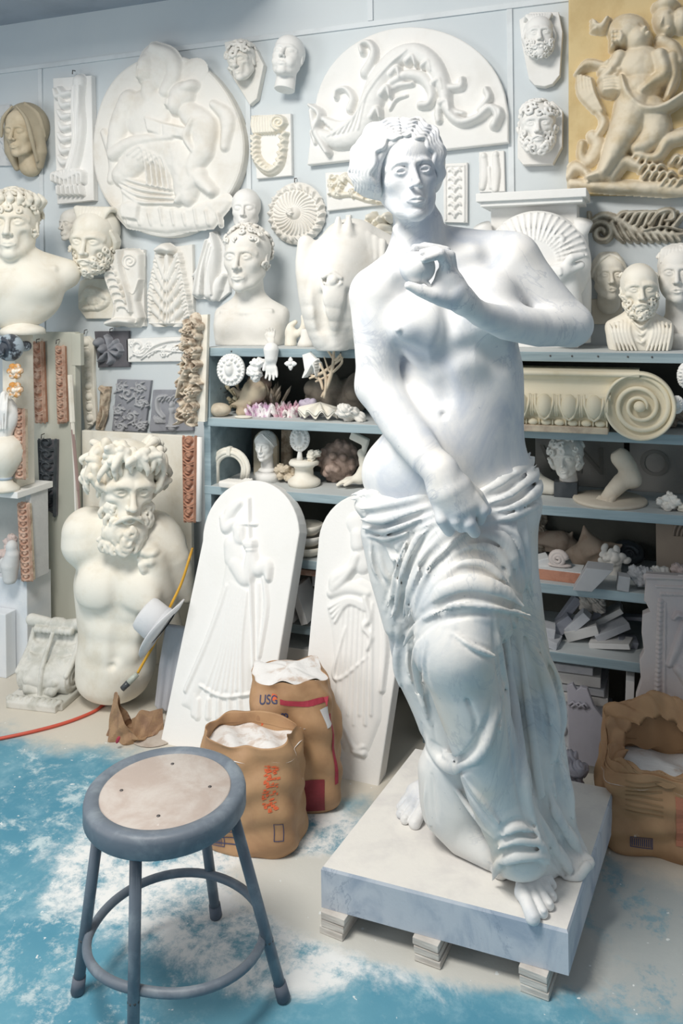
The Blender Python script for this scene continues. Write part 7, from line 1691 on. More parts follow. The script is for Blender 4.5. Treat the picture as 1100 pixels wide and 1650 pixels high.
def d1(R):
    f = cK
    def S(pts, r, h, **k): R.stroke(f(*pts), [x / 2.558 for x in (r if isinstance(r, list) else [r])], h, **k)
    R.poly(f((345, 380), (330, 470), (290, 600), (230, 780), (160, 960), (200, 980), (250, 880), (330, 930), (440, 920), (450, 700), (455, 480), (440, 400)), .014, 'max', 14)
    S([(400, 240), (400, 275)], [32, 30], .032); S([(405, 250), (405, 268)], [6, 9], .038); S([(330, 190), (345, 230), (370, 215)], [14, 26, 20], .028); S([(370, 300), (380, 350)], [40, 50], .026); S([(400, 130), (360, 170), (340, 210)], [14, 26, 20], .022)
    S([(385, 380), (430, 440), (450, 330)], [36, 34, 24], .036); S([(450, 330), (470, 400), (510, 390), (520, 440)], [22, 30, 30, 14], .032); S([(430, 300), (455, 300)], [16, 20], .042)
    for k in range(4): S([(432, 288 + k * 12), (464, 286 + k * 12)], 5, .048)
    S([(440, 110), (442, 220), (448, 400), (460, 800)], [5, 4, 4, 4], .034); S([(392, 215), (470, 218)], 4, .034)
    for k in range(8): S([(365 - k * 4 + k * 14, 450 + k * 6), (330 - k * 6 + k * 18, 700), (260 + k * 22, 900 + (k % 2) * 20)], [4, 8, 6], .020 + .001 * k)
    S([(350, 470), (320, 560), (260, 720), (180, 900)], [12, 14, 14, 12], .022); S([(240, 880), (330, 925), (440, 918)], [6, 9, 6], .024)
    S([(210, 1000), (215, 920)], [12, 16], .014); 
    for k in range(5): S([(230 + k * 42, 940), (225 + k * 44, 1010)], [10, 14], .014)
    S([(500, 440), (510, 560), (480, 760)], [10, 12, 8], .014); S([(480, 460), (475, 800)], 6, .012)
def d2(R):
    f = cK
    def S(pts, r, h, **k): R.stroke(f(*pts), [x / 2.558 for x in (r if isinstance(r, list) else [r])], h, **k)
    R.poly(f((800, 480), (760, 560), (780, 640), (800, 860), (780, 1000), (830, 1150), (930, 1150), (980, 1020), (990, 700), (980, 480), (900, 440)), .014, 'max', 14)
    S([(890, 260), (890, 300)], [36, 34], .034); S([(880, 210), (890, 235)], [44, 40], .020); S([(885, 350), (860, 400), (800, 440), (790, 480)], [22, 24, 28, 24], .034); S([(800, 470), (830, 440), (870, 390)], [26, 24, 18], .036)
    S([(900, 340), (905, 380)], [30, 40], .022); S([(780, 500), (850, 480), (930, 500)], [22, 28, 18], .028)
    for k in range(4): S([(770 + k * 8, 560 + k * 20), (850, 520 + k * 8), (920, 540 + k * 10)], [6, 9, 5], .030)
    for k in range(7): S([(830 + k * 20, 540), (815 + k * 22, 760), (800 + k * 24, 1000 + (k % 2) * 40)], [5, 9, 8], .020 + .001 * k)
    S([(920, 520), (940, 600), (915, 640), (945, 680), (930, 730)], [14, 16, 12, 14, 8], .034); S([(980, 500), (1000, 700), (985, 900)], [10, 16, 12], .022)
    S([(840, 640), (790, 820), (820, 850), (930, 760)], [6, 9, 9, 5], .026); S([(800, 980), (870, 1130), (910, 1130)], [10, 14, 12], .022); S([(870, 1150), (910, 1160)], [10, 14], .026)
arched('bright white arched panel of a robed figure with a cross staff, left of the two', (258, 1196), (418, 1246), (326, 872), (482, 858), 2.52, 0, d1, hy=1.02)
arched('bright white arched panel of a draped praying woman, right of the two, behind the statue', (478, 1238), (607, 1284), (512, 880), (668, 880), 2.50, 0, d2, hy=1.0)
# broken marble relief on the right
def broken():
    BL, U, W_ = lean_frame((1022, 1292), (1038, 925), (1200, 935), 2.565); R = Relief((1010, 910, 1210, 1320), res=.0026, frame=(BL, U, W_), org=BL); T = R.thing('broken_relief', 'broken pinkish marble relief with a beaded border, leaning at the right edge', 'relief')
    m = mat('pinkish_marble', (.60, .54, .52), .75, (.52, .47, .48), 5, .4, .7, .3)
    f = cN; pts = [R.uv(*p) for p in ((1022, 1310), (1200, 1310), (1200, 935), *f((650, 195), (640, 320), (650, 330), (668, 370), (632, 385), (628, 470), (640, 560), (618, 600), (625, 700), (600, 780)))]
    MB().prism([tuple(p) for p in pts], .05, 0, .003).build('backing', m, T)
    def S(q, r, h, **k): R.stroke(f(*q), [x / 2.946 for x in (r if isinstance(r, list) else [r])], h, **k)
    S([(650, 205), (900, 215)], 8, .012); S([(700, 250), (900, 260)], 4, .010)
    for k in range(24): R.dome(*f((718 - k * .8, 320 + k * 22))[0], 3.6, 3.6, .012)
    for k in range(8): R.dome(*f((722 + k * 16, 285 + k * .6))[0], 2.6, 2.6, .010)
    S([(740, 330), (735, 800)], 4, .008); S([(780, 400), (800, 380), (825, 390)], [8, 12, 8], .02); S([(760, 620), (800, 520), (830, 420)], [14, 20, 12], .012); S([(800, 640), (850, 700)], [20, 30], .014); R.rough(.001, 70, .003)
    R.smooth(1); R.build('beaded_border', m, T, 0.0)
broken()
# ------------------------------------------------------------------ stool
def stool():
    GREY = mat('grey_blue_stool_paint', (.135, .165, .205), .5, (.21, .25, .29), 16, .45, .7, .12, speck=((.68, .68, .66), 60, .72)); HB = mat('worn_hardboard', (.43, .36, .32), .75, (.52, .475, .44), 9, .38, .62, .15, speck=((.80, .78, .76), 26, .70))
    zs = .432; c = PZ(267, 1268, zs); feet = [PZ(125, 1600, .0), PZ(214, 1712, .0), PZ(457, 1612, .0), PZ(348, 1478, .0)]
    T = thing('stool', 'round grey-blue metal stool with a worn hardboard seat, in the foreground', 'stool', (c.x, c.y, 0)); o = T.location; r_ = .1655
    MB().lathe([(0, zs - .010), (r_ * .80, zs - .010), (r_ * .82, zs - .002), (r_ * .93, zs), (r_ * .985, zs - .004), (r_, zs - .013), (r_, zs - .040), (r_ * .985, zs - .044), (r_ * .97, zs - .040), (r_ * .97, zs - .018), (0, zs - .018)], 72).build('seat_rim', GREY, T)
    MB().lathe([(0, zs - .0035), (r_ * .795, zs - .0035), (r_ * .81, zs - .005), (r_ * .81, zs - .0105), (0, zs - .0105)], 64).build('seat', HB, T)
    zr = .125; pr = []
    for f_ in feet:
        d = Vector((f_.x - c.x, f_.y - c.y, 0)); L = d.length; dn = d / L; top = dn * (r_ * .80) + Vector((0, 0, zs - .020)); bot = d + Vector((0, 0, .004)); leg = MB().tube([top, bot], .0118, 14).build('leg', GREY, T)
        t = (top.z - .035) / (top.z - bot.z); cap0 = top + (bot - top) * t; u = (bot - top).normalized(); MB().tube([cap0, bot], [.0135, .0145], 14).build('foot_cap', mat('rubber_grey', (.13, .15, .19), .7), leg)
        MB().ell(top + u * .30, (.013, .013, .006), n=8, m=5).build('bolt', IRON, leg)
        q = top + (bot - top) * ((top.z - zr) / (top.z - bot.z)); pr.append((math.atan2(q.y, q.x), math.hypot(q.x, q.y) - .010))
    pr.sort(); n = 72; P = []
    for i in range(n + 1):
        a = -PI + 2 * PI * i / n; ks = pr + [(pr[0][0] + 2 * PI, pr[0][1])]; aa = a if a >= pr[0][0] else a + 2 * PI
        for (a0, r0), (a1, r1) in zip(ks, ks[1:]):
            if a0 <= aa <= a1: t = (aa - a0) / (a1 - a0); t = t * t * (3 - 2 * t); rr = r0 + (r1 - r0) * t
        P.append((rr * math.cos(a), rr * math.sin(a), zr))
    MB().tube(P, .0095, 10, False).build('foot_ring', GREY, T)
    mb = MB()
    for k in range(4): a = .4 + k * PI / 2; mb.ell((r_ * .55 * math.cos(a), r_ * .55 * math.sin(a), zs - .003), (.004, .004, .0015), n=10, m=5)
    mb.build('rivet', IRON, T)
stool()
# ------------------------------------------------------------------ paper sacks
from mathutils.bvhtree import BVHTree
KR = mat('kraft_paper', (.47, .285, .15), .6, (.37, .21, .11), 7, .4, .7, .9, 9, speck=((.70, .62, .54), 16, .70)); KRI = mat('kraft_paper_inside', (.50, .40, .32), .8, (.34, .25, .19), 10, .4, .7, .3)
POW = mat('plaster_powder', (.80, .79, .78), .9, (.60, .50, .43), 14, .50, .66, .6, 50)
def sack_mesh(wx, wy, h, seed, top='open', bulge=.10, crumple=.010, lean=(0, 0), pin=0):
    rs = np.random.RandomState(seed); nu, nv = 96, 64; ph = rs.uniform(0, 6, 12); V = np.zeros((nv + 1, nu, 3))
    for j in range(nv + 1):
        t = j / nv; n = 4.2 if t < .85 else 4.2 - 1.2 * (t - .85) / .15
        for i in range(nu):
            a = 2 * PI * i / nu; ca, sa = math.cos(a), math.sin(a); k = (abs(ca) ** n + abs(sa) ** n) ** (-1 / n)
            b = 1 + bulge * math.sin(PI * min(1, t * 1.05)) ** .7 - .05 * (1 - min(1, t * 12)) ** 2
            w = crumple * (math.sin(9 * t + 3 * math.sin(2 * a + ph[0]) + ph[1]) * .5 + math.sin(23 * t + 2 * math.sin(3 * a + ph[2])) * .35 + .4 * math.sin(5 * a + 6 * t + ph[3]) + .25 * math.sin(11 * a + 17 * t + ph[5]) * t)
            z = h * t + (crumple * .7 * math.sin(3 * a + ph[4]) + crumple * .3 * math.sin(7 * a + ph[6])) * t ** 6
            V[j, i] = (k * ca * wx * b + ca * w + lean[0] * t * t, k * sa * wy * b * (1 - pin * t ** 5) + sa * w + lean[1] * t * t, z)
    return V, nu, nv
def skin(V, nu, nv):
    P = V.reshape(-1, 3); F = [(j * nu + i, j * nu + (i + 1) % nu, (j + 1) * nu + (i + 1) % nu, (j + 1) * nu + i) for j in range(nv) for i in range(nu)]; return P.tolist(), F
def make_sack(name, label, loc, rz, wx, wy, h, seed, fill=.9, open_=True, powder=True, **kw):
    T = thing(name, label, 'sack', loc, (0, 0, rz)); V, nu, nv = sack_mesh(wx, wy, h, seed, **kw); P, F = skin(V, nu, nv); F.append(tuple(range(nu))[::-1])
    if open_:
        jf = int(nv * fill); rim = V[nv]; prev = nv * nu
        for jj in range(nv - 1, jf - 1, -3):
            ring = V[jj].copy(); c = ring.mean(0); ring[:, :2] = c[:2] + (ring[:, :2] - c[:2]) * .985; s0 = len(P); P += ring.tolist(); F += [(prev + i, prev + (i + 1) % nu, s0 + (i + 1) % nu, s0 + i) for i in range(nu)]; prev = s0
        c = V[jf].mean(0)
    bag = mesh_obj('paper_bag', P, F, KR, T)
    jf = int(nv * (fill if open_ else 1)); ring = V[jf] if open_ else V[nv]; c = ring.mean(0); PP, FF = [], []; m = 14; rs = np.random.RandomState(seed)
    for k in range(m + 1):
        t = k / m
        for i in range(nu):
            p = c + (ring[i] - c) * (1 - t); hh = (.012 if open_ else .014) * math.sin(PI / 2 * t) + .006 * math.sin(31 * p[0] / wx * .2 + 3 * p[1] / wy + seed) * math.sin(PI * t) + .004 * math.sin(60 * p[0] + 40 * p[1]); PP.append((p[0], p[1], p[2] + hh))
    FF = [(k * nu + i, k * nu + (i + 1) % nu, (k + 1) * nu + (i + 1) % nu, (k + 1) * nu + i) for k in range(m) for i in range(nu)]
    mesh_obj('powder' if open_ else 'sack_top', PP, FF, POW, T)
    bvh = BVHTree.FromPolygons(P, F); return T, bvh
def decal(T, bvh, quads, m, name, side=(0, -1, 0), smooth=False, off=.0016):
    """flat shapes given in (x, z) on the sack's -y side, pressed onto the paper. quads: list of polygons"""
    d = -Vector(side); V, F = [], []; ux = Vector((-side[1], side[0], 0))
    for q in quads:
        # subdivide a 4-corner patch
        n = 10; g = []
        for i in range(n + 1):
            for j in range(n + 1):
                s, t = i / n, j / n; a = (Vector(q[0]) * (1 - s) + Vector(q[1]) * s) * (1 - t) + (Vector(q[3]) * (1 - s) + Vector(q[2]) * s) * t
                o = Vector(side) * 2 + ux * a.x + Vector((0, 0, a.y)); h = bvh.ray_cast(o, d); g.append((h[0] if h[0] else o + d * 1.9) + Vector(side) * off)
        b = len(V); V += g; F += [(b + i * (n + 1) + j, b + i * (n + 1) + j + 1, b + (i + 1) * (n + 1) + j + 1, b + (i + 1) * (n + 1) + j) for i in range(n) for j in range(n)]
    return mesh_obj(name, V, F, m, T, False)
def decal_text(T, bvh, txt, size, x, z, ang, m, name='printed_text', side=(0, -1, 0), off=.0018):
    cu = bpy.data.curves.new('t', 'FONT'); cu.body = txt; cu.size = size; cu.offset = size * .012; to = bpy.data.objects.new('t', cu); COL.objects.link(to); dg = bpy.context.evaluated_depsgraph_get(); me = bpy.data.meshes.new_from_object(to.evaluated_get(dg)); bpy.data.objects.remove(to)
    bm = bmesh.new(); bm.from_mesh(me); bmesh.ops.subdivide_edges(bm, edges=bm.edges[:], cuts=1); bm.verts.index_update(); ux = Vector((-side[1], side[0], 0)); d = -Vector(side); V = []; ca, sa = math.cos(ang), math.sin(ang)
    for v in bm.verts:
        a = (x + v.co.x * ca - v.co.y * sa, z + v.co.x * sa + v.co.y * ca); o = Vector(side) * 2 + ux * a[0] + Vector((0, 0, a[1])); h = bvh.ray_cast(o, d); V.append((h[0] if h[0] else o + d * 1.9) + Vector(side) * off)
    F = [tuple(v.index for v in f.verts) for f in bm.faces]; bm.free(); return mesh_obj(name, V, F, m, T, False)
RED = mat('red_print', (.42, .04, .07), .7); REDO = mat('orange_red_print', (.72, .14, .05), .7); NAV = mat('navy_print', (.05, .06, .14), .7); DRED = mat('dark_red_print', (.24, .03, .04), .7)
def R4(x0, z0, x1, z1): return [(x0, z0), (x1, z0), (x1, z1), (x0, z1)]
def blots(rs, n, x0, z0, x1, z1, s): 
    o = []
    for k in range(n): x, z_ = rs.uniform(x0, x1), rs.uniform(z0, z1); a, b = s * rs.uniform(.4, 1.2), s * rs.uniform(.3, .9); o.append([(x, z_), (x + a, z_ + a * .2), (x + a * .9, z_ + b), (x - a * .1, z_ + b * .8)])
    return o
rs_ = random.Random(4)
# tall sack behind
p = PZ(488, 1330, 0); h1 = (PY(470, 1092, p.y + .06).z)
T, bv = make_sack('plaster_sack', 'tall brown paper sack with red stripes and dusty top, behind the open sack', p + Vector((-.055, .118, 0)), .30, .105, .085, h1 - .02, 3, open_=False, bulge=.13, crumple=.012, lean=(-.035, .03))
h = h1 - .02
decal(T, bv, [R4(-.05, h - .052, .085, h - .037)], RED, 'red_stripe'); decal(T, bv, [R4(.045, .08, .058, h - .09)], RED, 'red_stripe', side=(.55, -.83, 0)); decal(T, bv, [R4(-.03, .012, .075, .10)], DRED, 'red_panel'); decal(T, bv, [R4(-.075, h - .045, -.060, h - .03)], REDO, 'red_mark')
decal_text(T, bv, 'USG', .028, -.11, h - .052, 0, NAV); decal_text(T, bv, '84258', .030, -.028, h - .15, PI / 2, NAV); decal_text(T, bv, 'NO.1', .042, -.105, h - .125, -.05, REDO); decal(T, bv, blots(rs_, 26, -.10, h - .19, .0, h - .14, .012), REDO, 'red_print'); decal(T, bv, blots(rs_, 60, -.11, h - .20, .02, h - .10, .006), POW, 'dust_flecks', off=.0024)
decal(T, bv, [R4(-.02, h - .11, .01, h - .065)], PLG, 'label_patch', side=(.83, -.55, 0))
# open sack in front
p = PZ(403, 1388, 0); h = PY(410, 1195, p.y + .05).z
T, bv = make_sack('plaster_sack', 'open brown paper sack of white powder, between the stool and the tall sack', p + Vector((-.03, .095, 0)), .12, .122, .088, h, 5, fill=.86, bulge=.08, crumple=.010, lean=(-.018, .015))
decal(T, bv, [R4(-.105, .10, -.035, h - .05)], mat('faded_red_print', (.50, .20, .12), .75), 'printed_panel'); decal(T, bv, [R4(-.085 + k * 0, .092 - k * .016, -.02, .0945 - k * .016) for k in range(5)], NAV, 'printed_line'); decal(T, bv, blots(rs_, 90, .05, h - .15, .085, h - .045, .008), REDO, 'orange_print')
decal(T, bv, [R4(.08, .055, .082, .10), R4(.08, .055, .105, .057), R4(.08, .098, .105, .10), R4(.103, .055, .105, .10)], NAV, 'printed_frame'); decal(T, bv, [R4(-.10, .02, -.055, .022), R4(-.10, .043, -.055, .045), R4(-.10, .02, -.098, .045), R4(-.057, .02, -.055, .045)] + [R4(-.096 + k * .004, .024, -.0945 + k * .004, .041) for k in range(9)], NAV, 'printed_frame')
# right sack, wide open
def right_sack():
    p = PZ(1045, 1388, 0); h = PY(1040, 1240, p.y + .05).z
    T, bv = make_sack('plaster_sack', 'brown paper sack with torn folded-back mouth, at the right edge beside the slab', p + Vector((.035, .105, 0)), .10, .150, .098, h * 1.02, 9, fill=.86, bulge=.06, crumple=.012)
    decal(T, bv, [R4(-.09, .03, -.088, .06), R4(-.09, .03, -.035, .032), R4(-.09, .058, -.035, .06), R4(-.037, .03, -.035, .06)] + [R4(-.086 + k * .005, .034, -.0835 + k * .005, .056) for k in range(10)], NAV, 'printed_frame')
    decal(T, bv, [R4(-.10, .12 + k * .013, -.01, .1235 + k * .013) for k in range(7)], mat('faint_print', (.36, .23, .12), .8), 'printed_lines'); decal(T, bv, [R4(.02, .05, .11, .17)], mat('faded_red_print', (.50, .2, .12)), 'printed_panel')
    # torn collar: the bag wall carried on above the powder, high and folded over at the back, ragged in front
    V, nu, nv = sack_mesh(.150, .098, h * 1.02, 9, bulge=.06, crumple=.012); ring = V[nv - 2]; c = ring.mean(0); m = 26; P = []; rs = np.random.RandomState(3)
    for k in range(m + 1):
        t = k / m
        for i in range(nu):
            a = 2 * PI * i / nu; bk = .5 + .5 * math.sin(a); ht = .03 + .115 * bk ** 1.6 + .009 * math.sin(5 * a) + .006 * math.sin(11 * a + 1); fold = max(0, t - .62) / .38
            p = ring[i] - c; sc = 1 - .10 * t - (.42 * fold ** 1.3) * (.35 + .65 * bk) + .035 * math.sin(7 * a + 6 * t) * t + .02 * math.sin(15 * a - 9 * t) * t
            P.append((c[0] + p[0] * sc, c[1] + p[1] * sc + .02 * t * bk, c[2] - .01 + ht * (math.sin(min(1, t / .72) * PI / 2) - .35 * fold ** 1.5) + .006 * math.sin(13 * a + 20 * t)))
    n0 = len(P); P += [(c[0] + (x - c[0]) * .975, c[1] + (y - c[1]) * .975, z - .002) for x, y, z in P]
    F = [q for k in range(m) for i in range(nu) for q in ((k * nu + i, k * nu + (i + 1) % nu, (k + 1) * nu + (i + 1) % nu, (k + 1) * nu + i), (n0 + (k + 1) * nu + i, n0 + (k + 1) * nu + (i + 1) % nu, n0 + k * nu + (i + 1) % nu, n0 + k * nu + i))]
    F += [(m * nu + i, m * nu + (i + 1) % nu, n0 + m * nu + (i + 1) % nu, n0 + m * nu + i) for i in range(nu)]
    mesh_obj('torn_mouth', P, F, KR, T)
right_sack()
# crumpled bag on the floor
def crumpled():
    p = PZ(200, 1200, 0); T = thing('crumpled_bag', 'crumpled torn brown paper bag on the blue floor left of the arched panel', 'bag', p); q = lambda px, py, dy=0: tuple((PY(px, py, p.y + dy) - p))
    nu, m = 60, 16; P = []; c = Vector(q(205, 1172, .05)); c.z = 0
    for k in range(m + 1):
        t = k / m
        for i in range(nu):
            a = 2 * PI * i / nu; lf = .5 - .5 * math.cos(a - .5); ht = .012 + .135 * lf ** 2.2; fold = abs(((a * 1.9 + 1.5 * t) % 2) - 1) - .5; f2 = abs(((a * 2.6 - 1.8 * t) % 2) - 1) - .5
            rx, ry = .072 + .012 * fold, .052 + .010 * fold; s_ = 1 + .25 * t * (1 - lf) - .22 * t * lf + .06 * f2 * t
            P.append((c.x + rx * s_ * math.cos(a) + .02 * lf * t, c.y + ry * s_ * math.sin(a) + .012 * f2, .001 + ht * t + .006 * f2 * t * (1 - t)))
    n0 = len(P); P += [(c.x + (x - c.x) * .95, c.y + (y - c.y) * .95, z + .001) for x, y, z in P]
    F = [g for k in range(m) for i in range(nu) for g in ((k * nu + i, k * nu + (i + 1) % nu, (k + 1) * nu + (i + 1) % nu, (k + 1) * nu + i), (n0 + (k + 1) * nu + i, n0 + (k + 1) * nu + (i + 1) % nu, n0 + k * nu + (i + 1) % nu, n0 + k * nu + i))]
    F += [(m * nu + i, m * nu + (i + 1) % nu, n0 + m * nu + (i + 1) % nu, n0 + m * nu + i) for i in range(nu)]; F.append(tuple(range(nu))[::-1])
    # loose flap to the right
    g0 = len(P); n1, n2 = 14, 6; A = [Vector(q(*v)) for v in ((212, 1165, .03), (228, 1150, .06), (262, 1148, .10))]; B = [Vector(q(*v)) for v in ((214, 1188, .02), (236, 1180, .04), (264, 1166, .09))]
    CA, CB = catmull(np.array([tuple(v) for v in A]), 7), catmull(np.array([tuple(v) for v in B]), 7); n1 = len(CA) - 1
    for i in range(n1 + 1):
        for j in range(n2 + 1): t = j / n2; v = CA[i] * (1 - t) + CB[i] * t; P.append((v[0], v[1], max(.002, v[2] * (1 - t) + .002 + .010 * abs(((t * 3 + i * .3) % 2) - 1))))
    g1 = len(P); P += [(x, y, z + .0022) for x, y, z in P[g0:g1]]
    F += [w for i in range(n1) for j in range(n2) for w in ((g0 + i * (n2 + 1) + j, g0 + i * (n2 + 1) + j + 1, g0 + (i + 1) * (n2 + 1) + j + 1, g0 + (i + 1) * (n2 + 1) + j), (g1 + (i + 1) * (n2 + 1) + j, g1 + (i + 1) * (n2 + 1) + j + 1, g1 + i * (n2 + 1) + j + 1, g1 + i * (n2 + 1) + j))]
    mesh_obj('paper', P, F, mat('kraft_dark', (.40, .25, .14), .75, (.27, .16, .10), 12, .4, .65, .3), T, False)
    MB().ell(q(190, 1192, -.035), (.006, .004, .014), (0, .5, 0)).build('red_mark', RED, T)
    c = PZ(238, 1195, 0); T2 = thing('flattened_paper', 'flat dusty grey-brown paper scrap beside the crumpled bag, by the stool seat', 'paper', c); S = SDF(); S.ell((0, .05, .0), (.085, .09, .012), 0); S.chain([(-.06, 0, .010), (0, .03, .016), (.07, .08, .010)], [.006], .01); S.box((0, 0, -.2 + .001), (1, 1, .2), 0, kind='sub'); S.build('paper', .003, mat('dusty_paper', (.52, .46, .40), .85, (.40, .33, .27), 14), T2)
crumpled()
# cord: yellow upper, red lower, joined by a plug
def cord():
    a = [PY(310, 884, 2.59), PY(306, 896, 2.52), PY(292, 940, 2.49), PY(272, 982, 2.47), PY(252, 1030, 2.46), PY(232, 1066, 2.45), PY(222, 1084, 2.44)]
    T = thing('extension_cord', 'yellow cord running down behind the white hat to a clear plug', 'cord', a[0]); o = T.location
    MB().tube(catmull(np.array([tuple(x - o) for x in a]), 8), .0048, 10).build('yellow_cable', mat('yellow_cord', (.72, .40, .04), .45, (.62, .33, .03)), T)
    e, f_ = PY(221, 1086, 2.44) - o, PY(207, 1100, 2.42) - o; g = PY(197, 1110, 2.41) - o; MB().tube([e, f_], [.009, .012, .011], 12).build('plug', mat('pale_green_plug', (.50, .54, .48), .3), T); MB().tube([f_, g], [.011, .010], 12).build('socket', BLK, T)
    pts = [PZ(-420, 1235, .006), PZ(-200, 1215, .006), PZ(-40, 1196, .006), PZ(0, 1190, .006), PZ(60, 1177, .006), PZ(110, 1163, .006), PZ(150, 1147, .006), PZ(168, 1135, .006), PZ(190, 1125, .03)]
    T = thing('extension_cord', 'red cord lying on the blue floor from the left edge to the crumpled bag', 'cord', pts[2]); MB().tube(catmull(np.array([tuple(x - pts[2]) for x in pts]), 8), .0055, 10).build('red_cable', mat('red_cord', (.62, .10, .06), .45), T)
cord()
# hat
def hat():
    c = PY(262, 1012, 2.43); T = thing('hat', 'white plaster-dusted brimmed hat hanging on its side before the torso', 'hat', c); W_ = mat('dusty_hat', (.74, .745, .76), .85, (.66, .67, .70), 10)
    ax = Vector((.80, .12, -.60)).normalized(); Rq = (-ax).to_track_quat('Z', 'Y').to_matrix().to_4x4()
    mb = MB(); mb.M = Rq @ Matrix.Scale(1.28, 4, (0, 1, 0)); r_ = .052; mb.lathe([(0, .090), (r_ * .5, .092), (r_ * .86, .086), (r_ * .95, .074), (r_, .0)], 40); mb.build('crown', W_, T)
    mb = MB(); mb.M = Rq @ Matrix.Scale(1.30, 4, (0, 1, 0)); P = []; n = 48; prof = [(r_ * .97, .004), (r_ * 1.3, .002), (r_ * 1.75, .010), (r_ * 1.78, .006), (r_ * 1.3, -.004), (r_ * .9, -.003)]
    for rr, z in prof:
        for k in range(n): a = 2 * PI * k / n; P.append((rr * math.cos(a), rr * math.sin(a), z + .012 * math.cos(2 * a) * (rr / r_ - 1)))
    mb.add(P, [(i * n + k, i * n + (k + 1) % n, (i + 1) * n + (k + 1) % n, (i + 1) * n + k) for i in range(len(prof) - 1) for k in range(n)]); mb.build('brim', W_, T)
    mb = MB(); mb.M = Rq @ Matrix.Scale(1.28, 4, (0, 1, 0)); mb.lathe([(r_ * .99, .004), (r_ * 1.02, .006), (r_ * 1.015, .022), (r_ * .985, .024)], 40); mb.build('hat_band', mat('hat_band_grey', (.62, .63, .66), .8), T)
    p = PZ(262, 1140, 0); p.y = 2.50; p.x = PY(268, 1100, 2.50).x; T2 = thing('draped_cloth', 'pale grey folded cloth hanging beneath the hat down to the floor', 'cloth', p); S = SDF(); zt = PY(272, 1010, 2.5).z
    for k in range(6): x = -.035 + k * .014; S.chain([(x + .045, .0, zt), (x + .02, -.006 * (k % 2), zt * .55), (x, -.012 * (k % 2), .03)], [.010, .012, .011], .008)
    S.box((0, 0, -.2 + .002), (1, 1, .2), 0, kind='sub'); S.build('cloth', .003, mat('grey_cloth', (.55, .57, .62), .85), T2)
hat()
# ------------------------------------------------------------------ scroll bracket on the floor
def corbel():
    c = PZ(62, 1132, 0); T = thing('corbel', 'weathered grey-white scroll corbel with acanthus leaves, on the floor at left', 'corbel', c + Vector((0, .06, 0)), (0, 0, .12)); G_ = mat('weathered_corbel', (.70, .695, .65), .8, (.54, .54, .49), 14, .4, .62, .35)
    S = SDF(); W_ = .098
    S.box((0, -.02, .012), (W_ * 1.18, .10, .014), .004, None, .006)
    S.chain([(-W_, .0, .075), (W_, .0, .075)], [.058], .0); S.chain([(-W_, .05, .13), (W_, .05, .13)], [.045], .03); S.chain([(-W_, .085, .20), (W_, .085, .20)], [.030], .03); S.box((0, .09, .10), (W_, .035, .10), .02, None, .01)
    S.box((0, .0, .12), (2, .5, .2), 0, None, 0, 'int') if False else None
    S.box((W_ + .5, 0, .15), (.5 - .0, 1, .4), .003, kind='sub'); S.box((-W_ - .5, 0, .15), (.5, 1, .4), .003, kind='sub'); S.box((0, 0, .012), (W_ * 1.15, .10, .013), .003, None, .005)
    for g in (-1, 1):
        S.chain([(g * W_, .0 + .052 * (1 - .8 * t) * math.cos(a), .075 + .052 * (1 - .8 * t) * math.sin(a)) for t, a in [(t, 1.0 + t * 11) for t in np.linspace(0, 1, 26)]], [.008, .006], .003); S.chain([(g * W_, -.05, .10), (g * W_, .02, .155), (g * W_, .06, .215)], [.009, .010, .010], .004, smooth=3)
        for k in range(6):
            z_ = .045 + k * .028; y = -.056 + k * k * .0045 + k * .004; x = g * (.052 + .004 * k); S.chain([(g * .018, y + .006, z_ - .01), (x, y - .006, z_), (x + g * .018, y + .004, z_ + .016)], [.010, .015, .006], .006)
    S.chain([(0, -.062, .03), (0, -.045, .12), (0, .02, .21)], [.010, .010, .008], .006, smooth=3); S.chain([(.012, -.066, .03), (.012, -.045, .12), (.012, .02, .2)], [.003], .004, 'sub', smooth=3); S.chain([(-.012, -.066, .03), (-.012, -.045, .12), (-.012, .02, .2)], [.003], .004, 'sub', smooth=3)
    S.chain([(-W_ * 1.12, .06, .245), (-W_ * .5, .06, .238), (-.01, .06, .235), (.01, .06, .235), (W_ * .5, .06, .238), (W_ * 1.12, .06, .245)], [.022, .020, .015, .015, .020, .023], .006); S.chain([(-.012, .06, .236), (.012, .06, .236)], [.024], .003)
    for k in range(9): S.ell((-.075 + k * .018, .035, .222), (.011, .014, .014), .006)
    for k in range(10): S.ell((-.10 + k * .022, -.095, .028), (.010, .016, .008), .004)
    S.build('corbel_body', .0032, G_, T)
corbel()
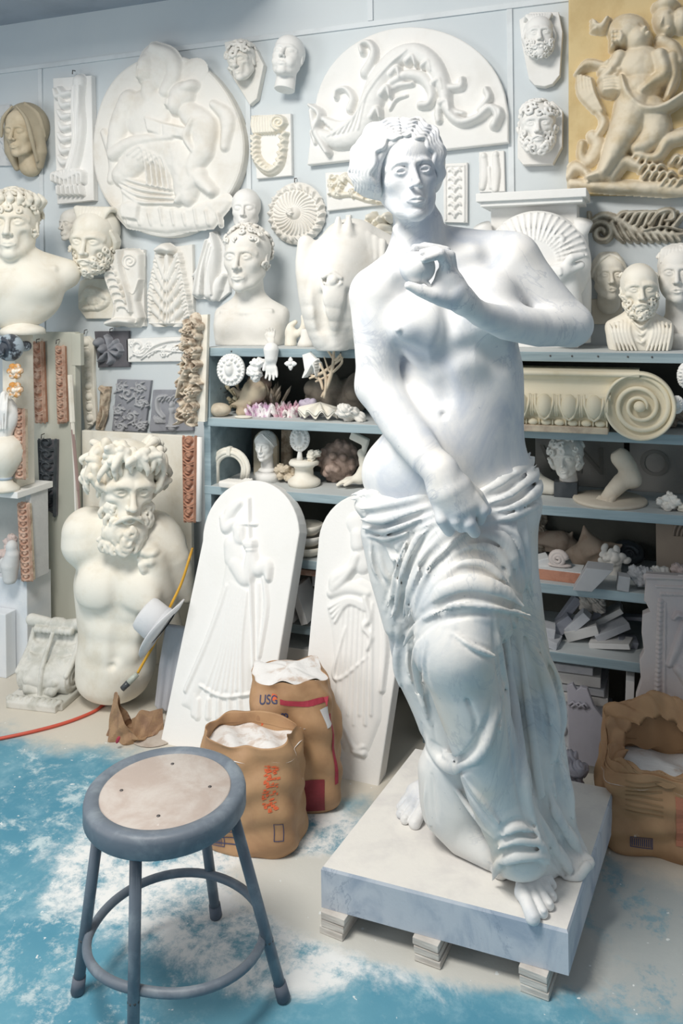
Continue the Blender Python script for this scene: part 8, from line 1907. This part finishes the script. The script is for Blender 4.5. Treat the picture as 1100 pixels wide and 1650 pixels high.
# ------------------------------------------------------------------ left edge
MARW = marble('pale_block_marble', (.80, .83, .86), (.68, .74, .80), (.45, .52, .62), (.80, .80, .78), 3, .3)
def leftedge():
    def blk(name, label, x0, x1, ytop, ybot, Yf, dpt, m, rz=0):
        a, b = PY(x0, ytop, Yf), PY(x1, ytop, Yf); zb = max(0, PY(x1, ybot, Yf).z); T = thing(name, label, 'block', ((a.x + b.x) / 2, Yf, zb)); MB().box((0, dpt / 2, (b.z - zb) / 2), ((b.x - a.x) / 2, dpt / 2, (b.z - zb) / 2), bev=.004).build('block', m, T); return T
    blk('marble_block', 'large pale blue-white marble block at the left edge behind the corbel', -70, 43, 935, 1400, 2.60, .14, MARW)
    blk('marble_block', 'smaller white marble block at the far left edge in front of the large one', -60, 9, 990, 1400, 2.54, .055, MARW)
    # shelf stand on the left
    zblk = PY(43, 935, 2.60).z
    zs = PY(20, 788, 2.56).z; z1 = PY(20, 905, 2.56).z; T = thing('side_shelf', 'white painted side shelf at the left edge holding vases', 'shelves', (PY(0, 700, 2.6).x, 2.62, 0)); o = T.location; xr_ = PY(44, 700, 2.6).x - o.x
    MB().box((-.18 + xr_ - .0, 0, zs - .012), (.20, .10, .012), bev=.002).build('shelf_board', PLW, T); MB().box((xr_ - .0, .03, (zblk + zs - .024) / 2), (.012, .05, (zs - .024 - zblk) / 2), bev=.002).build('post', PLG, T); MB().box((-.22 + xr_, .085, (zblk + zs - .024) / 2), (.20, .01, (zs - .026 - zblk) / 2)).build('back_panel', mat('side_back', (.50, .51, .49), .8), T)
    zp = zb_left; MB().box((xr_ - .058, .0, (zs + zp) / 2), (.032, .05, (zp - zs) / 2 - .0005), bev=.003).build('pillar', PLC, T)
    z = zs
    T = thing('vase', 'cream round vase with a flared foot on the side shelf, left edge', 'vase', (PY(14, 700, 2.55).x, 2.53, z)); MB().lathe([(0, 0), (.050, 0), (.052, .012), (.030, .030), (.022, .045), (.030, .060), (.046, .078), (.068, .115), (.074, .155), (.062, .19), (.03, .21), (0, .212)], 36).build('vase', PLC, T)
    MB().lathe([(.023, .043), (.028, .046), (.028, .052), (.024, .055)], 30).build('neck_ring', mat('worn_blue', (.42, .50, .58)), T)
    vz = z + .212
    c = Vector((PY(6, 640, 2.53).x, 2.53, vz)); T = thing('scallop_shell', 'large white shell with ridges hanging at the left edge above the vase', 'shell', c); S = SDF(); S.ell((0, 0, .075), (.06, .04, .075), 0); S.chain([(-.02, -.02, .05), (.03, -.03, .10), (.02, -.02, .16)], [.02, .02, .01], .01, smooth=3)
    for k in range(7): S.chain([(-.045 + k * .015, -.03, .16), (-.05 + k * .017, -.045, .10), (-.03 + k * .012, -.04, .03)], [.003, .005, .004], .006)
    S.chain([(0, 0, 0.0), (0, 0, .03)], [.03], .02); S.build('shell', .003, PLW, T)
    OR = mat('orange_flower', (.62, .29, .07), .6, (.86, .80, .70), 30, .45, .6, .2)
    for py, lab in ((598, 'upper orange and white plaster flower at the left edge'), (628, 'lower orange and white plaster flower at the left edge')):
        c = PY(26, py, 2.50); T = thing('plaster_flower', lab, 'flower', c, group='orange flowers at the left edge'); S = SDF()
        for k in range(6): a = k * PI / 3; S.ell((.022 * math.cos(a), -.006, .020 * math.sin(a)), (.014, .012, .012), .003)
        S.ell((0, -.012, 0), (.012, .012, .012), .003); S.chain([(0, 0, 0), (-.02, .05, 0)], [.008], .005); S.build('flower', .0022, OR, T)
    c = PY(16, 560, 2.54); T = thing('rose_finial', 'blue-grey and black carved rose head at the left edge under the large bust', 'ornament', c); S = SDF(); S.ell((0, 0, 0), (.050, .05, .052), 0)
    for k in range(5): S.chain([(.038 * math.cos(a + k) * (1 - k * .12), -.040 - .004 * k, .038 * math.sin(a + k) * (1 - k * .12)) for a in np.linspace(0, 2.2, 6)], [.007, .010, .005], .004)
    S.chain([(0, .03, 0), (0, .09, 0)], [.02], .01)
    S.build('rose', .0026, mat('blue_black_glaze', (.40, .48, .55), .5, (.05, .06, .08), 13, .47, .53, .1), T)
    # pinecone strip, putto
    egg(cr_([(29, 812), (47, 812), (53, 935), (36, 935)]), 'pinecone_strip', 'tan strip of carved scales hanging low at the left edge', BRN, TERL, 2.599, 26, res=.0018)
    c = Vector((PY(22, 912, 2.57).x, 2.57, 0)); zt = PY(22, 925, 2.57).z; T = thing('putto_figure', 'small grey plaster child figure fragment on the marble block, left edge', 'figure', Vector((c.x, 2.55, zblk + .001))); S = SDF(); S.chain([(.0, 0, .02), (0, 0, .07), (.012, 0, .11)], [.026, .034, .026], .02); S.chain([(-.03, 0, .08), (-.04, -.01, .05)], [.016, .012], .01); S.ell((.01, 0, .14), (.022, .022, .026), .008); S.box((0, 0, -.1), (1, 1, .1), 0, kind='sub'); S.build('figure', .0028, PLG, T)
    lumps('shell_lump', 'faint pink-white shells in the shadow under the side shelf', 'shell', Vector((PY(14, 850, 2.62).x, 2.62, zblk + .10)), mat('pink_plaster', (.66, .55, .52)), 12, (.04, .02, .05), (.014, .024), 31)
    # thin sticks by the green board
    for pts, lab, m, r_ in (([(113, 604), (117, 680)], 'short white painted stick beside the green board, upper', PLC, .011), ([(116, 680), (126, 790)], 'dusky rose stick between the green board and the torso', mat('rose_stick', (.38, .27, .25), .8), .007), ([(119, 716), (127, 960)], 'long pale stick leaning between the green board and the torso', PL, .0055)):
        a, b = PY(*pts[0], 2.74), PY(*pts[1], 2.74); T = thing('wooden_stick', lab, 'stick', (b.x, b.y, 0), group='sticks beside the green board'); v = (a - b); k = b.z / max(.01, -v.normalized().z * -1) if False else 0
        foot = Vector((b.x + .03, 2.76, 0)); MB().tube([a - Vector(T.location), b - Vector(T.location)], r_, 6, smooth=False).tube([b - Vector(T.location), foot - Vector(T.location)], r_ * .7, 6, smooth=False).build('stick', m, T)
def cr_(p): return p
leftedge()
